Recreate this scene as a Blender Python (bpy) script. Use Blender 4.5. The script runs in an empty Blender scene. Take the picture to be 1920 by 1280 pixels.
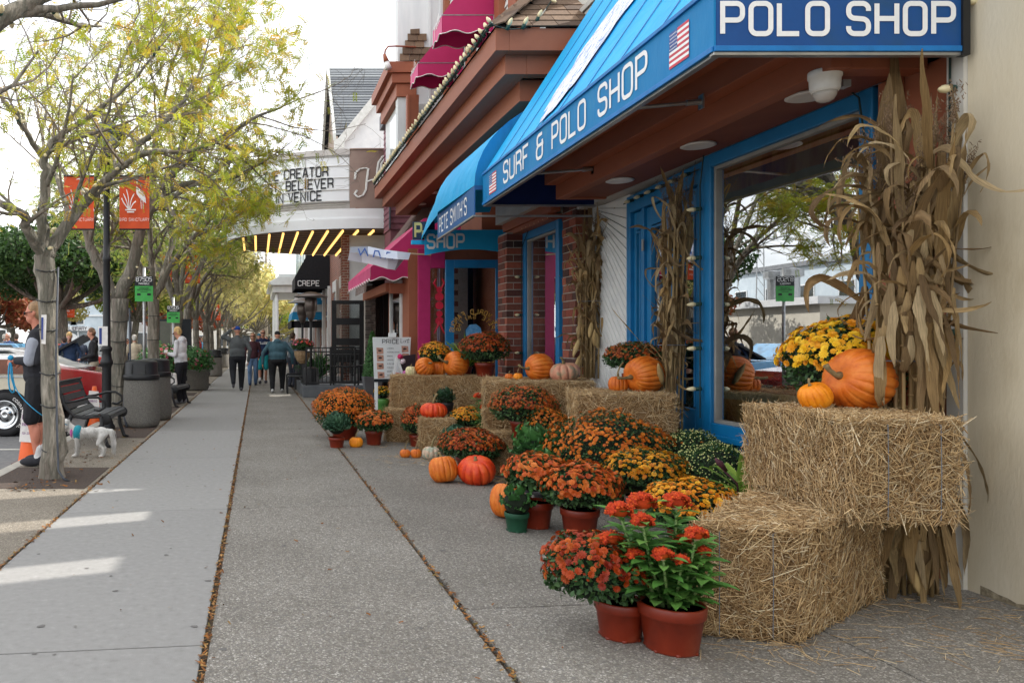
import bpy,math,random
import numpy as np
from mathutils import Vector,Matrix,noise as mnoise

S = bpy.context.scene
COL = S.collection
R = math.radians
rnd = random.Random(7)
nr = np.random.default_rng(11)

# ------------------------------------------------------------------ camera, sky, sun, exposure
F,VPX,HY,CH = 1450.0,483.0,642.0,1.35
cam_d = bpy.data.cameras.new('camera')
cam = bpy.data.objects.new('camera',cam_d)
COL.objects.link(cam)
cam.location = (0,0,CH)
cam.rotation_euler = (R(90),0,0)
cam_d.sensor_width = 36.0
cam_d.lens = F / 1920 * 36
cam_d.shift_x = (960 - VPX) / 1920
cam_d.shift_y = (HY - 640) / 1920
cam_d.clip_start = 0.05
cam_d.clip_end = 2000
S.camera = cam

SUN_DIR = Vector((0.93,0.38,0)).normalized()      # horizontal direction towards the sun
SUN_EL = R(46.3)
world = bpy.data.worlds.new('World')
S.world = world
world.use_nodes = True
wt = world.node_tree
wt.nodes.clear()
w_out = wt.nodes.new('ShaderNodeOutputWorld')
w_bg = wt.nodes.new('ShaderNodeBackground')
w_sky = wt.nodes.new('ShaderNodeTexSky')
w_sky.sky_type = 'NISHITA'
w_sky.sun_disc = False
w_sky.sun_elevation = SUN_EL
w_sky.sun_rotation = math.atan2(SUN_DIR.x,SUN_DIR.y)
w_sky.air_density = 1.0
w_sky.dust_density = 2.0
w_tc = wt.nodes.new('ShaderNodeTexCoord')
w_map = wt.nodes.new('ShaderNodeMapping')
w_map.inputs['Scale'].default_value = (1.0,1.0,2.6)
w_ns = wt.nodes.new('ShaderNodeTexNoise')
w_ns.inputs['Scale'].default_value = 1.9
w_ns.inputs['Detail'].default_value = 7
w_ns.inputs['Roughness'].default_value = 0.58
w_rp = wt.nodes.new('ShaderNodeValToRGB')
w_rp.color_ramp.elements[0].position = 0.34
w_rp.color_ramp.elements[0].color = (0.25,0.25,0.25,1)
w_rp.color_ramp.elements[1].position = 0.60
w_rp.color_ramp.elements[1].color = (0.96,0.96,0.96,1)
w_mx = wt.nodes.new('ShaderNodeMix')
w_mx.data_type = 'RGBA'
w_mx.inputs['B'].default_value = (12.4,12.4,12.4,1)      # thin bright cloud
wt.links.new(w_tc.outputs['Generated'],w_map.inputs['Vector'])
wt.links.new(w_map.outputs['Vector'],w_ns.inputs['Vector'])
wt.links.new(w_ns.outputs['Fac'],w_rp.inputs['Fac'])
wt.links.new(w_rp.outputs['Color'],w_mx.inputs['Factor'])
wt.links.new(w_sky.outputs['Color'],w_mx.inputs['A'])
wt.links.new(w_mx.outputs['Result'],w_bg.inputs['Color'])
w_bg.inputs['Strength'].default_value = 0.10
wt.links.new(w_bg.outputs['Background'],w_out.inputs['Surface'])

sun_d = bpy.data.lights.new('sun','SUN')
sun_d.energy = 3.0
sun_d.angle = R(0.55)
sun_d.color = (1.0,0.95,0.87)
sun = bpy.data.objects.new('sun',sun_d)
COL.objects.link(sun)
sv = Vector((SUN_DIR.x * math.cos(SUN_EL),SUN_DIR.y * math.cos(SUN_EL),math.sin(SUN_EL)))
sun.rotation_euler = sv.to_track_quat('Z','Y').to_euler()
sun.location = sv * 60

S.view_settings.view_transform = 'Standard'
S.view_settings.look = 'None'
S.view_settings.gamma = 1
S.view_settings.use_curve_mapping = False
S.view_settings.exposure = 1.05
try:
    S.cycles.use_denoising = True
    S.cycles.max_bounces = 8
    S.cycles.transparent_max_bounces = 24
    S.cycles.sample_clamp_indirect = 6
    S.cycles.caustics_reflective = False
    S.cycles.caustics_refractive = False
except Exception:
    pass

# ------------------------------------------------------------------ helpers
def P(u,v,Y):
    """point of the place seen at photo pixel (u, v) when it stands Y metres away"""
    return Vector(((u - VPX) * Y / F,Y,CH + (HY - v) * Y / F))

def s2l(r,g,b):
    f = lambda c: (c / 255 / 12.92) if c / 255 <= 0.04045 else ((c / 255 + 0.055) / 1.055) ** 2.4
    return (f(r),f(g),f(b),1)

MATS = {}
def mat(name,cols,rough=0.6,scale=6,mix=0.25,bump=0.0,bscale=80,metal=0.0,spec=0.4,stretch=(1,1,1),emit=0,
        var=False,coat=0.0,transl=0.0,dark=0.72,detail=4,bdist=0.01,wave=None):
    """cols: list of srgb triples; with var the palette is spread over instances, else one colour broken up by noise"""
    if name in MATS: return MATS[name]
    m = bpy.data.materials.new(name); m.use_nodes = True
    t = m.node_tree; n = t.nodes; L = t.links
    b = n['Principled BSDF']
    b.inputs['Roughness'].default_value = rough
    b.inputs['Metallic'].default_value = metal
    b.inputs['Specular IOR Level'].default_value = spec
    b.inputs['Coat Weight'].default_value = coat
    b.inputs['Coat Roughness'].default_value = 0.08
    tc = n.new('ShaderNodeTexCoord'); mp = n.new('ShaderNodeMapping')
    mp.inputs['Scale'].default_value = stretch
    L.new(tc.outputs['Object'],mp.inputs['Vector'])
    ns = n.new('ShaderNodeTexNoise'); ns.inputs['Scale'].default_value = scale; ns.inputs['Detail'].default_value = detail
    ns.inputs['Roughness'].default_value = 0.6
    L.new(mp.outputs['Vector'],ns.inputs['Vector'])
    if var:
        oi = n.new('ShaderNodeObjectInfo'); at = n.new('ShaderNodeAttribute'); at.attribute_name = 'var'
        ad = n.new('ShaderNodeMath'); ad.operation = 'ADD'; fr = n.new('ShaderNodeMath'); fr.operation = 'FRACT'
        L.new(oi.outputs['Random'],ad.inputs[0]); L.new(at.outputs['Fac'],ad.inputs[1]); L.new(ad.outputs[0],fr.inputs[0])
        rp = n.new('ShaderNodeValToRGB'); L.new(fr.outputs[0],rp.inputs['Fac'])
        e = rp.color_ramp.elements
        k = len(cols)
        e[0].position = 0; e[0].color = s2l(*cols[0]); e[1].position = 1; e[1].color = s2l(*cols[-1])
        for i in range(1,k - 1):
            x = e.new(i / (k - 1)); x.color = s2l(*cols[i])
        base = rp.outputs['Color']
        ml = n.new('ShaderNodeMix'); ml.data_type = 'RGBA'; ml.blend_type = 'MULTIPLY'
        r2 = n.new('ShaderNodeValToRGB'); L.new(ns.outputs['Fac'],r2.inputs['Fac'])
        r2.color_ramp.elements[0].position = 0.3; r2.color_ramp.elements[0].color = (dark,dark,dark,1)
        r2.color_ramp.elements[1].position = 0.7; r2.color_ramp.elements[1].color = (1.1,1.1,1.1,1)
        ml.inputs['Factor'].default_value = 1.0
        L.new(base,ml.inputs['A']); L.new(r2.outputs['Color'],ml.inputs['B'])
        outc = ml.outputs['Result']
    else:
        rp = n.new('ShaderNodeValToRGB'); L.new(ns.outputs['Fac'],rp.inputs['Fac'])
        e = rp.color_ramp.elements
        c = [s2l(*q) for q in cols]
        if len(c) == 1:
            c0 = c[0]; c = [tuple(x * (1 - mix) for x in c0[:3]) + (1,),c0,tuple(min(1,x * (1 + mix * .6)) for x in c0[:3]) + (1,)]
        k = len(c)
        e[0].position = 0.28; e[0].color = c[0]; e[1].position = 0.72; e[1].color = c[-1]
        for i in range(1,k - 1):
            x = e.new(0.28 + 0.44 * i / (k - 1)); x.color = c[i]
        outc = rp.outputs['Color']
    if name == 'brushed_concrete':                                  # every slab has its own tone
        oi = n.new('ShaderNodeObjectInfo'); mr = n.new('ShaderNodeMapRange'); mr.inputs['To Min'].default_value = .9; mr.inputs['To Max'].default_value = 1.05
        hs = n.new('ShaderNodeHueSaturation'); L.new(oi.outputs['Random'],mr.inputs['Value']); L.new(mr.outputs[0],hs.inputs['Value']); L.new(outc,hs.inputs['Color']); outc = hs.outputs['Color']
    L.new(outc,b.inputs['Base Color'])
    if emit:
        L.new(outc,b.inputs['Emission Color']); b.inputs['Emission Strength'].default_value = emit
    if bump:
        bn = n.new('ShaderNodeTexNoise'); bn.inputs['Scale'].default_value = bscale; bn.inputs['Detail'].default_value = 5
        L.new(mp.outputs['Vector'],bn.inputs['Vector'])
        bm = n.new('ShaderNodeBump'); bm.inputs['Strength'].default_value = bump; bm.inputs['Distance'].default_value = bdist
        L.new(bn.outputs['Fac'],bm.inputs['Height']); L.new(bm.outputs['Normal'],b.inputs['Normal'])
    if transl:
        tr = n.new('ShaderNodeBsdfTranslucent'); mx = n.new('ShaderNodeMixShader'); mx.inputs['Fac'].default_value = transl
        L.new(outc,tr.inputs['Color']); o = n['Material Output']
        L.new(b.outputs['BSDF'],mx.inputs[1]); L.new(tr.outputs['BSDF'],mx.inputs[2]); L.new(mx.outputs[0],o.inputs['Surface'])
    MATS[name] = m
    return m

class MB:
    def __init__(s): s.v = []; s.f = []; s.m = []
    def add(s,vs,fs,m=0):
        k = len(s.v); s.v += [tuple(p) for p in vs]
        s.f += [tuple(i + k for i in f) for f in fs]; s.m += [m] * len(fs)
        return s
    def box(s,x0,x1,y0,y1,z0,z1,m=0):
        return s.hexa([(x0,y0,z0),(x1,y0,z0),(x1,y1,z0),(x0,y1,z0),(x0,y0,z1),(x1,y0,z1),(x1,y1,z1),(x0,y1,z1)],m)
    def hexa(s,p,m=0):
        return s.add(p,[(0,3,2,1),(4,5,6,7),(0,1,5,4),(1,2,6,5),(2,3,7,6),(3,0,4,7)],m)
    def bar(s,a,b,w,h,m=0,up=(0,0,1)):
        """box bar from a to b, w across, h along up"""
        a = Vector(a); b = Vector(b); d = (b - a).normalized(); u = Vector(up)
        sd = d.cross(u).normalized() * w / 2; uu = sd.cross(d).normalized() * h / 2
        return s.hexa([a - sd - uu,a + sd - uu,b + sd - uu,b - sd - uu,a - sd + uu,a + sd + uu,b + sd + uu,b - sd + uu],m)
    def quad(s,a,b,c,d,m=0): return s.add([a,b,c,d],[(0,1,2,3)],m)
    def poly(s,pts,m=0): return s.add(pts,[tuple(range(len(pts)))],m)
    def tube(s,pts,rad,n=8,m=0,cap=True,jit=0.0,flat=1.0):
        pts = [Vector(p) for p in pts]
        if not hasattr(rad,'__len__'): rad = [rad] * len(pts)
        ref = None; rings = []
        for i,p in enumerate(pts):
            d = (pts[min(i + 1,len(pts) - 1)] - pts[max(i - 1,0)])
            d = d.normalized() if d.length > 1e-9 else Vector((0,0,1))
            if ref is None:
                ref = d.orthogonal().normalized()
            ref = (ref - d * ref.dot(d))
            ref = ref.normalized() if ref.length > 1e-6 else d.orthogonal().normalized()
            bi = d.cross(ref)
            r = rad[i]
            rings.append([p + (ref * math.cos(2*math.pi*k/n) + bi * math.sin(2*math.pi*k/n) * flat) * r * (1 + (rnd.uniform(-jit,jit) if jit else 0)) for k in range(n)])
        vs = [q for rg in rings for q in rg]; fs = []
        for i in range(len(pts) - 1):
            for k in range(n):
                fs.append((i*n+k,i*n+(k+1) % n,(i+1)*n+(k+1) % n,(i+1)*n+k))
        if cap:
            fs.append(tuple(reversed(range(n)))); fs.append(tuple((len(pts)-1)*n + k for k in range(n)))
        return s.add(vs,fs,m)
    def lathe(s,c,prof,n=24,m=0,axis='z',sx=1,sy=1):
        """prof: list of (radius, height)"""
        cx,cy,cz = c; vs = []
        for r,h in prof:
            for k in range(n):
                a = 2*math.pi*k/n; x = math.cos(a)*r*sx; y = math.sin(a)*r*sy
                vs.append((cx+x,cy+y,cz+h) if axis == 'z' else (cx+x,cy+h,cz+y) if axis == 'y' else (cx+h,cy+x,cz+y))
        fs = []
        for i in range(len(prof)-1):
            for k in range(n):
                q = (i*n+k,i*n+(k+1) % n,(i+1)*n+(k+1) % n,(i+1)*n+k)
                fs.append(q if axis != 'y' else q[::-1])
        if prof[0][0] > 1e-5: fs.append(tuple(reversed(range(n))))
        if prof[-1][0] > 1e-5: fs.append(tuple((len(prof)-1)*n+k for k in range(n)))
        return s.add(vs,fs,m)
    def prism(s,pts,off,m=0):
        """closed polygon (3d points) swept by off"""
        n = len(pts); off = Vector(off); a = [Vector(p) for p in pts]; b = [p + off for p in a]
        return s.add(a + b,[tuple(reversed(range(n))),tuple(range(n,2*n))] + [(i,(i+1) % n,n+(i+1) % n,n+i) for i in range(n)],m)
    def ell(s,c,r,m=0,nu=10,nv=7,rot=None):
        vs = []; c = Vector(c)
        for j in range(nv+1):
            ph = math.pi*j/nv
            for i in range(nu):
                th = 2*math.pi*i/nu
                p = Vector((r[0]*math.sin(ph)*math.cos(th),r[1]*math.sin(ph)*math.sin(th),r[2]*math.cos(ph)))
                if rot is not None: p = rot @ p
                vs.append(c+p)
        return s.add(vs,[(j*nu+i,(j+1)*nu+i,(j+1)*nu+(i+1) % nu,j*nu+(i+1) % nu) for j in range(nv) for i in range(nu)],m)

WL = {}                                             # world location of every parent empty
def wloc(o): return WL.get(o.name,Vector((0,0,0)))

def link(name,data,parent=None,loc=None):
    o = bpy.data.objects.new(name,data); COL.objects.link(o)
    if parent is not None: o.parent = parent
    if loc is not None: o.location = loc
    WL[o.name] = wloc(parent) if parent is not None else Vector((0,0,0))
    return o

def ob(name,mb,mats,parent=None,smooth=False,bevel=0,label=None,cat=None,group=None,kind=None,org=None,seg=2):
    """link a builder as one mesh object; builder coordinates are world coordinates"""
    if not isinstance(mats,(list,tuple)): mats = [mats]
    me = bpy.data.meshes.new(name)
    o0 = wloc(parent) if parent is not None else (Vector(org) if org is not None else Vector((0,0,0)))
    me.from_pydata([(p[0]-o0[0],p[1]-o0[1],p[2]-o0[2]) for p in mb.v],[],mb.f)
    for m in mats: me.materials.append(m)
    if len(mats) > 1: me.polygons.foreach_set('material_index',mb.m)
    if smooth: me.shade_smooth()
    me.update()
    o = link(name,me,parent)
    if parent is None: o.location = o0
    if bevel:
        b = o.modifiers.new('bevel','BEVEL'); b.width = bevel; b.segments = seg; b.limit_method = 'ANGLE'
    tag(o,label,cat,group,kind)
    return o

def tag(o,label=None,cat=None,group=None,kind=None):
    if label: o['label'] = label
    if cat: o['category'] = cat
    if group: o['group'] = group
    if kind: o['kind'] = kind
    return o

def thing(name,label,cat,loc=(0,0,0),group=None,kind=None,rz=0):
    o = bpy.data.objects.new(name,None); COL.objects.link(o)
    o.location = loc; o.empty_display_size = 0.1; o.rotation_euler = (0,0,rz)
    WL[o.name] = Vector(loc)
    return tag(o,label,cat,group,kind)

def st(name,mb,mats,**k): return ob(name,mb,mats,kind='structure',**k)

def npmesh(name,V,Fc,mats,var=None,smooth=False,midx=None):
    me = bpy.data.meshes.new(name)
    V = np.asarray(V,dtype=np.float32); Fc = np.asarray(Fc,dtype=np.int32)
    me.vertices.add(len(V)); me.vertices.foreach_set('co',V.ravel())
    k = Fc.shape[1]
    me.loops.add(Fc.size); me.loops.foreach_set('vertex_index',Fc.ravel())
    me.polygons.add(len(Fc)); me.polygons.foreach_set('loop_start',np.arange(0,Fc.size,k,dtype=np.int32))
    for m in (mats if isinstance(mats,(list,tuple)) else [mats]): me.materials.append(m)
    if midx is not None: me.polygons.foreach_set('material_index',np.asarray(midx,dtype=np.int32))
    if var is not None:
        a = me.attributes.new('var','FLOAT','POINT'); a.data.foreach_set('value',np.asarray(var,dtype=np.float32))
    me.update(calc_edges=True); me.validate()
    if smooth: me.shade_smooth()
    return me

def scatter(TV,TF,M,O,var=None):
    """TV (n,3) template, TF (m,k) faces, M (N,3,3) columns = axes, O (N,3)"""
    N,n = len(O),len(TV)
    V = np.einsum('nij,vj->nvi',M,TV) + O[:,None,:]
    Fc = (TF[None] + (np.arange(N) * n)[:,None,None]).reshape(-1,TF.shape[1])
    vv = None if var is None else np.repeat(var,n)
    return V.reshape(-1,3),Fc,vv

def frames(nrm,spin=None,scale=None):
    nrm = nrm / np.maximum(np.linalg.norm(nrm,axis=1,keepdims=True),1e-9)
    N = len(nrm)
    a = np.where(np.abs(nrm[:,2:3]) < 0.9,np.array([[0,0,1.0]]),np.array([[1.0,0,0]]))
    x = np.cross(a,nrm); x /= np.linalg.norm(x,axis=1,keepdims=True); y = np.cross(nrm,x)
    sp = nr.uniform(0,2*np.pi,N) if spin is None else spin
    c,s = np.cos(sp)[:,None],np.sin(sp)[:,None]
    X = x*c + y*s; Y = -x*s + y*c
    M = np.stack([X,Y,nrm],axis=2)
    if scale is not None: M = M * scale[:,None,None]
    return M

# -------- stroke lettering (4 wide, 6 high) so that every word is real flat geometry
_O = [(.0,.7),(.7,0),(3.3,0),(4,.7),(4,5.3),(3.3,6),(.7,6),(0,5.3),(0,.7)]
GL = {
 'A': [[(0,0),(1.7,6),(2.3,6),(4,0)],[(.7,2),(3.3,2)]],'B': [[(0,0),(3.2,0),(4,.8),(4,2.4),(3.3,3.1),(4,3.8),(4,5.3),(3.2,6),(0,6),(0,0)],[(0,3.1),(3.3,3.1)]],
 'C': [[(4,1.4),(4,.7),(3.3,0),(.7,0),(0,.7),(0,5.3),(.7,6),(3.3,6),(4,5.3),(4,4.6)]],'D': [[(0,0),(3,0),(4,1),(4,5),(3,6),(0,6),(0,0)]],
 'E': [[(4,0),(0,0),(0,6),(4,6)],[(0,3.1),(3.2,3.1)]],'F': [[(0,0),(0,6),(4,6)],[(0,3.1),(3.2,3.1)]],
 'G': [[(4,4.6),(4,5.3),(3.3,6),(.7,6),(0,5.3),(0,.7),(.7,0),(3.3,0),(4,.7),(4,2.7),(2.3,2.7)]],'H': [[(0,0),(0,6)],[(4,0),(4,6)],[(0,3),(4,3)]],
 'I': [[(2,0),(2,6)]],'J': [[(0,1.4),(0,.7),(.7,0),(3.3,0),(4,.7),(4,6)]],'K': [[(0,0),(0,6)],[(4,6),(0,2.6)],[(1.3,3.7),(4,0)]],'L': [[(0,6),(0,0),(4,0)]],
 'M': [[(0,0),(0,6),(2,2.6),(4,6),(4,0)]],'N': [[(0,0),(0,6),(4,0),(4,6)]],'O': [_O],
 'P': [[(0,0),(0,6),(3.3,6),(4,5.3),(4,3.4),(3.3,2.7),(0,2.7)]],'Q': [_O,[(2.4,1.6),(4.2,-.4)]],
 'R': [[(0,0),(0,6),(3.3,6),(4,5.3),(4,3.6),(3.3,2.9),(0,2.9)],[(2.6,2.9),(4,1.9),(4,0)]],
 'S': [[(4,4.5),(4,5.3),(3.3,6),(.7,6),(0,5.3),(0,3.8),(.7,3.1),(3.3,2.9),(4,2.2),(4,.7),(3.3,0),(.7,0),(0,.7),(0,1.5)]],
 'T': [[(0,6),(4,6)],[(2,6),(2,0)]],'U': [[(0,6),(0,.7),(.7,0),(3.3,0),(4,.7),(4,6)]],'V': [[(0,6),(2,0),(4,6)]],'W': [[(0,6),(1,0),(2,3.6),(3,0),(4,6)]],
 'X': [[(0,0),(4,6)],[(0,6),(4,0)]],'Y': [[(0,6),(2,3),(4,6)],[(2,3),(2,0)]],'Z': [[(0,6),(4,6),(0,0),(4,0)]],
 '&': [[(3.4,6),(1,6),(.4,5.4),(.4,3.9),(1,3.3),(4.2,3.3)],[(1,3.3),(0,2.6),(0,.7),(.7,0),(3,0),(3.6,.7),(3.6,4.4)]],"'": [[(2,6),(2,4.6)]],':': [[(2,1.2),(2,1.9)],[(2,3.9),(2,4.6)]],
 '0': [_O],'5': [[(4,6),(0,6),(0,3.4),(3.3,3.4),(4,2.7),(4,.7),(3.3,0),(0,0)]],'7': [[(0,6),(4,6),(1.6,0)]],
 '8': [[(.7,3.1),(0,3.8),(0,5.3),(.7,6),(3.3,6),(4,5.3),(4,3.8),(3.3,3.1),(.7,3.1),(0,2.4),(0,.7),(.7,0),(3.3,0),(4,.7),(4,2.4),(3.3,3.1)]],'-': [[(.5,3),(3.5,3)]],'.': [[(2,0),(2,.6)]],
}
def strokes(mb,lines,sw,fn,m=0):
    """lines: list of 2d polylines; sw stroke width; fn maps (x, y) to a 3d point"""
    for li,ln in enumerate(lines):
        closed = ln[0] == ln[-1] and len(ln) > 2
        p = [Vector(q) for q in (ln[:-1] if closed else ln)]
        for _ in range(2):                                          # soften chamfered corners, keep square ones
            o_ = []; n = len(p)
            for i in range(n):
                if not closed and i in (0,n-1): o_.append(p[i]); continue
                a,b_ = p[i]-p[i-1],p[(i+1) % n]-p[i]; t_ = abs(a.angle(b_,0)); k_ = min(a.length,b_.length)*.28
                if .15 < t_ < 1.0: o_ += [p[i]-a.normalized()*k_,p[i]+b_.normalized()*k_]
                else: o_.append(p[i])
            p = o_
        n = len(p); Ls,Rs = [],[]
        for i in range(n):
            d0 = (p[i] - p[i-1]).normalized() if (i > 0 or closed) else None
            d1 = (p[(i+1) % n] - p[i]).normalized() if (i < n-1 or closed) else None
            if d0 is None: d0 = d1
            if d1 is None: d1 = d0
            nn = (Vector((-d0.y,d0.x)) + Vector((-d1.y,d1.x)))
            nn = nn.normalized() if nn.length > 1e-6 else Vector((-d0.y,d0.x))
            k = min(2.0,1 / max(.35,nn.dot(Vector((-d1.y,d1.x)))))
            Ls.append(p[i] + nn*sw/2*k); Rs.append(p[i] - nn*sw/2*k)
        for i in range(n if closed else n-1):
            j = (i+1) % n
            q = [Vector(fn(*w_)) for w_ in (Rs[i],Rs[j],Ls[j],Ls[i])]; nn = (q[1]-q[0]).cross(q[3]-q[0])
            if nn.length > 1e-12: nn = nn.normalized()*(.0006*(.5*li+.12*(i % 3))); q = [v+nn for v in q]
            mb.add(q,[(0,1,2,3)],m)

def text(mb,s,org,xd,yd,h,w=None,gap=None,sw=1.0,m=0,fn=None,mirror=False):
    """lettering of height h from org along xd, up yd (unit vectors); returns total width"""
    org = Vector(org); xd = Vector(xd); yd = Vector(yd); w = w or h*0.55; gap = gap if gap is not None else w*0.45; x = 0
    for ch in s:
        if ch == ' ': x += w*0.8 + gap*.4; continue
        cw = w * (0.35 if ch in "I'.:" else 1)
        g = GL.get(ch.upper())
        if g:
            if ch in "I'.:": g = [[(a-2+.7,b) for a,b in ln] for ln in g]
            def f(a,b,x=x):
                q = (x + a/4*w,b/6*h)
                return fn(*q) if fn else org + xd*q[0] + yd*q[1]
            strokes(mb,g,sw,f,m)
        x += cw + gap
    return x - gap
# ------------------------------------------------------------------ special materials
def mat_aggregate(name,base,stones,scale=85):
    m = bpy.data.materials.new(name); m.use_nodes = True
    n = m.node_tree.nodes; L = m.node_tree.links; b = n['Principled BSDF']
    tc = n.new('ShaderNodeTexCoord')
    vo = n.new('ShaderNodeTexVoronoi'); vo.inputs['Scale'].default_value = scale
    ve = n.new('ShaderNodeTexVoronoi'); ve.inputs['Scale'].default_value = scale; ve.feature = 'DISTANCE_TO_EDGE'
    big = n.new('ShaderNodeTexNoise'); big.inputs['Scale'].default_value = 1.1; big.inputs['Detail'].default_value = 6
    for x in (vo,ve,big): L.new(tc.outputs['Object'],x.inputs['Vector'])
    sep = n.new('ShaderNodeSeparateColor'); L.new(vo.outputs['Color'],sep.inputs['Color'])
    rp = n.new('ShaderNodeValToRGB'); e = rp.color_ramp.elements
    e[0].color = s2l(*stones[0]); e[1].color = s2l(*stones[-1])
    for i in range(1,len(stones)-1):
        x = e.new(i/(len(stones)-1)); x.color = s2l(*stones[i])
    L.new(sep.outputs[0],rp.inputs['Fac'])
    er = n.new('ShaderNodeValToRGB'); er.color_ramp.elements[0].position = 0.02; er.color_ramp.elements[1].position = 0.16
    L.new(ve.outputs['Distance'],er.inputs['Fac'])
    mx = n.new('ShaderNodeMix'); mx.data_type = 'RGBA'; mx.inputs['A'].default_value = s2l(*base)
    L.new(er.outputs['Color'],mx.inputs['Factor']); L.new(rp.outputs['Color'],mx.inputs['B'])
    m2 = n.new('ShaderNodeMix'); m2.data_type = 'RGBA'; m2.blend_type = 'MULTIPLY'; m2.inputs['Factor'].default_value = 1
    br = n.new('ShaderNodeValToRGB'); br.color_ramp.elements[0].position = .32; br.color_ramp.elements[0].color = (.86,.85,.84,1)
    br.color_ramp.elements[1].position = .66; br.color_ramp.elements[1].color = (1.10,1.10,1.10,1)
    L.new(big.outputs['Fac'],br.inputs['Fac']); L.new(mx.outputs['Result'],m2.inputs['A']); L.new(br.outputs['Color'],m2.inputs['B'])
    oi = n.new('ShaderNodeObjectInfo'); mr = n.new('ShaderNodeMapRange'); mr.inputs['To Min'].default_value = .88; mr.inputs['To Max'].default_value = 1.08; hs = n.new('ShaderNodeHueSaturation')
    L.new(oi.outputs['Random'],mr.inputs['Value']); L.new(mr.outputs[0],hs.inputs['Value']); L.new(m2.outputs['Result'],hs.inputs['Color']); L.new(hs.outputs['Color'],b.inputs['Base Color'])
    b.inputs['Roughness'].default_value = 0.75
    bp = n.new('ShaderNodeBump'); bp.inputs['Strength'].default_value = 0.75; bp.inputs['Distance'].default_value = 0.004
    L.new(er.outputs['Color'],bp.inputs['Height']); L.new(bp.outputs['Normal'],b.inputs['Normal'])
    return m

def mat_brick(name,c1,c2,mortar,scale=1.0,bw=.21,bh=.075):
    m = bpy.data.materials.new(name); m.use_nodes = True
    n = m.node_tree.nodes; L = m.node_tree.links; b = n['Principled BSDF']
    tc = n.new('ShaderNodeTexCoord'); sx = n.new('ShaderNodeSeparateXYZ'); L.new(tc.outputs['Object'],sx.inputs[0])
    ad = n.new('ShaderNodeMath'); L.new(sx.outputs['X'],ad.inputs[0]); L.new(sx.outputs['Y'],ad.inputs[1])
    cb = n.new('ShaderNodeCombineXYZ'); L.new(ad.outputs[0],cb.inputs['X']); L.new(sx.outputs['Z'],cb.inputs['Y'])
    bt = n.new('ShaderNodeTexBrick'); L.new(cb.outputs[0],bt.inputs['Vector'])
    bt.inputs['Color1'].default_value = s2l(*c1); bt.inputs['Color2'].default_value = s2l(*c2); bt.inputs['Mortar'].default_value = s2l(*mortar)
    bt.inputs['Scale'].default_value = scale; bt.inputs['Brick Width'].default_value = bw; bt.inputs['Row Height'].default_value = bh
    bt.inputs['Mortar Size'].default_value = .008
    L.new(bt.outputs['Color'],b.inputs['Base Color']); b.inputs['Roughness'].default_value = .85
    bp = n.new('ShaderNodeBump'); bp.inputs['Strength'].default_value = .5; bp.inputs['Distance'].default_value = .01; bp.invert = True
    L.new(bt.outputs['Fac'],bp.inputs['Height']); L.new(bp.outputs['Normal'],b.inputs['Normal'])
    return m

def mat_glass(name,refl=0.30,tint=(.86,.9,.9)):
    m = bpy.data.materials.new(name); m.use_nodes = True
    n = m.node_tree.nodes; L = m.node_tree.links; n.remove(n['Principled BSDF']); o = n['Material Output']
    tr = n.new('ShaderNodeBsdfTransparent'); tr.inputs['Color'].default_value = tint + (1,)
    gl = n.new('ShaderNodeBsdfGlossy'); gl.inputs['Roughness'].default_value = 0.0; gl.inputs['Color'].default_value = (.95,.97,1,1)
    lw = n.new('ShaderNodeLayerWeight'); lw.inputs['Blend'].default_value = refl
    mx = n.new('ShaderNodeMixShader')
    mr = n.new('ShaderNodeMapRange'); mr.inputs['To Min'].default_value = refl*.75; mr.inputs['To Max'].default_value = 1
    L.new(lw.outputs['Fresnel'],mr.inputs['Value']); L.new(mr.outputs[0],mx.inputs['Fac'])
    L.new(tr.outputs[0],mx.inputs[1]); L.new(gl.outputs[0],mx.inputs[2]); L.new(mx.outputs[0],o.inputs['Surface'])
    return m

M_AGG = mat_aggregate('exposed_aggregate',(106,102,95),[(98,94,88),(134,130,122),(154,150,142),(118,113,106),(174,170,162),(108,107,105),(142,138,132),(182,178,172)],88)
M_AGGW = mat_aggregate('worn_aggregate',(112,104,92),[(120,112,98),(150,140,124),(168,160,146),(134,124,112),(184,176,160)])
M_CONC = mat('brushed_concrete',[(130,129,127),(139,138,136),(143,142,140),(152,151,149)],rough=.82,scale=22,bump=.6,bscale=210,bdist=.004,detail=15)
M_ASPH = mat('asphalt',[(96,97,99),(112,112,113),(124,123,121)],rough=.85,scale=14,bump=.4,bscale=200,detail=10)
M_KERB = mat('kerb_concrete',[(150,146,138),(176,172,162)],rough=.85,scale=9,bump=.3)
M_MULCH = mat('pit_gravel',[(54,47,44),(74,64,58),(96,78,66)],rough=.95,scale=70,bump=1.0,bscale=120,detail=8)
M_LITTER = mat('leaf_litter',[(112,70,34),(150,96,44),(96,62,40),(176,134,80),(92,84,44)],rough=.9,var=True,scale=60)
M_DARK = mat('joint_dirt',[(66,56,46),(92,76,58)],rough=1,scale=60)

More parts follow.
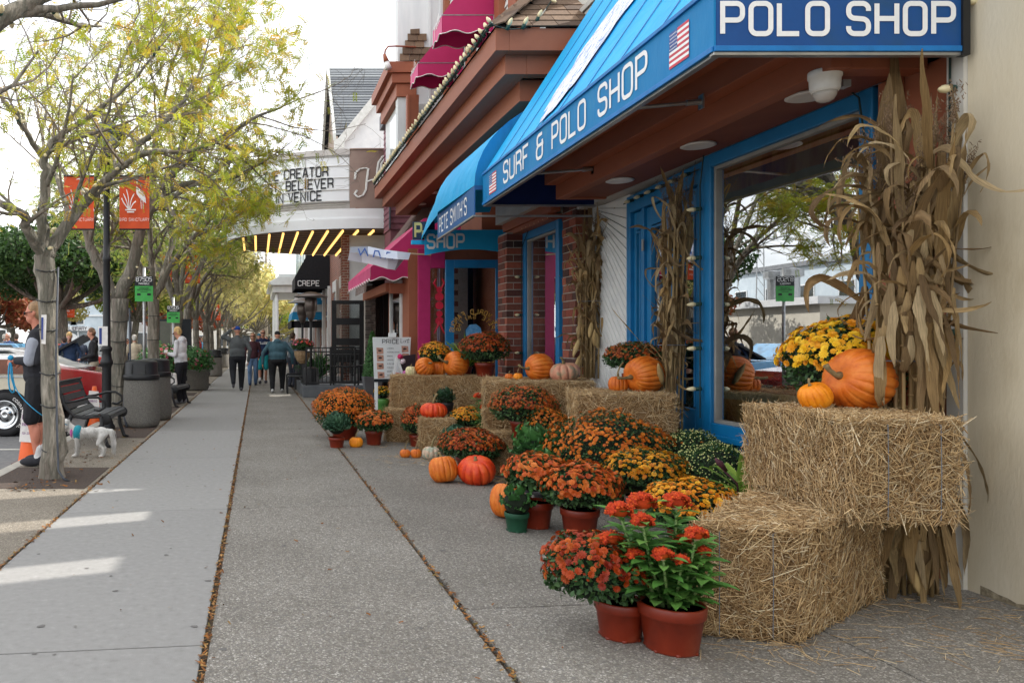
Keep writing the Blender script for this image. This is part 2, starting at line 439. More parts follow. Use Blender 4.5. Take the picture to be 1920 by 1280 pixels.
# ------------------------------------------------------------------ ground, road, pavement
g = MB(); g.quad((-400,-60,-.2),(400,-60,-.2),(400,900,-.2),(-400,900,-.2)); st('ground',g,mat('ground_soil',[(96,98,92),(120,120,112)],scale=.3))
g = MB(); g.quad((-24,-40,-.125),(-2.75,-40,-.125),(-2.75,400,-.125),(-24,400,-.125)); st('road',g,M_ASPH)
g = MB()
for y in range(0,90,3): g.box(-2.75,-2.60,y,y+2.985,-.19,-.002)
st('kerb',g,M_KERB,bevel=.012)
g = MB()
for k in range(10): g.quad((-7.2,10.6+k*3.0,-.12),(-3.2,10.6+k*3.0,-.12),(-3.2,10.7+k*3.0,-.12),(-7.2,10.7+k*3.0,-.12))
st('road_marking',g,mat('road_paint',[(196,194,186)],rough=.7,scale=20))
pav = MB(); pav.quad((-2.595,-6,-.022),(6,-6,-.022),(6,400,-.022),(-2.595,400,-.022))
pav = st('pavement',pav,M_DARK)
strips = [(-2.593,-1.555,M_AGGW,2.4,.3),(-1.535,-.245,M_CONC,2.83,.0),(-.215,1.025,M_AGG,5.66,.0),(1.05,2.65,M_AGG,3.9,1.0),(2.66,6.0,M_AGG,3.9,1.0)]
for x0,x1,m,ln,off in strips:
    y = -5.0 + off
    while y < 95:
        if x0 < -2 and 6.9 < y < 7.0: pass
        b = MB(); gp = .011 if m is M_CONC else .008
        k = .115; ya,yb = y+k*x0,y+k*x1; b.hexa([(x0,ya,-.06),(x1,yb,-.06),(x1,yb+ln-gp,-.06),(x0,ya+ln-gp,-.06),(x0,ya,0),(x1,yb,0),(x1,yb+ln-gp,0),(x0,ya+ln-gp,0)])
        o = ob('paving_slab',b,m,pav,bevel=.003)
        y += ln
for (x0,x1,y0,y1) in [(-2.59,-1.60,7.15,8.35),(-2.6,-1.6,10.95,12.35),(-2.55,-1.62,14.8,16.3),(-2.59,-1.75,3.9,4.5),(-2.55,-1.62,19.6,20.8)]:
    b = MB(); b.box(x0,x1,y0,y1,-.03,.004); st('tree_pit',b,M_MULCH)

g = MB()
for i in range(70):
    x,y,r_ = rnd.uniform(-1.5,2.2),rnd.uniform(2.2,12),rnd.uniform(.008,.02); a0 = rnd.random()*6
    g.poly([(x+r_*(1+.3*math.sin(k*2+a0))*math.cos(k*.785),y+r_*(1+.3*math.sin(k*2+a0))*math.sin(k*.785),.0025) for k in range(8)])
tag(st('gum_spots',g,mat('gum_dark',[(96,94,92),(112,110,108)],rough=.9)),kind='stuff')
# debris lying in the joints: dry leaflets and crumbs
def litter(n,path,width,size):
    pts = []
    for _ in range(n):
        t = rnd.random()**1.5
        a,b = path
        p = Vector(a).lerp(Vector(b),t)
        pts.append((p.x + rnd.gauss(0,width),p.y,.004 + rnd.random()*.006))
    O = np.array(pts); N = len(O)
    nm = np.stack([nr.normal(0,.35,N),nr.normal(0,.35,N),np.ones(N)],1)
    TV = np.array([(-.5,-.22,0),(.5,-.16,.04),(.6,.1,0),(-.4,.25,.05)]); TF = np.array([[0,1,2,3]])
    V_,F_,vv = scatter(TV,TF,frames(nm,scale=nr.uniform(.5,1.3,N)*size),O,nr.uniform(0,1,N))
    return V_,F_,vv
parts = [litter(1900,((-.23,2.0,0),(-.23,26,0)),.010,.022),litter(1200,((1.037,2.6,0),(1.037,24,0)),.013,.024),
         litter(1300,((-1.545,3.5,0),(-1.545,24,0)),.012,.024),litter(260,((-2.1,7,0),(-2.1,12.5,0)),.3,.04),litter(160,((.2,2.4,0),(.2,20,0)),1.0,.022)]
vs,fs,va,k = [],[],[],0
for a,b,c in parts: vs.append(a); fs.append(b+k); va.append(c); k += len(a)
tag(link('leaf_litter',npmesh('leaf_litter',np.concatenate(vs),np.concatenate(fs),M_LITTER,np.concatenate(va))),kind='stuff',label='dry brown leaflets collected in the joints of the pavement')

# ------------------------------------------------------------------ shop fronts on the right
M_BLUEP = mat('blue_paint',[(10,104,158),(18,118,174)],rough=.42,scale=5,spec=.5,bump=.05,bscale=30)
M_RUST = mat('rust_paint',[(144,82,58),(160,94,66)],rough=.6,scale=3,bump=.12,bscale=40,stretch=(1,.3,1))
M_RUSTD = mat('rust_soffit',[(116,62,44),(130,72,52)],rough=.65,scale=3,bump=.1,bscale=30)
M_CREAM = mat('cream_stucco',[(186,172,144),(205,193,167),(211,200,176),(220,210,190)],rough=.85,scale=2.2,stretch=(1,1,.35),bump=.3,bscale=60,bdist=.006,detail=12)
M_WHITEP = mat('white_paint',[(205,207,208),(222,223,222)],rough=.6,scale=4,bump=.08)
M_WALLG = mat('grey_stucco',[(178,176,170),(196,194,188)],rough=.85,scale=3,bump=.25)
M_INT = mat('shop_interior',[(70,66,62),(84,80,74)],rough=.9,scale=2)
M_GLASS = mat_glass('shop_glass',.56)
M_GLASS2 = mat_glass('door_glass',.22)
M_BLACK = mat('black_paint',[(22,23,25),(32,33,36)],rough=.45,scale=6)
M_BLKCL = mat('black_cloth',[(26,26,30),(38,38,42)],rough=.9,scale=12)
M_METAL = mat('galvanised_tube',[(150,152,154),(176,178,178)],rough=.35,metal=.8,scale=8)
M_BRICK = mat('red_brick',[(150,78,62),(128,66,54),(166,92,72),(84,56,50),(142,84,70),(112,62,54),(60,48,46)],rough=.88,var=True,scale=22,bump=.35,bscale=90,dark=.75)
M_MORTAR = mat('mortar',[(150,144,136),(170,164,156)],rough=.95,scale=20,bump=.3)
XW = 3.88

# cream neighbour wall with corner board
t = thing('cream_wall','plain cream stucco wall at the right edge beyond the corn stalks','wall',(XW,4.2,0))
b = MB(); b.box(XW,XW+.3,-6,4.225,-.1,5.4); ob('stucco',b,M_CREAM,t)
b = MB(); b.box(XW-.022,XW+.3,4.227,4.33,-.05,5.3)
ob('corner_board',b,mat('corner_board_paint',[(196,188,168),(206,206,206)],scale=2),t)

b = MB(); y = -5.8; h1 = .03
while y < 4.1:
    h0,h1 = h1,min(.06,max(.008,h1+rnd.uniform(-.015,.015))); b.quad((XW-.002,y,0),(XW-.002,y+.05,0),(XW-.002,y+.05,h1),(XW-.002,y,h0)); y += .05
ob('base_grime',b,mat('wall_grime',[(92,84,70),(140,128,106),(176,164,140)],rough=.95,scale=26,bump=.4),t)
# surf shop building: walls, roof and the room behind the big window
shop = thing('surf_shop','brick and rust painted surf shop with big blue framed windows','building',(XW,7.5,0))
for q in ((XW+.02,XW+.25,4.34,4.84,0,3.4),(XW-.03,XW+.02,4.66,4.80,0,2.95),(XW+.02,XW+.2,6.62,6.72,0,2.95)): ob('rust_panel',MB().box(*q),M_RUST,shop,bevel=.004)
b = MB(); b.box(XW+.0,XW+.25,4.84,6.68,0,.56); ob('stall_riser',b,M_BLUEP,shop)
b = MB(); b.box(XW+.02,XW+.3,4.34,10.9,2.97,5.28); b.box(XW+.3,8.5,4.23,10.9,5.1,5.3); b.box(8.3,8.5,4.23,10.9,0,5.1)
ob('upper_wall',b,M_WALLG,shop)
b = MB()                                                           # unseen roof edge and posts, added to break the sun into streaks
b.box(XW+.0,XW+.28,3.9,10.9,5.3,5.36)
y = 4.29
while y < 10.8:
    b.box(XW+.02,XW+.26,y,y+(1.33 if y < 5.5 else .90),5.36,7.4 if int(y*7) % 3 else 7.0); y += 1.32
ob('shadow_parapet',b,M_WALLG,shop)
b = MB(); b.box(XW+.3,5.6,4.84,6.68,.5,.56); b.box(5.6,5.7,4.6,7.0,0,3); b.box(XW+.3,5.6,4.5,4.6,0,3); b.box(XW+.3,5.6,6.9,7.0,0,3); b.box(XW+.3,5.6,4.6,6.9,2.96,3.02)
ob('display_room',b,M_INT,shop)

def window_unit(parent,y0,y1,z0,z1,x=XW,fw=.11):
    b = MB()
    b.box(x-.035,x+.07,y0,y0+fw,z0,z1); b.box(x-.035,x+.07,y1-fw,y1,z0,z1)
    b.box(x-.035,x+.07,y0+fw,y1-fw,z1-fw,z1); b.box(x-.035,x+.07,y0+fw,y1-fw,z0,z0+fw)
    fr = ob('window',b,M_BLUEP,parent,bevel=.008)
    b = MB(); q = fw+.03
    b.box(x-.005,x+.05,y0+fw,y0+q,z0+fw,z1-fw); b.box(x-.005,x+.05,y1-q,y1-fw,z0+fw,z1-fw)
    b.box(x-.005,x+.05,y0+q,y1-q,z1-q,z1-fw); b.box(x-.005,x+.05,y0+q,y1-q,z0+fw,z0+q)
    ob('bead',b,mat('bead_metal',[(140,138,134),(160,158,152)],rough=.5,metal=.3),fr,bevel=.003)
    b = MB(); b.quad((x+.024,y0+q,z0+q),(x+.024,y0+q,z1-q),(x+.024,y1-q,z1-q),(x+.024,y1-q,z0+q))
    ob('pane',b,M_GLASS,fr)
    b = MB(); b.box(x-.075,x-.035,y0-.03,y1+.03,z0-.03,z0+.02); ob('sill',b,M_BLUEP,fr,bevel=.006)
    return fr
w1 = window_unit(shop,4.84,6.68,.56,2.95)
# printed cloth strips behind the glass, top and bottom
M_TIE = mat('tie_dye_cloth',[(160,84,24),(214,140,60),(236,186,110),(186,106,36)],rough=.9,scale=5,stretch=(1,1,.35),detail=6)
M_TRIMY = mat('pale_yellow_cloth',[(196,178,120),(214,204,170)],rough=.9,scale=8)
for z0,z1,m in ((2.60,2.90,M_TIE),(2.52,2.60,M_TRIMY),(.7,.88,M_TIE),(.88,.96,M_TRIMY)):
    b = MB(); n = 24
    for i in range(n):
        ya,yb = 4.98+i*1.56/n,4.98+(i+1)*1.56/n
        xa,xb = XW+.06+.012*math.sin(i*1.3),XW+.06+.012*math.sin((i+1)*1.3)
        b.quad((xa,ya,z0),(xb,yb,z0),(xb,yb,z1),(xa,ya,z1))
    ob('curtain_strip',b,m,shop,smooth=True)
# things standing in the window display
b = MB()
for i in range(70):
    y = rnd.uniform(5.0,6.5); x = XW+rnd.uniform(.3,.7); a = rnd.uniform(0,6.28)
    b.tube([(x,y,.98),(x+.12*math.cos(a),y+.12*math.sin(a),1.02+rnd.random()*.1),(x+.2*math.cos(a),y+.25*math.sin(a),1.0+rnd.random()*.12)],[.006,.005,.002],4)
b.box(XW+.25,XW+.9,4.95,6.6,.92,.97)
ob('display_twigs',b,mat('display_twig',[(120,60,36),(176,74,40)]),shop)

# rust soffit with fascia boards and recessed lights
t = thing('soffit','rust painted timber soffit with boxed beams under the big blue awning','soffit',(3.5,6.5,2.95))
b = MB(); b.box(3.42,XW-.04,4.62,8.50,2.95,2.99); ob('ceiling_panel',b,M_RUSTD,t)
for x0,x1,z0,z1 in ((3.30,3.42,2.93,3.16),(3.16,3.30,3.08,3.30),(3.02,3.16,3.24,3.44),(2.90,3.02,3.40,3.50)):
    b = MB(); b.box(x0,x1-.003,4.45+(3.3-x0)*.6,8.56-(3.3-x0)*.3,z0,z1); ob('fascia_board',b,M_RUST,t,bevel=.004)
for q in ((3.42,XW-.01,4.465,4.60,2.93,3.12),(3.30,XW,4.40,4.46,3.0,3.2),(3.42,XW-.04,8.505,8.56,2.93,3.14)): ob('end_board',MB().box(*q),M_RUST,t,bevel=.004)
M_LAMPW = mat('white_lamp_trim',[(222,222,220),(236,236,234)],rough=.4)
for (x,y) in ((3.56,5.0),(3.56,6.25),(3.56,7.6)):
    c = thing('recessed_light',{5.0: 'round white recessed light nearest the dome camera',6.25: 'round white recessed light in the soffit above the big window',7.6: 'round white recessed light above the blue door'}[y],'light',(x,y,2.95),group='recessed lights in the rust soffit')
    b = MB(); b.lathe((x,y,2.93),[(.125,.018),(.13,.006),(.115,0),(.09,.004)],28); ob('trim_ring',b,M_LAMPW,c,smooth=True)
    b = MB(); b.lathe((x,y,2.935),[(.09,0),(.05,.002),(.0,.003)],20); ob('lens',b,mat('lens_plastic',[(176,172,160),(198,194,184)],rough=.3),c,smooth=True)
c = thing('security_camera','white dome security camera hanging from the rust soffit','camera',(3.36,4.6,2.95))
b = MB(); b.lathe((3.36,4.58,2.83),[(.084,.125),(.086,.12),(.086,.085),(.08,.083),(.077,.02),(.067,-.0)],28); ob('housing',b,M_LAMPW,c,smooth=True)
b = MB(); b.lathe((3.36,4.58,2.83),[(.063,.0),(.058,-.022),(.043,-.047),(.022,-.058),(0,-.062)],24); ob('dome',b,mat('smoked_dome',[(186,178,172),(200,196,190)],rough=.15,spec=.6),c,smooth=True)
b = MB(); b.box(3.455,3.50,4.56,4.62,2.86,2.90); ob('bracket',b,M_METAL,c)

# angled blue entrance between siding and the corn stalks
A0,A1 = Vector((4.05,8.45,0)),Vector((3.90,6.74,0)); dd = (A1-A0).normalized(); nn_ = Vector((-dd.y,dd.x,0)) * -1
if nn_.x > 0: nn_ = -nn_
def on(s,z,out=0.0): p = A0 + dd*s + nn_*out; return (p.x,p.y,z)
ent = thing('shop_entrance','blue panelled double entrance with narrow glass panes','door',(4.0,7.6,0))
W = (A1-A0).length
def slab(mb,s0,s1,z0,z1,o0,o1,m=0): mb.hexa([on(s0,z0,o1),on(s1,z0,o1),on(s1,z0,o0),on(s0,z0,o0),on(s0,z1,o1),on(s1,z1,o1),on(s1,z1,o0),on(s0,z1,o0)],m)
b = MB(); slab(b,0,.1,0,2.93,-.1,.02); slab(b,W-.1,W,0,2.93,-.1,.02); slab(b,.1,W-.1,2.75,2.93,-.1,.02); slab(b,.36,.43,.02,2.75,-.1,.01); ob('door_frame',b,M_BLUEP,ent,bevel=.006)
for (s0,s1) in ((.1,.36),(.43,1.02),(1.02,W-.1)):
    b = MB(); w = .07 if s1-s0 < .3 else .12
    slab(b,s0+.004,s0+w,.05,2.74,-.08,-.02); slab(b,s1-w,s1-.004,.05,2.74,-.08,-.02)
    slab(b,s0+w,s1-w,2.55,2.74,-.08,-.02); slab(b,s0+w,s1-w,.05,.75,-.08,-.02)
    d_ = ob('door_leaf' if s1-s0 > .3 else 'side_light',b,M_BLUEP,ent,bevel=.006)
    b = MB(); slab(b,s0+w,s0+w+.02,.77,2.53,-.05,-.01); slab(b,s1-w-.02,s1-w,.77,2.53,-.05,-.01); slab(b,s0+w+.02,s1-w-.02,2.51,2.53,-.05,-.01); ob('pane_bead',b,M_BLUEP,d_,bevel=.003)
    b = MB(); slab(b,s0+w,s1-w,.75,2.55,-.055,-.05); ob('pane',b,M_GLASS,d_)
b = MB(); b.tube([on(.92,1.35,.05),on(.92,1.95,.05)],.022,10); b.tube([on(.92,1.4,-.02),on(.92,1.4,.05)],.012,6); b.tube([on(.92,1.9,-.02),on(.92,1.9,.05)],.012,6); ob('door_handle',b,M_METAL,ent,smooth=True)
b = MB()
for z in (2.3,.9): slab(b,.405,.45,z,z+.12,.011,.02)
ob('hinge',b,M_METAL,ent)
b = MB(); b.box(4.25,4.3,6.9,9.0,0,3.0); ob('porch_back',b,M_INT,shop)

# white diagonal siding between door and brick pier: boards of its own
sd = thing('diagonal_siding','narrow strip of white diagonal board siding beside the blue door','wall',(4.06,8.6,0))
b = MB(); b.box(4.07,4.2,8.45,9.42,0,3.0); ob('sheathing',b,M_WHITEP,sd)
for i in range(34):
    z = -.5+i*.115; b = MB()
    p0,p1 = (8.47,z),(9.42,z+.95*1.15)
    q = []
    for (yy,zz) in ((p0[0],p0[1]),(p1[0],p1[1]),(p1[0],p1[1]+.10),(p0[0],p0[1]+.10)):
        q.append((4.045,yy,min(max(zz,.02),2.98)))
    if len({round(a[2],3) for a in q}) < 3: continue
    b.prism(q,(.024,0,0)); ob('siding_board',b,M_WHITEP,sd,bevel=.008)

# brick piers, each brick its own piece
def brick_me(lx,ly,h=.088):
    k = 'brick_%.3f_%.3f' % (lx,ly)
    if k in bpy.data.meshes: return bpy.data.meshes[k]
    mb = MB().box(-lx/2,lx/2,-ly/2,ly/2,0,h); me = bpy.data.meshes.new(k); me.from_pydata(mb.v,[],mb.f)
    bmv = 0.004
    me.materials.append(M_BRICK); return me
def pier(name,label,x0,x1,y0,y1,z0,z1,grp):
    t = thing(name,label,'pillar',((x0+x1)/2,(y0+y1)/2,0),group=grp)
    b = MB(); b.box(x0+.008,x1,y0+.008,y1-.008,0,z1); ob('core',b,M_MORTAR,t)
    k = 0; z = z0
    while z < z1-.09:
        j = k % 2
        # face towards the street (plane x0) and face towards the viewer (plane y0)
        runs = [(y0+ (0 if j else .1),y1)]
        y = y0 + (.10 if j else 0.0)
        while y < y1-.03:
            l = min(.20 if not (y == y0) else .2,y1-y)
            me = brick_me(.1,round(l-.012,3)); o = link('brick',me,t,Vector((x0+.05+rnd.uniform(-.002,.002),y+l/2,z))-wloc(t)); y += l
        x = x0 + (0 if j else .103)
        while x < x1-.03:
            l = min(.20 if x > x0+.01 or not j else .3,x1-x)
            me = brick_me(round(l-.012,3),.1); o = link('brick',me,t,Vector((x+l/2,y0+.05+rnd.uniform(-.002,.002)-.001,z))-wloc(t)); x += l
        k += 1; z += .1016
    return t
pier('brick_pier','brick pillar between the shop window and the entrance behind corn stalks',XW,XW+.44,9.44,9.86,.35,3.1,'brick pillars of the surf shop')
pier('brick_pier','brick pillar left of the narrow window above the orange pumpkin',3.62,3.90,11.25,11.66,.5,2.95,'brick pillars of the surf shop')
w2 = window_unit(shop,9.88,11.23,.45,2.93)
b = MB(); b.box(3.72,XW+.3,9.9,11.6,2.93,3.0); b.box(3.68,3.8,9.7,11.6,3.0,3.12); ob('lintel',b,M_RUST,shop,bevel=.004)
b = MB(); b.box(3.60,3.70,9.6,11.7,3.12,3.9); ob('lintel_stucco',b,M_WALLG,shop)
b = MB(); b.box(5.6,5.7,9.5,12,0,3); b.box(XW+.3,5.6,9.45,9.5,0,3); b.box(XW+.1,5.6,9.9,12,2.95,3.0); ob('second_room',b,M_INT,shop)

# open glass door facing the viewer at the far end of the recess, mirrored gold lettering
d = thing('glass_door','open blue glass door with mirrored gold lettering','door',(3.6,13.0,0))
b = MB(); b.box(3.16,3.30,12.98,13.04,0,2.74); b.box(4.0,4.14,12.98,13.04,0,2.74); b.box(3.3,4.0,12.98,13.04,2.6,2.74); b.box(3.3,4.0,12.98,13.04,0,.6); ob('door_frame',b,M_BLUEP,d,bevel=.006)
b = MB(); b.box(3.3,4.0,13.0,13.008,.6,2.6); ob('pane',b,mat_glass('hazy_glass',.62,(.6,.66,.72)),d)
b = MB(); M_GOLD = mat('gold_leaf',[(176,134,62),(206,166,92)],rough=.4)
def arc(s,R0,a0,a1,h):
    n = len(s)
    for i,ch in enumerate(s):
        a = a0 + (a1-a0)*i/(n-1)
        c = Vector((3.66+R0*math.cos(a),12.975,1.55+R0*.78*math.sin(a)))
        tx = Vector((-math.sin(a),0,math.cos(a)*.78)).normalized(); ty = Vector((math.cos(a),0,math.sin(a))).normalized()
        text(b,ch,c,tx,ty,h,w=h*.6,sw=1.1)
arc('THE WORLD FAMOUS',.36,R(5),R(175),.075); ob('lettering',b,M_GOLD,d); b = MB(); arc('PETE SMITHS',.26,R(10),R(170),.065); ob('lettering',b,M_GOLD,d); b = MB()
text(b,'SURF SHOP',(3.95,12.975,1.0),(-1,0,0),(0,0,1),.12,w=.06,sw=1.1)
ob('lettering',b,M_GOLD,d)
for x0,x1,m_ in ((3.30,3.60,mat('painted_reflection',[(128,120,110),(168,162,152),(110,100,92)],scale=14)),(3.60,3.74,M_BLUEP),(3.74,4.05,MATS['painted_reflection'] if 'painted_reflection' in MATS else M_WALLG)): ob('reflection_panel',MB().box(x0,x1,13.25,13.30,.5,2.7),m_,d)  # added panels, their colours stand in for the reflection in the door glass
b = MB(); b.prism([(3.5,12.97,1.42),(3.82,12.97,1.42),(3.84,12.97,1.50),(3.76,12.97,1.52),(3.74,12.97,1.6),(3.66,12.97,1.66),(3.56,12.97,1.65),(3.49,12.97,1.56)],(0,.004,0)); ob('wave_emblem',b,mat('wave_blue',[(40,120,190),(120,180,220)],scale=14),d)
d = thing('magenta_door','open magenta door with a glass panel and red lobster decal','door',(2.95,13.3,0))
b = MB(); b.box(2.74,2.95,13.2,13.25,0,2.95); b.box(2.95,3.2,13.2,13.25,2.62,2.95); b.box(2.95,3.2,13.2,13.25,0,.5); ob('door_frame',b,mat('magenta_paint',[(170,30,92),(184,40,104)],rough=.45),d,bevel=.005)
b = MB(); b.box(2.95,3.2,13.22,13.228,.5,2.62); ob('pane',b,M_GLASS2,d)
b = MB()
for (z,r) in ((2.25,.05),(2.13,.075),(1.98,.07),(1.84,.055),(1.72,.07)): b.lathe((3.1,13.19,z),[(0,.004),(r,.002),(r,0)],12,axis='y')
for sx in (-1,1):
    b.tube([(3.1+sx*.04,13.19,2.28),(3.1+sx*.09,13.19,2.36),(3.1+sx*.05,13.19,2.44)],[.012,.02,.01],5); b.tube([(3.1,13.19,1.7),(3.1+sx*.05,13.19,1.58),(3.1+sx*.09,13.19,1.5)],[.02,.016,.008],5)
ob('lobster_decal',b,mat('decal_red',[(200,30,60)],rough=.5),d)
# building mass beyond, pushing out towards the street
b2 = thing('magenta_shop','timber shop under the magenta awnings with white framed window','building',(3.0,15,0))
b = MB(); b.box(3.2,8,13.32,19.4,0,3.25); b.box(3.86,8,13.32,19.4,3.25,4.3); b.box(4.2,8,10.92,13.3,0,4.6); ob('wall',b,mat('brown_wall',[(120,66,44),(136,78,54)],scale=3),b2)
b = MB(); b.box(2.62,2.70,14.2,14.3,.6,2.5); b.box(2.62,2.70,15.3,15.4,.6,2.5); b.box(2.62,2.70,14.3,15.3,2.4,2.5); b.box(2.62,2.70,14.3,15.3,.6,.72); b.box(2.55,2.62,14.1,15.5,2.5,2.6)
f_ = ob('window',b,M_WHITEP,b2,bevel=.008)
b = MB(); b.box(2.65,2.66,14.3,15.3,.72,2.4); ob('pane',b,M_GLASS,f_)
b = MB(); b.box(2.66,3.2,13.6,14.2,0,3.0); b.box(2.66,3.2,15.4,15.7,0,3.0); b.box(2.66,3.2,14.2,15.4,2.6,3.0); b.box(2.66,3.2,14.2,15.4,0,.6); ob('bay_frame',b,M_RUST,b2)
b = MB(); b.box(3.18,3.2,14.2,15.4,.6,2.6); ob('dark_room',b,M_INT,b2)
# ------------------------------------------------------------------ awnings
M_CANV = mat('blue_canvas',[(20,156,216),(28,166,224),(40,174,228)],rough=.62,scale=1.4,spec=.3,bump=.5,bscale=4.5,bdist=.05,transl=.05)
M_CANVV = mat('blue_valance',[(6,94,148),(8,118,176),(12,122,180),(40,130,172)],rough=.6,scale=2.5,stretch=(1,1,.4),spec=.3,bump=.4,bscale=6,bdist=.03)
M_CANVSH = mat('shaded_valance',[(2,62,124),(4,72,138),(26,72,114)],rough=.6,scale=2.2,bump=.12,bscale=320,bdist=.002)  # same blue cloth, shade of the end face put into the colour
M_LET = mat('white_lettering',[(226,228,230),(238,238,238)],rough=.6,scale=20)
def lerp(a,b,t): return Vector(a).lerp(Vector(b),t)

aw = thing('surf_awning','large sloping bright blue awning over the big shop window','awning',(2.5,6.5,2.92))
YN,YF,XN,XF = 4.18,8.86,2.465,2.58
ZB,ZV = 2.92,3.27
xo = lambda y: XN + (XF-XN)*(y-YN)/(YF-YN)
top = lambda y: (3.87,y,5.27)
# roof canvas in seamed panels, each sagging a little
nseam = 8
for i in range(nseam):
    ya,yb = YN+(YF-YN)*i/nseam,YN+(YF-YN)*(i+1)/nseam
    V_,F_ = [],[]
    nu,nv = 6,14
    for a in range(nu+1):
        for c in range(nv+1):
            y = ya + (yb-ya)*a/nu; t = c/nv
            p = lerp((xo(y),y,ZV),top(y),t)
            sag = .012*math.sin(math.pi*t)*math.sin(math.pi*a/nu) + .010*math.sin(math.pi*a/nu)
            V_.append((p.x + sag*.8,y,p.z - sag*.5))
    for a in range(nu):
        for c in range(nv):
            q = a*(nv+1)+c; F_.append((q,q+1,q+nv+2,q+nv+1))
    ob('canvas_panel',MB().add(V_,F_),M_CANV,aw,smooth=True)
    if i:
        b = MB(); a_ = lerp((xo(ya),ya,ZV),top(ya),0); c_ = Vector(top(ya))
        b.bar(a_+Vector((-.004,0,.004)),c_+Vector((-.004,0,.004)),.014,.004,up=(-.8,0,.6)); ob('seam',b,mat('seam_blue',[(8,96,168)],rough=.6),aw)
# far and near gable ends
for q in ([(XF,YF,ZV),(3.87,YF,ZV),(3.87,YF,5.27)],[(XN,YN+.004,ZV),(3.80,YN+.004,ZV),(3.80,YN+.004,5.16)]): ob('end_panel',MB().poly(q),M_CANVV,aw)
# valances (cloth over a tube frame)
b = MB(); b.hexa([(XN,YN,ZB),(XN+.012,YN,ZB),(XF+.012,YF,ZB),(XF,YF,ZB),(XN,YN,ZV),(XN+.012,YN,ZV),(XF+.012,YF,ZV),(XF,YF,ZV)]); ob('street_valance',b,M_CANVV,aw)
b = MB(); b.box(XN+.013,3.80,YN-.002,YN+.010,ZB,ZV+.0); ob('end_valance',b,M_CANVSH,aw)
b = MB(); b.box(XF+.013,3.85,YF-.012,YF,ZB,ZV); ob('far_valance',b,mat('shaded_canvas_back',[(8,26,78),(12,34,92)],rough=.8),aw)  # back of the same canvas, coloured dark for the shade under the awning
b = MB()                                                          # hems and frame tubes
b.bar((XN-.006,YN,ZB+.014),(XF-.006,YF,ZB+.014),.012,.03); b.bar((XN-.006,YN,ZV),(XF-.006,YF,ZV),.02,.026)
b.box(XN,3.8,YN-.012,YN-.002,ZB,ZB+.03)
ob('hem',b,mat('hem_blue',[(16,112,182)],rough=.5),aw,bevel=.003)
b = MB(); b.bar((XN+.03,YN+.03,ZB-.008),(XF+.03,YF-.03,ZB-.008),.04,.022); b.bar((XN,YN+.02,ZB-.008),(3.81,YN+.02,ZB-.008),.04,.02); b.bar((XF,YF-.03,ZB-.008),(3.85,YF-.03,ZB-.008),.04,.02)
ob('frame_rail',b,M_METAL,aw,bevel=.003)
b = MB(); b.box(3.801,3.84,YN-.015,YN+.03,ZB-.02,ZV+.1); ob('end_bracket',b,M_BLACK,aw)
for y,z,x1 in ((5.5,3.06,3.15),(7.62,3.06,3.30)):
    b = MB(); b.tube([(xo(y)+.02,y,z-.06),(x1,y,z)],.014,8); b.tube([(x1-.1,y,z-.008),(x1,y,z)],.022,8); b.box(x1,x1+.012,y-.03,y+.03,z-.05,z+.05); ob('brace_rod',b,M_METAL,aw,smooth=False)
# letters on the street side: they read from far (left) to near (right)
b = MB(); hgt = .205
vd = Vector((XN-XF,YN-YF,0)).normalized(); vo = Vector((-.004,0,0))
def vpos(u): 
    k = (u-VPX)/F                                    # distance of the valance at this bearing
    y = (XN - (XF-XN)/(YF-YN)*YN)/(k - (XF-XN)/(YF-YN)); return Vector((xo(y),y,0))
for word,u0,u1 in (('SURF',945,991),('&',1007,1019),('POLO',1036,1098),('SHOP',1123,1213)):
    a_,c_ = vpos(u0),vpos(u1); L_ = (c_-a_).length; n = len(word)
    w = L_/(n+(n-1)*.42) if n > 1 else L_
    b = MB(); text(b,word,a_+vo+Vector((0,0,3.005)),(c_-a_).normalized(),(0,0,1),hgt,w=w,gap=w*.42,sw=.86); ob('street_lettering',b,M_LET,aw)
b = MB(); w = .107; text(b,'POLO',(XN+.045,YN-.006,3.015),(1,0,0),(0,0,1),.163,w=w,gap=.046,sw=1.02); ob('end_lettering',b,M_LET,aw); b = MB()
text(b,'SHOP',(3.19,YN-.006,3.015),(1,0,0),(0,0,1),.163,w=w,gap=.046,sw=1.02)
ob('end_lettering',b,M_LET,aw)
def flag(u0,u1):
    a_,c_ = vpos(u0),vpos(u1); fn = lambda s,z: tuple(a_.lerp(c_,s)+vo+Vector((0,0,2.985+z*.215)))
    b = MB()
    for i in range(13):
        z0,z1 = 1-(i+1)/13,1-i/13; s0 = .42 if i < 7 else 0
        b.quad(fn(s0,z0),fn(1,z0),fn(1,z1),fn(s0,z1),0 if i % 2 == 0 else 1)
    b.quad(fn(0,6/13),fn(.42,6/13),fn(.42,1),fn(0,1),2)
    f2 = lambda s,z: tuple(Vector(fn(s,z))+Vector((-.002,0,0)))
    for r_ in range(5):
        for c in range(6):
            s,z = .04+c*.064+(r_ % 2)*.02,.50+r_*.098
            b.quad(f2(s,z),f2(s+.03,z),f2(s+.03,z+.04),f2(s,z+.04),1)
    ob('flag_print',b,[mat('flag_red',[(196,70,84)]),M_LET,mat('flag_blue',[(60,86,150)])],aw)
flag(1256,1293); flag(918,931)
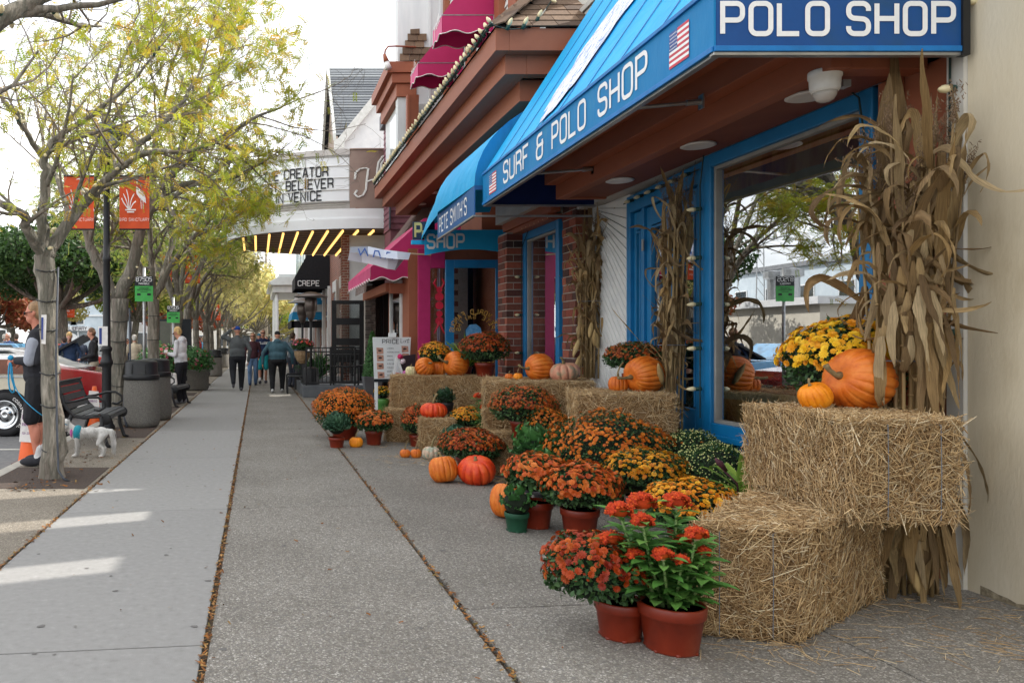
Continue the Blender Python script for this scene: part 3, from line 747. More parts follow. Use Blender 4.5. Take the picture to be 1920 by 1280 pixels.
# faded white wave emblem printed on the canvas
em = bpy.data.materials.new('wave_print'); em.use_nodes = True
n = em.node_tree.nodes; L = em.node_tree.links; pb = n['Principled BSDF']; pb.inputs['Roughness'].default_value = .6
tc = n.new('ShaderNodeTexCoord'); mp = n.new('ShaderNodeMapping'); mp.inputs['Scale'].default_value = (4.0,14.0,2.5); mp.inputs['Rotation'].default_value = (.5,0,0)
nz = n.new('ShaderNodeTexNoise'); nz.inputs['Scale'].default_value = 2.6; nz.inputs['Detail'].default_value = 9; nz.inputs['Roughness'].default_value = .72; nz.inputs['Distortion'].default_value = 1.4
rp = n.new('ShaderNodeValToRGB'); e = rp.color_ramp.elements; e[0].position = .445; e[0].color = s2l(28,100,180); e[1].position = .475; e[1].color = s2l(226,228,236)
L.new(tc.outputs['Object'],mp.inputs[0]); L.new(mp.outputs[0],nz.inputs['Vector']); L.new(nz.outputs['Fac'],rp.inputs['Fac']); L.new(rp.outputs['Color'],pb.inputs['Base Color'])
b = MB(); pts = []
cy,ct = 6.98,.42
def wpt(y,t):
    i = (y-YN)/(YF-YN)*nseam; a = i-math.floor(i); sag = .012*math.sin(math.pi*t)*math.sin(math.pi*a)+.010*math.sin(math.pi*a)
    p = lerp((xo(y),y,ZV),top(y),t); return Vector((p.x+sag*.8-.016,y,p.z-sag*.5+.012))
nr_,na = 6,56; vs = [wpt(cy,ct)]; fs = []
for r_ in range(1,nr_+1):
    for a in range(na):
        an = 2*math.pi*a/na; k = r_/nr_*(1+(.06*math.sin(an*7)+.05*math.sin(an*13+1) if r_ == nr_ else 0))
        vs.append(wpt(cy+.50*k*math.cos(an),ct+.36*k*math.sin(an)))
for a in range(na): fs.append((0,1+a,1+(a+1) % na))
for r_ in range(nr_-1):
    for a in range(na): fs.append((1+r_*na+a,1+(r_+1)*na+a,1+(r_+1)*na+(a+1) % na,1+r_*na+(a+1) % na))
ob('wave_print',MB().add(vs,fs),em,aw,smooth=True)

# second awning (rounded) over the corner entrance
a2 = thing('domed_awning','smaller rounded blue awning beyond the big one','awning',(2.8,11,2.8))
X2N,X2F,Y2N,Y2F,Z2B,Z2V = 2.50,2.56,8.92,11.0,2.82,3.16
# street valance box
b = MB(); b.hexa([(X2N,Y2N,Z2B),(X2N+.012,Y2N,Z2B),(X2F+.012,Y2F,Z2B),(X2F,Y2F,Z2B),(X2N,Y2N,Z2V),(X2N+.012,Y2N,Z2V),(X2F+.012,Y2F,Z2V),(X2F,Y2F,Z2V)]); b.box(X2N+.013,3.86,Y2N,Y2N+.012,Z2V-.05,Z2V); ob('street_valance',b,mat('navy_panel',[(24,82,138),(30,92,150)],rough=.6,scale=3),a2)
b = MB(); a_,c_ = Vector((X2F-.004,Y2F-.12,2.895)),Vector((X2N-.004,Y2N+.10,2.895)); L_ = (c_-a_).length
text(b,"PETE SMITH'S",a_,(c_-a_).normalized(),(0,0,1),.19,w=L_/17.2,gap=L_/17.2*.42,sw=.85); ob('street_lettering',b,M_LET,a2)
b = MB(); b.bar((X2N,Y2N,Z2B-.01),(X2F,Y2F,Z2B-.01),.03,.02); b.bar((X2N,Y2N+.02,Z2B-.01),(3.86,Y2N+.02,Z2B-.01),.03,.02); ob('frame_rail',b,M_METAL,a2)
# curved canvas from the valance up to the wall
V_,F_ = [],[]; nu,nv = 10,12
for a in range(nu+1):
    y = Y2N+(Y2F-Y2N)*a/nu
    for c in range(nv+1):
        an = math.pi/2*c/nv; V_.append((X2N+(3.86-X2N)*(1-math.cos(an))*1.0,y,Z2V+(1.05)*math.sin(an)))
for a in range(nu):
    for c in range(nv): q = a*(nv+1)+c; F_.append((q,q+1,q+nv+2,q+nv+1))
ob('canvas',MB().add(V_,F_),M_CANV,a2,smooth=True)
b = MB(); b.poly([(3.86,Y2N,Z2V)]+[(X2N+(3.86-X2N)*(1-math.cos(math.pi/2*c/12)),Y2N,Z2V+1.05*math.sin(math.pi/2*c/12)) for c in range(13)][::1]); ob('end_panel',b,M_CANVV,a2)
# quarter dome wrapping the far corner, with the SHOP valance facing the viewer
V_,F_ = [],[]; cx,cyy = 4.2,12.95
for a in range(15):
    y = 11.0+(13.0-11.0)*a/14; x0 = X2F+(2.74-X2F)*(a/14)**1.5; zz = 1.05-.55*(a/14)**2
    for c in range(nv+1):
        an = math.pi/2*c/nv; V_.append((x0+(3.9-x0)*(1-math.cos(an)),y,Z2V-.12*(a/14)+zz*math.sin(an)))
for a in range(14):
    for c in range(nv): q = a*(nv+1)+c; F_.append((q,q+1,q+nv+2,q+nv+1))
ob('corner_canvas',MB().add(V_,F_),M_CANV,a2,smooth=True)
b = MB(); n = 20                                                   # curved SHOP valance
for i in range(n):
    t0,t1 = i/n,(i+1)/n
    f = lambda t: (2.74+(4.1-2.74)*t,12.70-.0*t,2.80+.10*math.sin(t*math.pi*.9)-.02)
    p,q = f(t0),f(t1); b.quad(p,q,(q[0],q[1],3.2),(p[0],p[1],3.2))
ob('end_valance',b,M_CANV,a2)
b = MB(); text(b,'SHOP',(2.79,12.69,2.90),(1,0,.01),(0,0,1),.215,w=.115,gap=.045,sw=1.1); ob('end_lettering',b,M_LET,a2)
# hanging carved shop sign
t = thing('hanging_sign','small dark hanging sign with gold letter P beside the magenta awning','sign',(2.7,12.9,3.3))
b = MB(); b.box(2.58,2.95,12.86,12.9,3.06,3.36); ob('sign_board',b,mat('sign_navy',[(34,52,74)]),t,bevel=.01)
b = MB(); text(b,'P',(2.62,12.855,3.10),(1,0,0),(0,0,1),.22,w=.10,sw=1.3); text(b,'ETE',(2.74,12.855,3.10),(1,0,0),(0,0,1),.10,w=.05,gap=.015,sw=1.3); ob('sign_lettering',b,mat('sign_gold',[(206,190,120)]),t)
b = MB(); b.box(2.56,2.97,12.85,12.91,2.98,3.05); ob('sign_foot',b,M_CANV,t)

# ------------------------------------------------------------------ pent roof with shingles, fascia steps and lights
M_SHNG = mat('brown_shingle',[(98,78,62),(116,92,72),(86,68,56),(128,104,84)],rough=.95,var=True,scale=40,bump=.5,bscale=260,bdist=.003)
pr = thing('pent_roof','rust red boxed pent roof with brown shingles edged by string lights','roof',(3.3,13,4.7))
PX,PYN,PYF,PZ = 2.77,9.0,18.3,4.745
steps = [(PX,PX+.16,PZ,PZ+.26),(PX+.16,PX+.42,PZ-.22,PZ+.05),(PX+.42,PX+.68,PZ-.46,PZ-.20)]
for i,(x0,x1,z0,z1) in enumerate(steps):
    o_ = x0-PX
    b = MB(); b.box(x0,x1-.002,PYN+o_,PYF-o_,z0,z1); ob('fascia_board',b,M_RUST,pr,bevel=.004)
    b = MB(); b.box(x1,XW,PYN+o_,PYN+o_+.14,z0,z1); b.box(x1,XW,PYF-o_-.14,PYF-o_,z0,z1); ob('end_board',b,M_RUST,pr,bevel=.004)
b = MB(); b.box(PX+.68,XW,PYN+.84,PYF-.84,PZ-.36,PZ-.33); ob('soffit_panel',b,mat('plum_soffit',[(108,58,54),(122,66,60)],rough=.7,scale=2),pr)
b = MB(); rt = PZ+1.32                                             # roof deck under the shingles
b.poly([(PX-.02,PYN-.02,PZ+.262),(XW,PYN+1.1,rt),(XW,PYF-1.1,rt),(PX-.02,PYF+.02,PZ+.262)]); b.poly([(PX-.02,PYN-.02,PZ+.262),(XW,PYN-.02,PZ+.262),(XW,PYN+1.1,rt)]); b.poly([(PX-.02,PYF+.02,PZ+.262),(XW,PYF+.02,PZ+.262),(XW,PYF-1.1,rt)])
ob('roof_deck',b,M_BLKCL,pr)
sh = {}
def shingle(parent,c,xd,yd,w,h,th=.012):
    """one shingle: c lower left corner, xd across, yd up the slope"""
    xd,yd = Vector(xd).normalized(),Vector(yd).normalized(); nn = xd.cross(yd).normalized()
    key = 'shingle_%.2f' % w
    if key not in sh:
        me = bpy.data.meshes.new(key); mb = MB().box(.004,w-.004,0,h,0,th); me.from_pydata(mb.v,[],mb.f); me.materials.append(M_SHNG); sh[key] = me
    o = link('shingle',sh[key],parent)
    M = Matrix((xd,yd,nn)).transposed().to_4x4(); M.translation = Vector(c)-wloc(parent)+nn*.004
    o.matrix_local = M @ Matrix.Rotation(R(3.2),4,'X').inverted()
    return o
up = Vector((0,1.12,1.06)).normalized(); Lh = math.hypot(1.12,1.06)
for r_ in range(9):
    s = r_*.165; x0 = PX + s/Lh*1.11
    x = x0 + (.0 if r_ % 2 else .12)
    while x < XW-.02:
        w = .30; shingle(pr,Vector((x,PYN-.03,PZ+.265))+up*s,(1,0,0),up,w,.19); x += w
hd = Vector((1.11,1.12,1.06)).normalized()
for i in range(9):
    shingle(pr,Vector((PX-.02,PYN-.02,PZ+.30))+hd*(i*.2)+Vector((.09,-.09,0)),(-.7,.7,.0),hd,.26,.24,.016)
for (x,y) in ((3.56,10.9),(3.56,12.6),(3.56,14.1),(3.56,15.6),(3.56,16.9)):
    c = thing('recessed_light','white recessed light under the pent roof %s' % {10.9: 'nearest the blue awning',12.6: 'second from the blue awning',14.1: 'at its middle',15.6: 'beyond its middle',16.9: 'nearest its far end'}[y],'light',(x,y,4.38),group='lights under the pent roof')
    b = MB(); b.lathe((x,y,4.36),[(.12,.02),(.13,.005),(.1,0),(0,.002)],20); ob('trim_ring',b,M_LAMPW,c,smooth=True)
M_BULB = mat('cream_bulb',[(222,206,158),(232,220,184)],rough=.35,scale=30)
bulb_me = None
def bulb(parent,loc,dirv,s=1.0,wire=True):
    """cone string-light bulb with dark green socket"""
    global bulb_me
    if bulb_me is None:
        mb = MB(); mb.lathe((0,0,0),[(.008,-.028),(.012,-.026),(.012,.004),(.006,.006)],8,1); mb.lathe((0,0,0),[(.010,.004),(.0145,.018),(.012,.034),(.006,.047),(0,.052)],8,0)
        bulb_me = bpy.data.meshes.new('bulb'); bulb_me.from_pydata(mb.v,[],mb.f); bulb_me.materials.append(M_BULB); bulb_me.materials.append(mat('socket_green',[(20,60,52)],rough=.5)); bulb_me.polygons.foreach_set('material_index',mb.m); bulb_me.shade_smooth()
    o = link('bulb',bulb_me,parent); q = Vector(dirv).to_track_quat('Z','Y')
    M = Matrix.LocRotScale(Vector(loc)-wloc(parent),q,Vector((s,s,s))); o.matrix_local = M; return o
sl = thing('string_lights','string of cream bulbs running along the edge of the pent roof','string lights',(PX,13,5.0))
wp = [(PX-.05,PYN-.05+i*.31,PZ+.29+.02*math.sin(i*2.1)) for i in range(30)]
b = MB(); b.tube(wp,.012,5); b.tube([(p[0]-.02,p[1],p[2]+.02*math.sin(i*1.7)) for i,p in enumerate(wp)],.01,5); ob('wire',b,mat('wire_green',[(24,44,40)]),sl)
for i in range(58): y = PYN+i*.158; bulb(sl,(PX-.06,y,PZ+.32),(rnd.uniform(-.7,-.1),rnd.uniform(-.5,.5),1),1.7)
wq = [(PX-.03,PYN-.05,PZ+.27),(PX+.12,PYN-.06,PZ+.22),(PX+.3,PYN-.06,PZ+.23),(PX+.52,PYN+.1,PZ+.38),(PX+.8,PYN+.42,PZ+.75),(PX+1.1,PYN+.75,PZ+1.15)]
b = MB(); b.tube(wq,.008,5); ob('wire',b,mat('wire_green',[]),sl)
for p in (wq[1],wq[2],wq[3],wq[4]): bulb(sl,Vector(p)+Vector((0,-.03,.03)),(.3,-.4,-.6 if p is wq[4] else .8),1.8)

# ------------------------------------------------------------------ upper storey above the pent roof
up_ = thing('upper_storey','white clapboard upper storey with rust corner posts','building',(XW,14,5.5))
b = MB(); b.box(XW+.1,9,10.9,20.9,4.4,9.4); ob('wall',b,M_WHITEP,up_)
k = 0
while k < 26:                                                      # clapboards (the wall parts that show beside the awnings)
    z = 5.9+k*.13
    for (ya,yb) in ((10.9,11.55),(12.0,12.35),(12.62,14.0),(14.5,15.9)):
        b = MB(); b.hexa([(XW+.06,ya,z),(XW+.1,ya,z),(XW+.1,yb,z),(XW+.06,yb,z),(XW+.085,ya,z+.128),(XW+.1,ya,z+.128),(XW+.1,yb,z+.128),(XW+.085,yb,z+.128)]); ob('clapboard',b,M_WHITEP,up_)
    k += 1
for (ya,yb) in ((11.55,11.9),(10.9,11.0),(12.35,12.6),(14.0,14.35),(15.9,16.2)):
    b = MB(); b.box(XW-.03,XW+.1,ya,yb,5.6,9.4); ob('corner_post',b,M_RUST,up_,bevel=.006)
for (ya,yb,z0,z1) in ((11.05,11.45,5.9,8.2),(12.75,13.5,5.8,7.6),(14.6,15.4,5.8,7.6)):
    b = MB(); b.box(XW+.02,XW+.12,ya,ya+.06,z0,z1); b.box(XW+.02,XW+.12,yb-.06,yb,z0,z1); b.box(XW+.02,XW+.12,ya+.06,yb-.06,z0,z0+.06)
    f_ = ob('window',b,M_WHITEP,up_); b = MB()
    for i in range(6): y = ya+.08+(yb-ya-.16)*i/6; b.box(XW+.055,XW+.07,y,y+(yb-ya-.16)/7,z0+.06,z1)
    ob('curtain',b,mat('grey_curtain',[(168,164,154),(186,182,172)]),f_); b = MB(); b.box(XW+.04,XW+.046,ya+.06,yb-.06,z0+.06,z1); ob('pane',b,M_GLASS2,f_)
M_MAG = mat('magenta_canvas',[(186,36,96),(200,44,108)],rough=.6,scale=2,bump=.05,bscale=200,transl=.1)
M_MAGD = mat('magenta_side',[(196,58,118),(216,90,140)],rough=.6,scale=3)
M_PIPE = mat('white_piping',[(232,226,226)])
def box_awning(label,x0,x1,ya,yb,zb,zt,val,grp,script=True):
    """small shed awning on a wall at x1, projecting to x0; the end facing the viewer is at ya"""
    t = thing('magenta_awning',label,'awning',((x0+x1)/2,(ya+yb)/2,zb),group=grp)
    zv = zb+val
    b = MB(); b.quad((x0,ya,zv),(x0,yb,zv),(x1-.25,yb,zt),(x1-.25,ya,zt)); b.quad((x1-.25,ya,zt),(x1-.25,yb,zt),(x1,yb,zt),(x1,ya,zt)); ob('canvas',b,M_MAG,t)
    b = MB(); b.poly([(x0,ya,zv),(x1,ya,zv),(x1,ya,zt),(x1-.25,ya,zt)]); ob('end_panel',b,M_MAG,t)
    b = MB(); b.poly([(x0,yb,zv),(x1,yb,zv),(x1,yb,zt),(x1-.25,yb,zt)]); ob('end_panel',b,M_MAG,t)
    def scallop(p,q,nsc,name):
        p,q = Vector(p),Vector(q); n = nsc*10; b = MB(); e = MB(); ed = []
        for i in range(n+1):
            s = i/n; d = .055*(.5-.5*math.cos(s*nsc*2*math.pi)); a = p.lerp(q,s); ed.append(a+Vector((0,0,zb+d))); 
        for i in range(n):
            a,c = p.lerp(q,i/n),p.lerp(q,(i+1)/n); b.quad(ed[i],ed[i+1],c+Vector((0,0,zv)),a+Vector((0,0,zv)))
        v = ob('valance',b,M_MAG if name else M_MAGD,t); e.tube(ed,.009,5); ob('piping',e,M_PIPE,v)
    scallop((x0,ya-.004,0),(x1,ya-.004,0),2,1); scallop((x0-.004,yb,0),(x0-.004,ya,0),2,0); scallop((x0,yb+.004,0),(x1,yb+.004,0),2,1)
    b = MB(); b.tube([(x0,ya,zv),(x1,ya,zv)],.012,6); b.tube([(x0,yb,zv),(x1,yb,zv)],.012,6); b.tube([(x0,ya,zv),(x0,yb,zv)],.012,6); b.tube([(x1,ya,zv),(x1,ya,zb)],.012,6); ob('frame',b,M_METAL,t)
    if script:
        b = MB(); o_ = Vector((x0-.01,yb-.12,zb+.12)); ln = [[(0,4),(.6,2.6),(1.4,4.2)],[(1.1,3.8),(.2,-.6)],[(1.9,3),(1.9,1.6),(2.5,3)],[(2.9,1.8),(3.5,2.6),(3,3),(2.9,1.4),(3.7,1.3)],[(4.3,5),(4,1.4),(4.7,1.6)],[(5.4,5),(5.1,1.4),(5.8,1.6)],[(6.2,1.8),(6.8,2.6),(6.3,3),(6.2,1.4),(7,1.3)]]
        strokes(b,ln,.34,lambda x,y: tuple(o_+Vector((0,-x*.06,y*.05+x*.01)))); ob('script_lettering',b,M_PIPE,t)
box_awning('upper magenta awning nearest the brown shingles',3.03,XW,12.7,13.35,6.42,7.55,.30,'magenta awnings over the upper windows')
box_awning('lower looking magenta awning next to the gooseneck lamp',3.03,XW,14.6,15.3,6.36,7.35,.26,'magenta awnings over the upper windows')
# white stuccoed party wall and rust cornice bay behind the awnings
b = MB(); b.box(2.92,3.86,16.1,16.35,5.0,10.5); b.box(3.55,3.6,16.07,16.1,5.0,10.4); b.box(3.80,3.86,16.06,16.1,5,10.4); ob('party_wall',b,mat('streaked_stucco',[(206,210,212),(226,228,228)],rough=.8,scale=5,stretch=(1,1,.15),bump=.2),up_)
for i,(x,z0,z1) in enumerate(((2.68,6.92,7.15),(2.78,6.72,6.92),(2.88,6.45,6.72))):
    b = MB(); b.box(x,3.3,15.95-.0+i*.05,18.2-i*.05,z0,z1-.003); ob('cornice',b,M_RUST,up_,bevel=.006)
for i in range(5):                                                 # little shingled hood
    for j in range(max(1,3-i//2)): shingle(up_,(2.93+i*.06+j*.2,15.95+i*.03,7.15+i*.15),(1,0,0),(0.1,.35,1),.2,.18)
b = MB(); b.box(3.0,3.5,16.4,18.1,4.6,6.45); ob('bay_wall',b,M_WHITEP,up_)
b = MB(); b.box(2.98,3.0,16.5,17.4,5.0,6.3); ob('bay_window',b,M_GLASS2,up_)
b = MB(); b.box(3.02,3.07,15.6,15.75,4.9,6.35); b.prism([(3.06,15.62,4.9),(3.24,15.62,4.8),(3.26,15.62,6.35),(3.06,15.62,6.35)],(0,.1,0)); ob('rust_panel',b,M_RUST,up_)
b = MB(); b.box(3.30,3.6,15.98,16.05,4.6,6.3); ob('sign_board',b,mat('weathered_sign',[(176,180,178),(214,216,212)],scale=12,bump=.4),up_,bevel=.05)
gl = thing('gooseneck_lamp','rust coloured gooseneck lamp beside the magenta awnings','lamp',(3.1,15.9,7.4))
b = MB(); b.tube([(3.25,15.9,7.42),(2.85,15.88,7.43),(2.68,15.87,7.42),(2.62,15.87,7.34),(2.6,15.87,7.2)],.018,8); ob('arm',b,M_RUST,gl,smooth=True)
b = MB(); b.tube([(2.6,15.87,7.26),(2.64,15.86,7.1)],[.03,.06],12); ob('socket',b,M_RUST,gl,smooth=True)
b = MB(); b.tube([(2.64,15.86,7.1),(2.68,15.85,6.95)],[.05,.075],12); ob('lamp_shade',b,M_LAMPW,gl,smooth=True)
# plum shingled bay and gabled house farther along
b2 = thing('plum_house','narrow plum shingled house front beyond the pent roof','building',(3.7,20,4))
b = MB(); b.box(3.35,9,19.5,20.4,3.5,8.0); ob('wall',b,mat('plum_wall',[(120,72,84),(134,84,94)]),b2)
for k in range(24):
    z = 4.2+k*.155; b = MB(); b.hexa([(3.32,19.44,z),(3.34,19.46,z),(3.34,20.4,z),(3.32,20.4,z),(3.335,19.46,z+.15),(3.35,19.47,z+.15),(3.35,20.4,z+.15),(3.335,20.4,z+.15)]); ob('plum_shingle_course',b,mat('plum_shingle',[(118,70,82),(136,84,94)]),b2)
    b = MB(); b.hexa([(3.35,19.46,z),(4.2,19.46,z),(4.2,19.5,z),(3.35,19.5,z),(3.35,19.485,z+.15),(4.2,19.485,z+.15),(4.2,19.5,z+.15),(3.35,19.5,z+.15)]); ob('plum_shingle_course',b,mat('plum_shingle',[]),b2)
b = MB(); b.box(3.2,3.35,19.3,20.3,6.9,7.25); b.box(3.3,3.33,19.35,19.45,4.2,7.2); ob('trim',b,mat('slate_trim',[(70,74,82)]),b2)
# grey shingled gable house
gh = thing('grey_gable_house','tall white gabled house with a grey shingle roof behind the marquee','building',(4.5,31,0))
M_GSH = mat('grey_roof_shingle',[(106,110,114),(128,132,136),(92,96,102),(142,146,148)],rough=.95,var=True,scale=20)
b = MB(); b.box(3.2,9,30.6,40,0,9.2); ob('wall',b,M_WHITEP,gh)
b = MB(); b.poly([(3.05,30.2,9.4),(9,30.2,9.4),(9,33.2,13.1),(3.05,33.2,13.1)]); b.poly([(3.05,36.2,9.4),(9,36.2,9.4),(9,33.2,13.1),(3.05,33.2,13.1)]); ob('roof',b,M_BLKCL,gh)
upg = Vector((0,3.0,3.7)).normalized()
for r_ in range(26):
    b = MB(); x = 3.05
    p0 = Vector((3.02,30.15,9.42))+upg*(r_*.183)
    b.hexa([p0+Vector((0,-.03,.02)),p0+Vector((5.9,-.03,.02)),p0+Vector((5.9,0,0)),p0,p0+upg*.19+Vector((0,-.005,.005)),p0+upg*.19+Vector((5.9,-.005,.005)),p0+upg*.19+Vector((5.9,0,0)),p0+upg*.19]); 
    ob('shingle_course',b,M_GSH,gh)
b = MB(); b.prism([(2.95,30.1,9.2),(2.95,33.2,13.05),(2.95,36.3,9.2),(2.95,36.3,9.5),(2.95,33.2,13.35),(2.95,30.1,9.5)],(.1,0,0)); ob('rake_board',b,mat('old_white',[(190,190,184),(214,214,210)],scale=9),gh)
b = MB(); b.poly([(3.2,30.6,9.2),(3.2,35.9,9.2),(3.2,33.2,12.7)]); ob('gable',b,mat('gable_wood',[(150,128,110)]),gh)
# nearer white cross gable with sloping rake
b = MB(); b.prism([(3.2,29.2,7.5),(8,29.2,7.5),(8,29.2,14),(5.9,29.2,12.2),(3.2,29.2,8.9)],(0,1.2,0)); ob('white_gable',b,M_WHITEP,gh)
b = MB(); b.bar((3.0,29.1,8.75),(6.6,29.1,13.15),.3,.28,up=(-.77,0,.63)); ob('rake_board',b,mat('old_white',[]),gh)
b = MB(); b.box(2.9,3.25,28.9,29.4,8.3,8.95); ob('eave_return',b,mat('old_white',[]),gh)
# ------------------------------------------------------------------ cinema marquee
M_MQW = mat('marquee_white',[(226,228,230),(240,241,242)],rough=.5,scale=1.5,spec=.4)
M_MQM = mat('marquee_steel',[(176,170,166),(196,190,184)],rough=.45,scale=3,metal=.2)
M_MQB = mat('marquee_bronze',[(134,112,104),(158,136,124)],rough=.5,scale=1.1,metal=.25)
mq = thing('cinema_marquee','curved white cinema marquee with black titles and rows of glowing bulbs','marquee',(2.5,23.8,4.4))
CX,CY,AX,BY = 3.0,23.8,3.95,3.2
def el(th,k=0.0): return Vector((CX - (AX-k)*math.sin(th),CY - (BY-k)*math.cos(th),0))
TH0,TH1 = R(-12),R(186)
def band(name,k0,z0,k1,z1,m,tha=TH0,thb=TH1,n=96,th_=.0):
    b = MB(); pr_ = None
    for i in range(n+1):
        t = tha+(thb-tha)*i/n; p,q = el(t,k0),el(t,k1); c = (Vector((p.x,p.y,z0)),Vector((q.x,q.y,z1)))
        if pr_: b.quad(pr_[0],c[0],c[1],pr_[1])
        pr_ = c
    return ob(name,b,m,mq,smooth=True)
THP = R(7.9)                                                       # bronze panel | text panel
band('lower_band',0,4.39,0,4.66,M_MQW); band('lower_ledge',0,4.66,.05,4.665,M_MQW); band('middle_band',.05,4.665,.05,4.93,M_MQW); band('middle_ledge',.05,4.93,.14,4.94,M_MQM)
band('neon_channel',.14,4.94,.14,5.10,M_MQM,THP); band('neon_ledge',.14,5.10,.06,5.12,M_MQW,THP)
band('letter_panel',.08,5.12,.08,6.36,mat('letter_panel_white',[(230,233,236),(242,243,244)],rough=.35,scale=.8,spec=.5),THP); band('top_trim',.02,6.36,.02,6.52,M_MQM,THP); band('bronze_panel',.06,4.94,.06,6.54,M_MQB,R(-12),THP)
band('panel_lip',.02,6.36,.08,6.355,M_MQW,THP)
b = MB()                                                            # letter tracks and panel joints
for z in (5.14,5.44,5.76,6.08,6.33):
    pts = [el(t,.065) for t in [THP+(TH1-THP)*i/90 for i in range(91)]]; b.tube([(p.x,p.y,z) for p in pts],.011,4)
for t in (THP+.004,R(26),R(46),R(66),R(88),R(112),R(140)):
    p = el(t,.07); b.tube([(p.x,p.y,5.13),(p.x,p.y,6.35)],.01,4)
ob('letter_track',b,M_MQM,mq)
b = MB()
for dz in (5.0,5.055):
    pts = [el(t,.11) for t in [THP+.03+(TH1-THP)*i/90 for i in range(80)]]; b.tube([(p.x,p.y,dz) for p in pts],.008,5)
ob('neon_tube',b,mat('unlit_neon',[(210,208,202)],rough=.2),mq)
b = MB(); b.poly([tuple(el(TH0+(TH1-TH0)*i/60,.02)+Vector((0,0,6.5))) for i in range(61)]); ob('top_cover',b,M_MQM,mq)
M_MQU = mat('marquee_underside',[(132,112,98),(150,128,112)],rough=.6,scale=2,stretch=(.3,6,1))
b = MB(); b.poly([tuple(el(TH1+(TH0-TH1)*i/60,.03)+Vector((0,0,4.42))) for i in range(61)]); ob('underside',b,M_MQU,mq)
b = MB(); y = 20.9
while y < 26.8:
    s = math.sqrt(max(0,1-((y-CY)/BY)**2)); b.box(CX-AX*s+.06,4.2,y,y+.02,4.405,4.425); y += .42
ob('underside_joint',b,mat('joint_dark',[(64,54,50)]),mq)
# titles: letters placed along the curved face, right edges given
tab = []; s = 0; t = THP; prev = el(t,.055)
while t < TH1:
    tab.append((s,t)); t += .004; q = el(t,.055); s += (q-prev).length; prev = q
def th_at(s):
    s = max(0,s); lo = min(len(tab)-2,int(np.searchsorted([a for a,_ in tab],s))-1); lo = max(lo,0)
    (s0,t0),(s1,t1) = tab[lo],tab[lo+1]; return t0+(t1-t0)*(s-s0)/max(1e-6,s1-s0)
def u_to_s(u):
    best = min([a for a in tab if a[1] < 1.5],key=lambda a: abs(VPX+F*el(a[1],.055).x/el(a[1],.055).y-u)); return best[0]
b = MB(); Hh = .25
for txt,ur,ul,part,z in (('THE CREATOR',615,533,'CREATOR',5.78+.34),('THE EXORCIST: BELIEVER',624,536,'BELIEVER',5.46+.34),('A HAUNTING IN VENICE',603,541,'VENICE',5.14+.34)):
    z -= .30
    s0,s1 = u_to_s(ur),u_to_s(ul); n = len(part)-sum(.65 for c in part if c == 'I'); w = (s1-s0)/(n+.38*(len(part)-1)); gap = w*.38
    tot = text(MB(),txt,(0,0,0),(1,0,0),(0,0,1),Hh,w=w,gap=gap)
    def fn(x,y,s0=s0,tot=tot,z=z):
        p = el(th_at(s0 + tot - x),.055); return (p.x,p.y,z+y)
    text(b,txt,(0,0,0),(1,0,0),(0,0,1),Hh,w=w,gap=gap,sw=1.05,fn=fn)
ob('title_lettering',b,mat('letter_black',[(28,30,36)],rough=.5),mq)
# script initials in unlit neon on the bronze panel
HS = [[(.2,2.6),(.3,3.6),(.9,4.1),(1.7,4.2),(2.1,4.0)],[(2.0,4.1),(1.8,2.6),(1.7,1.2),(1.3,.4),(.6,.1),(.15,.6),(.5,1.1)],[(1.8,2.3),(3.0,2.7),(3.6,3.0)],[(4.5,6.0),(4.0,5.9),(3.4,5.0),(3.2,3.6),(3.2,1.6),(3.3,.5)],[(3.55,.6),(3.6,2.2),(3.6,3.6),(3.8,4.9),(4.4,5.7)],[(4.7,3.0),(5.0,3.5),(4.7,4.1),(4.1,4.0),(3.8,3.4),(4.2,2.8),(4.7,2.2),(4.8,1.7),(4.4,1.6),(4.3,2.0)],[(3.7,1.2),(4.0,1.5),(3.8,.6),(4.1,.9),(4.5,.7)]]
b = MB()
for ln in HS:
    for dx in (0,.14):
        pts = []
        for i in range(len(ln)-1):
            for k in range(4):
                a = k/4; pts.append((ln[i][0]*(1-a)+ln[i+1][0]*a,ln[i][1]*(1-a)+ln[i+1][1]*a))
        pts.append(ln[-1]); q = []
        for x,y in pts:
            xx = 2.55+(x+dx)*.195; th = math.asin((CX-xx)/(AX-.06)); p = el(th,.03); q.append((p.x,p.y,5.2+y*.19))
        b.tube(q,.017,5)
ob('script_initials',b,mat('neon_white',[(236,236,232)]),mq,smooth=True)
# glowing bulbs in rows under the canopy
M_GLOW = mat('warm_bulb',[(255,190,96),(255,206,120)],rough=.3,emit=1.0)
gb = bpy.data.meshes.new('marquee_bulb'); mb = MB(); mb.ell((0,0,0),(.034,.034,.045),0,8,5); gb.from_pydata(mb.v,[],mb.f); gb.materials.append(M_GLOW); gb.shade_smooth()
for x in (3.12,2.70,2.30,1.90,1.50,1.10,.71,.33,-.06,-.42):
    s_ = math.sqrt(1-((x-CX)/AX)**2)*BY
    y0,y1 = CY-s_+.25,CY+s_-.35
    rail = MB(); rail.box(x-.05,x+.05,y0-.05,y1+.05,4.39,4.405); ob('bulb_rail',rail,M_MQU,mq)
    n = int((y1-y0)/.27)
    for i in range(n+1): link('marquee_bulb',gb,mq,Vector((x,y0+(y1-y0)*i/n,4.355))-wloc(mq))
b = MB(); b.box(3.55,4.2,21.0,27.0,4.4,6.2); ob('anchor_wall',b,M_MQB,mq)
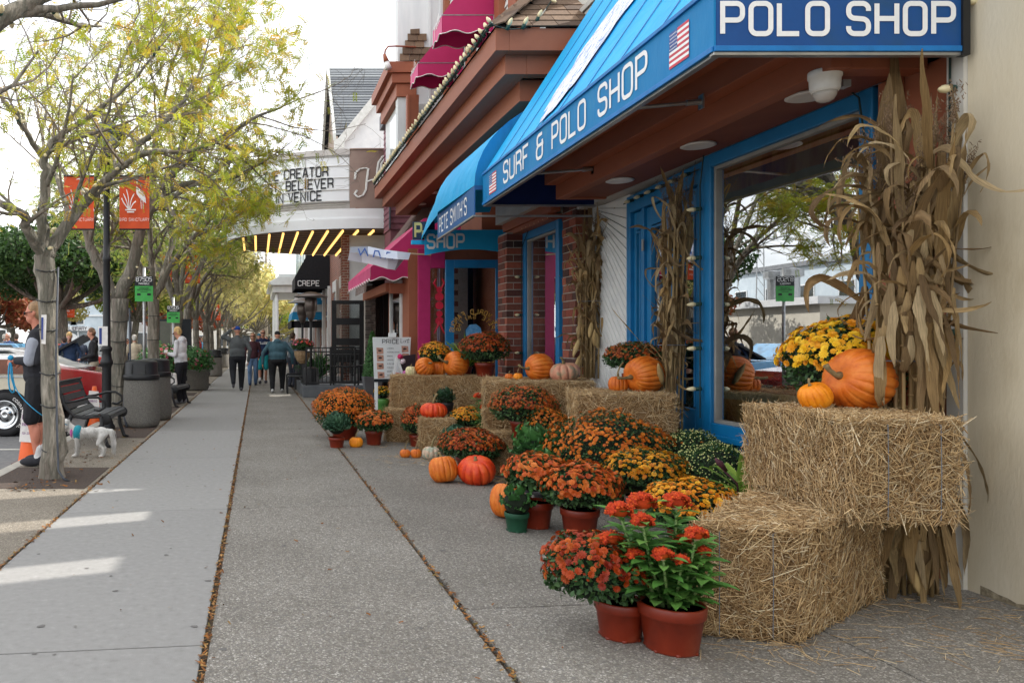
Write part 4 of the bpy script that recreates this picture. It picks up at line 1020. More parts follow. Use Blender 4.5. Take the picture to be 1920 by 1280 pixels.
# leaning brown sheet roof beside the marquee and the dark awning under it
t = thing('brown_awning','faded brown fabric awning sloping beside the magenta one','awning',(3.0,18.8,3.5))
b = MB(); b.poly([(2.45,17.4,2.72),(2.45,19.3,2.72),(3.9,19.3,4.6),(3.9,17.4,4.6)]); ob('canvas',b,mat('brown_canvas',[(104,84,80),(124,104,98)],rough=.8,scale=1.5,stretch=(.4,5,.4)),t)
b = MB(); b.poly([(2.45,17.4,2.72),(3.9,17.4,4.6),(3.9,17.4,2.9)]); ob('end_panel',b,mat('brown_canvas',[]),t)
b = MB(); n = 30
for i in range(n): y0,y1 = 17.4+1.9*i/n,17.4+1.9*(i+.8)/n; b.quad((2.44,y0,2.5),(2.44,y1,2.5),(2.45,y1,2.72),(2.45,y0,2.72))
ob('fringe',b,mat('brown_canvas',[]),t)
# large magenta awning at street level
t = thing('large_magenta_awning','large magenta awning with scalloped edge over the shop doorway','awning',(2.6,14.5,2.9))
b = MB(); b.quad((2.0,13.7,2.68),(2.0,17.0,2.68),(2.95,17.0,3.55),(2.95,13.7,3.55)); ob('canvas',b,M_MAG,t)
b = MB(); b.poly([(2.0,13.7,2.68),(3.6,13.7,2.68),(3.6,13.7,3.55),(2.95,13.7,3.55)]); ob('end_panel',b,M_MAG,t)
b = MB(); n = 40; ed = []
for i in range(n+1): s = i/n; ed.append(Vector((2.0+1.6*s,13.695,2.44+.07*(.5-.5*math.cos(s*4*2*math.pi)))))
for i in range(n): b.quad(ed[i],ed[i+1],(ed[i+1].x,13.695,2.68),(ed[i].x,13.695,2.68))
v = ob('valance',b,M_MAG,t); b = MB(); b.tube(ed,.01,5); ob('piping',b,M_PIPE,v)
b = MB(); n = 60; ed = []
for i in range(n+1): s = i/n; ed.append(Vector((1.995,17.0-3.3*s,2.44+.05*(.5-.5*math.cos(s*11*2*math.pi)))))
for i in range(n): b.quad(ed[i],ed[i+1],(1.995,ed[i+1].y,2.68),(1.995,ed[i].y,2.68))
v = ob('valance',b,M_MAGD,t); b = MB(); b.tube(ed,.01,5); ob('piping',b,M_PIPE,v)
b = MB(); b.tube([(2.0,13.72,2.64),(3.6,13.72,2.64)],.018,6); ob('frame',b,M_METAL,t)
b = MB(); b.box(2.4,3.6,14.0,14.12,2.24,2.42); ob('timber_beam',b,M_RUST,t); b = MB(); b.box(2.34,2.46,14.13,17.2,2.28,2.44); ob('timber_beam',b,M_RUST,t)
# rolled flag hanging from its pole under the awnings
t = thing('garden_flag','white patterned flag hanging from a short pole below the marquee','flag',(2.2,14,3.0))
b = MB(); b.tube([tuple(P(655,468,13.2)),tuple(P(808,478,13.2))],.013,8); ob('flag_pole',b,mat('pale_wood',[(206,180,150)]),t)
def cloth(pts_top,pts_bot,Y,name,m,nn=14):
    b = MB(); T = [P(u,v,Y+.06*math.sin(i*1.3)) for i,(u,v) in enumerate(pts_top)]; Bm = [P(u,v,Y+.1*math.cos(i*1.1)) for i,(u,v) in enumerate(pts_bot)]
    for i in range(len(T)-1): b.quad(Bm[i],Bm[i+1],T[i+1],T[i])
    return ob(name,b,m,t,smooth=True)
fm = bpy.data.materials.new('flag_cloth'); fm.use_nodes = True; n = fm.node_tree.nodes; L = fm.node_tree.links
vo = n.new('ShaderNodeTexVoronoi'); vo.inputs['Scale'].default_value = 5; tc = n.new('ShaderNodeTexCoord'); L.new(tc.outputs['Object'],vo.inputs['Vector'])
rp = n.new('ShaderNodeValToRGB'); rp.color_ramp.interpolation = 'CONSTANT'; e = rp.color_ramp.elements; e[0].color = s2l(70,110,190); e[0].position = 0; e[1].position = .12; e[1].color = s2l(190,60,90)
for p_,c_ in ((.22,(226,196,120)),(.30,(206,202,210))): x = e.new(p_); x.color = s2l(*c_)
L.new(vo.outputs['Distance'],rp.inputs['Fac']); L.new(rp.outputs['Color'],n['Principled BSDF'].inputs['Base Color'])
cloth([(657,464),(680,463),(705,467),(730,470),(752,474),(768,474)],[(652,488),(678,492),(704,497),(726,504),(740,506),(741,507)],13.1,'flag_cloth',fm)
cloth([(657,463),(690,462),(720,468),(745,471),(770,474)],[(656,473),(690,476),(720,483),(745,486),(766,487)],12.98,'flag_fold',mat('flag_white',[(206,214,232),(224,228,240)]))
b = MB(); 
strokes(b,[[(672,466),(676,478),(684,466),(690,480)],[(700,482),(703,470),(710,471),(714,484)],[(722,485),(726,473),(733,474),(736,486)],[(744,474),(746,484),(754,484),(756,475)]],2.4,lambda x,y: tuple(P(x,y,12.95))); ob('flag_lettering',b,mat('flag_ink',[(70,110,190)]),t)

# ------------------------------------------------------------------ cafe terrace beyond
t = thing('terrace_plinth','low dark grey stone plinth under the cafe railing','plinth',(2.0,20,0))
b = MB(); b.box(1.12,3.2,19.0,24.5,0,.29); ob('plinth',b,mat('dark_stone',[(84,88,94),(102,106,110)],rough=.7,scale=5,bump=.2),t,bevel=.01)
ra = thing('terrace_railing','black iron railing round the cafe terrace','railing',(2.0,19.5,.29))
b = MB(); 
for (p,q) in (((1.2,19.1),(3.0,19.1)),((1.2,19.1),(1.2,23.5))):
    for z in (.36,1.22,1.12): b.bar((*p,z),(*q,z),.035,.03)
ob('rail',b,M_BLACK,ra)
for i in range(19): b = MB(); x = 1.2+i*.1; b.tube([(x,19.1,.29 if i % 6 == 0 else .36),(x,19.1,1.24 if i % 6 == 0 else 1.2)],.022 if i % 6 == 0 else .009,6); ob('baluster',b,M_BLACK,ra)
for i in range(1,36): b = MB(); y = 19.1+i*.12; b.tube([(1.2,y,.36),(1.2,y,1.2)],.009,5); ob('baluster',b,M_BLACK,ra)
for i in range(4):
    x = 1.5+i*.42; b = MB(); b.tube([(x,19.09,.5),(x+.06,19.09,.62),(x+.06,19.09,.95),(x,19.09,1.07),(x-.06,19.09,.95),(x-.06,19.09,.62),(x,19.09,.5)],.010,5); ob('scroll',b,M_BLACK,ra)
def cafe_chair(x,y,rz,label,z0=.29,w=.42):
    c = thing('cafe_chair',label,'chair',(x,y,z0),group='black cafe chairs'); q = Matrix.Rotation(rz,4,'Z')
    f = lambda a,b_,c_: tuple(Vector((x,y,z0))+(q @ Vector((a,b_,c_))))
    def bx(x0,x1,y0,y1,z0_,z1_): return MB().hexa([f(x0,y0,z0_),f(x1,y0,z0_),f(x1,y1,z0_),f(x0,y1,z0_),f(x0,y0,z1_),f(x1,y0,z1_),f(x1,y1,z1_),f(x0,y1,z1_)])
    ob('seat',bx(-w/2,w/2,-w/2,w/2,.43,.47),M_BLACK,c)
    for sx in (-1,1):
        for sy,h in ((-1,.95),(1,.43)): ob('leg',bx(sx*w/2-.02,sx*w/2+.02,sy*w/2-.02,sy*w/2+.02,0,h),M_BLACK,c)
    for z in (.58,.70,.82,.93): ob('back_slat',bx(-w/2,w/2,-w/2-.012,-w/2+.012,z-.03,z+.03),M_BLACK,c)
    return c
cafe_chair(1.0,20.6,R(90),'black slat back chair just outside the railing',0)
cafe_chair(1.05,22.2,R(90),'black chair beyond the first one outside the railing',0)
cafe_chair(2.2,19.6,R(180),'wide black chair seen through the railing',w=.62)
cafe_chair(2.75,20.2,R(-90),'black chair nearest the potted topiary',w=.5)
tb = thing('cafe_table','dark cafe table on the terrace between the chairs','table',(2.25,20.6,.29))
b = MB(); b.box(1.8,2.7,20.3,20.9,1.0,1.04); ob('tabletop',b,M_BLACK,tb); b = MB(); b.tube([(2.25,20.6,.3),(2.25,20.6,1.0)],.04,8); b.box(2.0,2.5,20.4,20.8,.29,.32); ob('pedestal',b,M_BLACK,tb)
M_HEAT = mat('heater_metal',[(92,84,80),(120,110,104)],rough=.35,metal=.7,scale=4)
def heater(x,y,s,label,hoodm):
    c = thing('patio_heater',label,'patio heater',(x,y,.0),group='patio heaters on the terrace'); z = lambda v: v*s
    b = MB(); b.lathe((x,y,0),[(.24,0),(.24,.05),(.20,.62),(.19,.70),(.05,.74)],20); ob('base',b,M_BLACK,c,smooth=False)
    b = MB(); b.tube([(x,y,.7),(x,y,z(1.95))],.035,8); ob('pole',b,M_BLACK,c,smooth=True)
    b = MB(); b.lathe((x,y,z(1.9)),[(.05,0),(.10,.1),(.13,.22),(.13,.24),(.155,.26),(.155,.56),(.13,.58)],16); ob('burner',b,M_HEAT,c,smooth=True)
    b = MB(); b.lathe((x,y,z(1.9)),[(.0,.74),(.12,.72),(.42,.62),(.43,.60),(.40,.60),(.1,.68)],28); ob('reflector',b,hoodm,c,smooth=True)
heater(1.35,19.6,1.0,'nearer patio heater with a bronze disc hood',M_HEAT)
heater(1.30,22.4,1.0,'farther patio heater with a pale disc hood',mat('pale_hood',[(186,188,194)],rough=.3,metal=.5))
t = thing('flower_basket','woven basket of pink flowers hung on the railing','planter',(1.15,19.4,1.1))
b = MB(); b.lathe((1.12,19.35,.82),[(.05,0),(.14,.08),(.20,.22),(.21,.32)],14); ob('basket',b,mat('woven_fibre',[(120,96,70),(164,138,104)],scale=30,bump=.5),t)
# open black glazed door, stacked-stone pier and dark shop front
t = thing('black_glazed_door','open black glazed door standing beside the terrace chairs','door',(2.3,21,1))
DY = 21.2
dx0,dx1 = (622-VPX)*DY/F,(683-VPX)*DY/F; dz = lambda v: CH+(HY-v)*DY/F
rails = [(563,570),(596,609),(634,647),(655,675)]
b = MB(); b.box(dx0,dx0+.13,DY,DY+.05,.3,dz(563)); b.box(dx1-.13,dx1,DY,DY+.05,.3,dz(563))
for a,c in rails: b.box(dx0+.13,dx1-.13,DY,DY+.05,dz(c),dz(a))
ob('door_frame',b,M_BLACK,t,bevel=.005); b = MB(); b.box(dx0+.13,dx1-.13,DY+.02,DY+.026,.5,dz(570)); ob('pane',b,M_GLASS2,t)
t = thing('stone_pier','narrow pier of stacked grey stone left of the dark shop front','pillar',(2.95,18.2,0))
b = MB(); b.box(2.56,2.78,18.32,18.6,0,2.7); ob('core',b,M_MORTAR,t)
M_STONE = mat('stacked_stone',[(96,88,84),(124,114,108),(78,72,70),(108,94,88)],rough=.95,var=True,scale=18,bump=.5)
z = .3
while z < 2.66:
    h = rnd.uniform(.045,.08); x = 2.55
    while x < 2.78: w = rnd.uniform(.06,.16); w = min(w,2.79-x); b = MB(); b.box(x+.003,x+w-.003,18.24+rnd.uniform(0,.03),18.4,z+.003,z+h-.003); ob('stone',b,M_STONE,t); x += w
    z += h
t = thing('dark_shop_front','dark recessed shop front between stone pier and white window','building',(3.2,18.5,0))
b = MB(); b.box(2.78,3.6,18.6,18.8,0,2.75); b.box(2.5,4,18.2,19.4,2.75,2.95); ob('wall',b,M_BLACK,t); b = MB(); b.box(2.85,2.9,18.56,18.6,0,2.7); b.box(3.0,3.02,18.5,18.6,0,2.7); ob('mullion',b,mat('dark_grey_trim',[(52,54,58)]),t)
b = MB(); b.box(2.36,2.56,21.6,21.9,.0,4.35); ob('brick_return',b,mat_brick('far_brick',(150,88,70),(124,70,58),(176,164,150)),t); b = MB(); b.box(2.56,3.6,21.65,21.9,0,4.35); ob('painted_block_wall',b,M_WHITEP,t)
# brick building past the marquee with white pilasters, striped and black awnings
M_BRK = mat_brick('brown_brick',(148,90,74),(120,68,56),(168,156,144))
bb = thing('brick_arcade','brown brick building with white arched shop windows beyond the terrace','building',(3.5,28,0))
b = MB()
b.box(2.9,9,22.0,27.5,0,4.3); b.box(2.9,9,27.5,42,0,7.6)
ob('wall',b,M_BRK,bb)
for i,y in enumerate((23.0,25.0,27.4,30.5,33,36,39)):
    b = MB(); b.box(2.78,2.9,y,y+.28,0,3.5); b.box(2.80,2.9,y+.28,y+1.6,3.2,3.6); ob('pilaster',b,M_WHITEP,bb)
    f = MB(); f.box(2.85,2.89,y+.34,y+1.5,.8,3.15); w_ = ob('window',f,M_GLASS,bb)
    f = MB(); f.box(2.82,2.86,y+.9,y+.94,.8,3.15); f.box(2.82,2.86,y+.34,y+1.5,2.4,2.44); ob('glazing_bar',f,M_WHITEP,w_)
b = MB(); b.box(3.4,3.9,22.0,22.4,0,4.3); ob('painted_pier',b,M_WHITEP,bb)
t = thing('black_awning','tall sloping black awning with white letters past the brick wall','awning',(2.6,33,3))
def shed(parent,x0,x1,ya,yb,zb,zt,val,m,name='canvas'):
    b = MB(); b.quad((x0,ya,zb+val),(x0,yb,zb+val),(x1,yb,zt),(x1,ya,zt)); ob(name,b,m,parent)
    for y in (ya,yb): b = MB(); b.poly([(x0,y,zb),(x1,y,zb),(x1,y,zt),(x0,y,zb+val)]); ob('end_panel',b,m,parent)
    b = MB(); b.quad((x0,ya,zb),(x0,yb,zb),(x0,yb,zb+val),(x0,ya,zb+val)); ob('valance',b,m,parent)
shed(t,1.5,2.9,31,33.6,3.5,6.5,.5,M_BLKCL)
b = MB(); text(b,'CREPE',(1.62,30.98,3.62),(1,0,0),(0,0,1),.2,w=.13,gap=.05,sw=.9); ob('lettering',b,M_LET,t)
t = thing('striped_awning','rounded blue and white striped awning','awning',(2.3,35,2.5))
for i in range(6):
    a0,a1 = i/6*math.pi/2,(i+1)/6*math.pi/2; f = lambda a: (3.0-1.5*math.cos(a),2.35+1.35*math.sin(a)); p,q = f(a0),f(a1)
    b = MB(); b.quad((p[0],34,p[1]),(p[0],38,p[1]),(q[0],38,q[1]),(q[0],34,q[1])); b.poly([(p[0],34,p[1]),(3.0,34,p[1]),(3.0,34,q[1]),(q[0],34,q[1])]); ob('stripe',b,[mat('aqua_canvas',[(30,140,196)]),M_WHITEP][i % 2],t)
b = MB(); b.box(1.5,3,34,34.1,2.0,2.3); b.box(1.48,1.6,34,38,2.0,2.3); ob('valance',b,M_BLKCL,t)
t = thing('white_porch','white columned porch with a flat cornice beyond the awnings','building',(2,46,0))
b = MB(); b.box(.85,6,44,52,4.2,4.6); b.prism([(.6,43.8,4.6),(.6,43.8,4.75),(1.2,43.8,5.1),(6,43.8,5.1),(6,43.8,4.6)],(0,8.4,0)); b.box(1.2,6,43.9,52,5.1,5.25); ob('cornice',b,M_WHITEP,t,bevel=.02)
for (x,y) in ((1.1,44.3),(1.1,46.8),(1.1,49.3),(1.1,51.8),(2.2,44.3),(2.6,44.3),(3.0,44.3)): b = MB(); b.lathe((x,y,0),[(.13,0),(.11,.1),(.10,4.2)],12); ob('column',b,M_WHITEP,t,smooth=True)
b = MB(); b.box(2.6,6,45,52,0,4.2); ob('wall',b,mat('porch_wall',[(190,190,188)]),t)
t = thing('roof_balustrade','green glass balustrade on a roof terrace','railing',(2.5,40,6))
b = MB(); b.box(2.3,2.34,37,46,5.3,6.9); ob('glass_panel',b,mat('green_glass',[(110,160,156),(140,184,176)],rough=.1,spec=.8),t)
for i in range(7): b = MB(); b.box(2.27,2.37,37+i*1.5,37.06+i*1.5,5.3,7.0); ob('post',b,M_METAL,t)
t = thing('harbor_sign','navy and photo hanging sign under the white porch','sign',(1.2,41,3))
sx0,sx1 = (556-VPX)*40/F,(578-VPX)*40/F; sz = lambda v: CH+(HY-v)*40/F
b = MB(); b.box(sx0,sx1,40,40.05,sz(594),sz(582)); ob('sign_board',b,mat('sign_slate',[(44,66,92)]),t)
b = MB(); b.box(sx0,sx1,40,40.05,sz(608),sz(594.3)); ob('photo_board',b,mat('sign_photo',[(80,110,60),(150,170,176),(60,90,50)],scale=6),t)
b = MB(); text(b,'HARBOR',(sx0+.12,39.98,sz(588)),(1,0,0),(0,0,1),.11,w=.06,gap=.018,sw=1.2); ob('lettering',b,M_LET,t)
b = MB(); b.tube([(sx0+.1,40,sz(582)),(sx0+.1,40,4.3)],.015,5); b.tube([(sx1-.1,40,sz(582)),(sx1-.1,40,4.3)],.015,5); ob('hanger',b,M_METAL,t)
t = thing('porch_lamp','white bell shaped lamp hanging below the porch cornice','lamp',(1.5,38,3.6))
b = MB(); lx = (536+12-VPX)*38/F+.0; b.lathe(((563-VPX)*38/F,38,3.75),[(.19,0),(.15,.08),(.05,.22),(.02,.3),(.02,1.0)],16); ob('lamp_shade',b,M_LAMPW,t,smooth=True)
t = thing('utility_pole','tall wooden utility pole beyond the trees','pole',(.9,85,0))
b = MB(); b.tube([(.95,85,0),(.95,85,12)],[.2,.14],8); ob('pole',b,mat('pole_wood',[(150,140,124)]),t,smooth=True)
# ------------------------------------------------------------------ straw bales
M_STRAWC = mat('straw_core',[(112,84,54),(142,112,76),(92,66,42)],rough=1,scale=26,bump=.8,bscale=120)
M_STRAW = mat('straw',[(182,148,104),(210,178,130),(154,120,80),(226,200,156),(194,162,116),(134,104,68),(238,220,184)],rough=.62,var=True,scale=20,dark=.85,spec=.35)
M_TWINE = mat('blue_twine',[(96,116,140),(130,124,112)],rough=.8,scale=30)
# three straw shapes: bent four-sided sliver
def straw_tpl():
    P_ = [(-.5,0,0),(-.1,.02,.02),(.5,-.01,0)]
    V_ = []; r = .5
    for i,(x,y,z) in enumerate(P_):
        k = (.9,1,.6)[i]
        V_ += [(x,y*0 - k*r,z*0),(x,k*r,0),(x,0,k*r*.9)]
    F_ = []
    for i in range(2):
        for k in range(3): F_.append((i*3+k,i*3+(k+1) % 3,(i+1)*3+(k+1) % 3,(i+1)*3+k))
    return np.array(V_,float),np.array(F_)
STV,STF = straw_tpl()
def straws(O,D,L_,W_,lift=None):
    """O centres, D directions, L_ lengths, W_ widths"""
    N = len(O); D = D/np.linalg.norm(D,axis=1,keepdims=True)
    a = nr.normal(0,1,(N,3)); y = np.cross(D,a); y /= np.linalg.norm(y,axis=1,keepdims=True); z = np.cross(D,y)
    M = np.stack([D*L_[:,None],y*W_[:,None],z*W_[:,None]],axis=2)
    return scatter(STV,STF,M,O,nr.uniform(0,1,N))
def bale(label,fp,z0,z1,n=4200,vert=.5,loose=.12,wid=(.0028,.006),grp='straw bales of the autumn display',twine=()):
    """fp: four footprint corners, counter-clockwise seen from above"""
    c = sum((Vector((*p,0)) for p in fp),Vector())/4; t = thing('straw_bale',label,'straw bale',(c.x,c.y,z0),group=grp)
    nx,nz = 9,7; V_,F_ = [],[]; ring = []
    def corner_pts():
        out = []
        for i in range(4):
            a,b_ = Vector(fp[i]),Vector(fp[(i+1) % 4])
            for k in range(nx): out.append(a.lerp(b_,k/nx))
        return out
    cp = corner_pts(); m = len(cp); cc = Vector((c.x,c.y))
    for j in range(nz+1):
        z = z0+(z1-z0)*j/nz; sh_ = .955 if j in (0,nz) else 1.0
        for i,p in enumerate(cp):
            kcorn = i % nx; r_ = .97 if kcorn == 0 else 1.0
            d = (p-cc)*(sh_*r_*(1+.03*mnoise.noise(Vector((p.x*5,p.y*5,z*5))))-.02)
            V_.append((cc.x+d.x,cc.y+d.y,z + (.014*mnoise.noise(Vector((p.x*4,p.y*4,3))) if j == nz else 0)))
    for j in range(nz):
        for i in range(m): F_.append((j*m+i,j*m+(i+1) % m,(j+1)*m+(i+1) % m,(j+1)*m+i))
    F_.append(tuple(nz*m+i for i in range(m))); F_.append(tuple(reversed(range(m))))
    ob('bale_core',MB().add(V_,F_),M_STRAWC,t,smooth=False)
    # straws on the four sides and on the top, denser where they are seen
    areas = []; 
    for i in range(4):
        a,b_ = Vector(fp[i]),Vector(fp[(i+1) % 4]); nrm = Vector(((b_-a).y,-(b_-a).x)).normalized(); vis = 1.0 if nrm.dot(-cc.normalized()) > -.2 or nrm.x < -.3 else .25
        areas.append(((b_-a).length*(z1-z0)*vis,('s',a,b_,nrm)))
    topa = abs((Vector(fp[2])-Vector(fp[0])).cross(Vector(fp[3])-Vector(fp[1])))/2 if hasattr(Vector((0,0)),'cross') else .5
    areas.append((topa*.9,('t',)))
    tot = sum(a for a,_ in areas); Os,Ds,Ls = [],[],[]
    for ar,k in areas:
        q = int(n*ar/tot)
        if k[0] == 's':
            a,b_,nrm = k[1:]; s = nr.uniform(-.01,1.01,q); h = nr.uniform(0,1,q)**.95
            ta = np.array([(b_-a).x,(b_-a).y,0])/(b_-a).length
            base = np.array([a.x,a.y,z0]) + np.outer(s,[(b_-a).x,(b_-a).y,0]) + np.outer(h,[0,0,z1-z0])
            off = nr.uniform(-.012,.012,q)
            base += np.outer(off,[nrm.x,nrm.y,0])
            # bunches of straws share a direction
            ph = nr.normal(0,1,q)*.6 + 1.2*np.sin(s*11+h*3.0)+np.where(nr.uniform(0,1,q) < vert,1.35,0)
            d = np.outer(np.cos(ph),ta)+np.outer(np.sin(ph),[0,0,1]); out = np.abs(nr.normal(0,loose,q)); d += np.outer(out,[nrm.x,nrm.y,-.25])
            L1 = nr.uniform(.03,.13,q)*np.where(nr.uniform(0,1,q) < .1,1.5,1)
        else:
            s,r2 = nr.uniform(0,1,q),nr.uniform(0,1,q); f = [np.array(p) for p in fp]
            pts = (f[0][None]*((1-s)*(1-r2))[:,None]+f[1][None]*(s*(1-r2))[:,None]+f[2][None]*(s*r2)[:,None]+f[3][None]*((1-s)*r2)[:,None])
            base = np.concatenate([pts,np.full((q,1),z1)],1); base[:,2] += nr.uniform(-.012,.014,q)
            ph = nr.uniform(0,6.28,q); d = np.stack([np.cos(ph),np.sin(ph),np.abs(nr.normal(0,loose*1.6,q))],1); L1 = nr.uniform(.03,.13,q)
        Os.append(base); Ds.append(d); Ls.append(L1)
    O,D,L1 = np.concatenate(Os),np.concatenate(Ds),np.concatenate(Ls)
    O[:,2] = np.maximum(O[:,2],z0+.004)
    Wd = nr.uniform(wid[0],wid[1],len(O))
    V2,F2,vv = straws(O,D,L1,Wd); V2[:,2] = np.maximum(V2[:,2],.003)
    o0 = np.array(wloc(t)); o = link('straw',npmesh('straw',V2-o0,F2,M_STRAW,vv),t); o['kind'] = 'stuff'
    for (i,s) in twine:
        a,b_ = Vector(fp[i]),Vector(fp[(i+1) % 4]); p = a.lerp(b_,s); nrm = Vector(((b_-a).y,-(b_-a).x)).normalized(); q = Vector(fp[(i+3) % 4]).lerp(Vector(fp[(i+2) % 4]),s)
        b = MB(); b.tube([(p.x+nrm.x*.012,p.y+nrm.y*.012,z0+.02),(p.x+nrm.x*.016,p.y+nrm.y*.016,(z0+z1)/2),(p.x+nrm.x*.012,p.y+nrm.y*.012,z1-.01),(q.x,q.y,z1+.004)],.0018,4); ob('twine',b,M_TWINE,t)
    return t
bale('loose straw bale on the pavement in front, beside the red celosia pot',[(2.00,3.56),(2.43,3.47),(3.30,4.09),(2.86,4.45)],0,.50,11000,.45,.16,twine=((0,.25),(0,.75)))
bale('upper straw bale nearest the cream wall carrying the biggest pumpkin',[(2.81,3.64),(3.28,3.61),(3.70,4.55),(2.94,4.66)],.50,.975,11000,.5,.15,twine=((0,.3),(0,.8)))
bale('straw bale below the window holding an orange pumpkin, beside the blue frame',[(2.74,6.62),(3.48,6.42),(3.72,7.28),(2.98,7.46)],.44,.90,6500,.2,.22)
bale('bottom straw bale hidden behind the big orange mum',[(2.78,6.66),(3.46,6.46),(3.68,7.22),(3.0,7.4)],0,.44,2200)
bale('low straw bale under the red mum, near the red pumpkin',[(2.28,7.90),(2.78,7.66),(3.05,8.30),(2.55,8.52)],0,.42,4200,.5)
bale('lower bale of the tall straw stack in front of the brick pillar',[(2.44,8.34),(3.5,8.04),(3.86,9.2),(2.8,9.4)],0,.46,3200)
bale('upper bale of the tall straw stack carrying orange and pink pumpkins',[(2.42,8.32),(3.5,8.02),(3.86,9.2),(2.8,9.4)],.46,.925,6500,.4)
bale('small straw bale with the bright red pumpkin on top',[(1.96,9.42),(2.34,9.26),(2.62,9.86),(2.22,10.02)],0,.42,3200)
bale('low straw bale at the far left end of the display',[(1.72,10.52),(2.45,10.28),(2.72,10.9),(1.95,11.1)],0,.44,3400)
bale('long straw bale at the far left carrying a row of pumpkins',[(1.84,10.74),(3.12,10.42),(3.36,11.05),(2.05,11.35)],.44,.885,6000,.35)
bale('hidden straw bale behind the low one at the far end',[(2.46,10.6),(3.12,10.44),(3.34,11.0),(2.7,11.15)],0,.44,1500)
# straw lying on the pavement around the bales
N = 900; cs = [(2.4,3.42,.25),(3.3,3.9,.35),(3.4,3.5,.3),(2.0,9.1,.25),(1.9,10.2,.35),(2.3,7.6,.2),(2.1,8.7,.3)]
O = np.array([[c[0]+rnd.gauss(0,c[2]),c[1]+rnd.gauss(0,c[2]*.5),.004+rnd.random()*.004] for c in (rnd.choice(cs) for _ in range(N))]); O[:,0] = np.minimum(O[:,0],3.84)
ph = nr.uniform(0,6.28,N); D = np.stack([np.cos(ph),np.sin(ph),np.zeros(N)],1)
V2,F2,vv = straws(O,D,nr.uniform(.03,.13,N),nr.uniform(.002,.004,N))
tag(link('fallen_straw',npmesh('fallen_straw',V2,F2,M_STRAW,vv)),kind='stuff',label='loose straw scattered on the pavement round the bales')

# ------------------------------------------------------------------ pumpkins
def mat_pumpkin(name,c1,c2,c3):
    m = mat(name,[tuple(int(v*.80) for v in c1),c1,c2,c3,tuple(int(v*.90+20) for v in c2)],rough=.5,scale=9,spec=.4,bump=.3,bscale=30,bdist=.006,detail=9)
    return m
M_PO = mat_pumpkin('pumpkin_orange',(190,92,20),(208,108,28),(214,122,42)); M_PR = mat_pumpkin('pumpkin_red',(192,48,14),(210,66,22),(220,88,34))
M_PP = mat_pumpkin('pumpkin_pink',(190,128,104),(206,150,122),(150,140,112)); M_PG = mat_pumpkin('pumpkin_grey',(150,158,140),(204,170,146),(128,146,124)); M_PB = mat_pumpkin('pumpkin_bright',(226,128,10),(236,142,20),(240,156,36))
M_GOURD = mat('gourd_cream',[(120,134,84),(206,196,150),(216,206,164)],rough=.5,scale=16); M_STEM = mat('pumpkin_stem',[(98,84,58),(136,120,84),(84,88,56)],rough=.8,scale=24,bump=.5)
def pumpkin(label,x,y,z,r,sq=.8,m=None,ribs=22,depth=.045,tilt=(0,0),stem=.5,grp='pumpkins of the autumn display',sd=0,bend=.4):
    """sits on height z; tilt = (angle, heading) leans the stem axis"""
    t = thing('pumpkin',label,'pumpkin',(x,y,z),group=grp)
    H = r*sq; n = ribs*8; V_,F_ = [],[]; nv = 20
    Rm = Matrix.Rotation(tilt[1],3,'Z') @ Matrix.Rotation(tilt[0],3,'Y')
    rr = random.Random(sd or sum(map(ord,label)))
    am = [1+rr.uniform(-.05,.05) for _ in range(ribs)]; pts = []
    for j in range(nv+1):
        ph = math.pi*j/nv
        for i in range(n):
            th = 2*math.pi*i/n; w = i/8; k = int(w) % ribs; fr = abs((w-math.floor(w))-.5)*2
            g_ = 1-depth*(fr**3+1.3*fr**14)*math.sin(ph)**.5 ; g_ *= 1+(am[k]-1)*.5*(1-fr)
            rad = r*math.sin(ph)**.82*g_; zz = H*(abs(math.cos(ph))**.9)*(1 if ph < math.pi/2 else -1)
            if ph < .6: zz -= H*.16*(1-ph/.6)**1.3
            if ph > math.pi-.5: zz += H*.12*(1-(math.pi-ph)/.5)
            p = Vector((rad*math.cos(th),rad*math.sin(th)*(1+.04*(am[0]-1)),zz)); pts.append(Rm @ p)
    lo = min(p.z for p in pts); off = Vector((x,y,z-lo-.012*r/.15))
    V_ = [tuple(p+off) for p in pts]
    for j in range(nv):
        for i in range(n): F_.append((j*n+i,(j+1)*n+i,(j+1)*n+(i+1) % n,j*n+(i+1) % n))
    ob('flesh',MB().add(V_,F_),m or M_PO,t,smooth=True)
    top = Rm @ Vector((0,0,H*.80))+off; ax = Rm @ Vector((0,0,1)); sdv = Rm @ Vector((1,.3,0))
    L_ = r*stem; b = MB()
    pp = [top,top+ax*L_*.35,top+ax*L_*.75+sdv*L_*bend*.4,top+ax*L_*1.0+sdv*L_*bend]
    b.tube(pp,[r*.17,r*.085,r*.07,r*.095],7,jit=.12); ob('stem',b,M_STEM,t,smooth=True)
    return t
pumpkin('biggest orange pumpkin, lying on the upper bale by the corn stalks',3.36,4.32,.975,.178,.82,tilt=(R(-78),R(8)),ribs=18,depth=.03,stem=.55)
pumpkin('small bright orange pumpkin left of the biggest one',3.10,4.30,.975,.082,.95,M_PB,tilt=(R(-25),0),ribs=14)
pumpkin('orange pumpkin on the bale under the corn stalks by the blue frame',3.50,7.0,.90,.172,.92,tilt=(R(-98),R(14)),ribs=20,stem=.85,bend=.1)
pumpkin('small orange pumpkin tucked left of the one under the corn stalks',3.30,7.08,.90,.085,.95,ribs=14,stem=1.6,depth=.07)
pumpkin('round orange pumpkin left of the pink one on the tall stack',3.20,8.78,.925,.158,.95,tilt=(R(-95),R(10)),ribs=18,stem=.8)
pumpkin('dusty pink ribbed pumpkin on the tall stack',3.42,8.62,.925,.165,.66,M_PP,ribs=11,depth=.10,stem=.5,tilt=(R(8),R(200)))
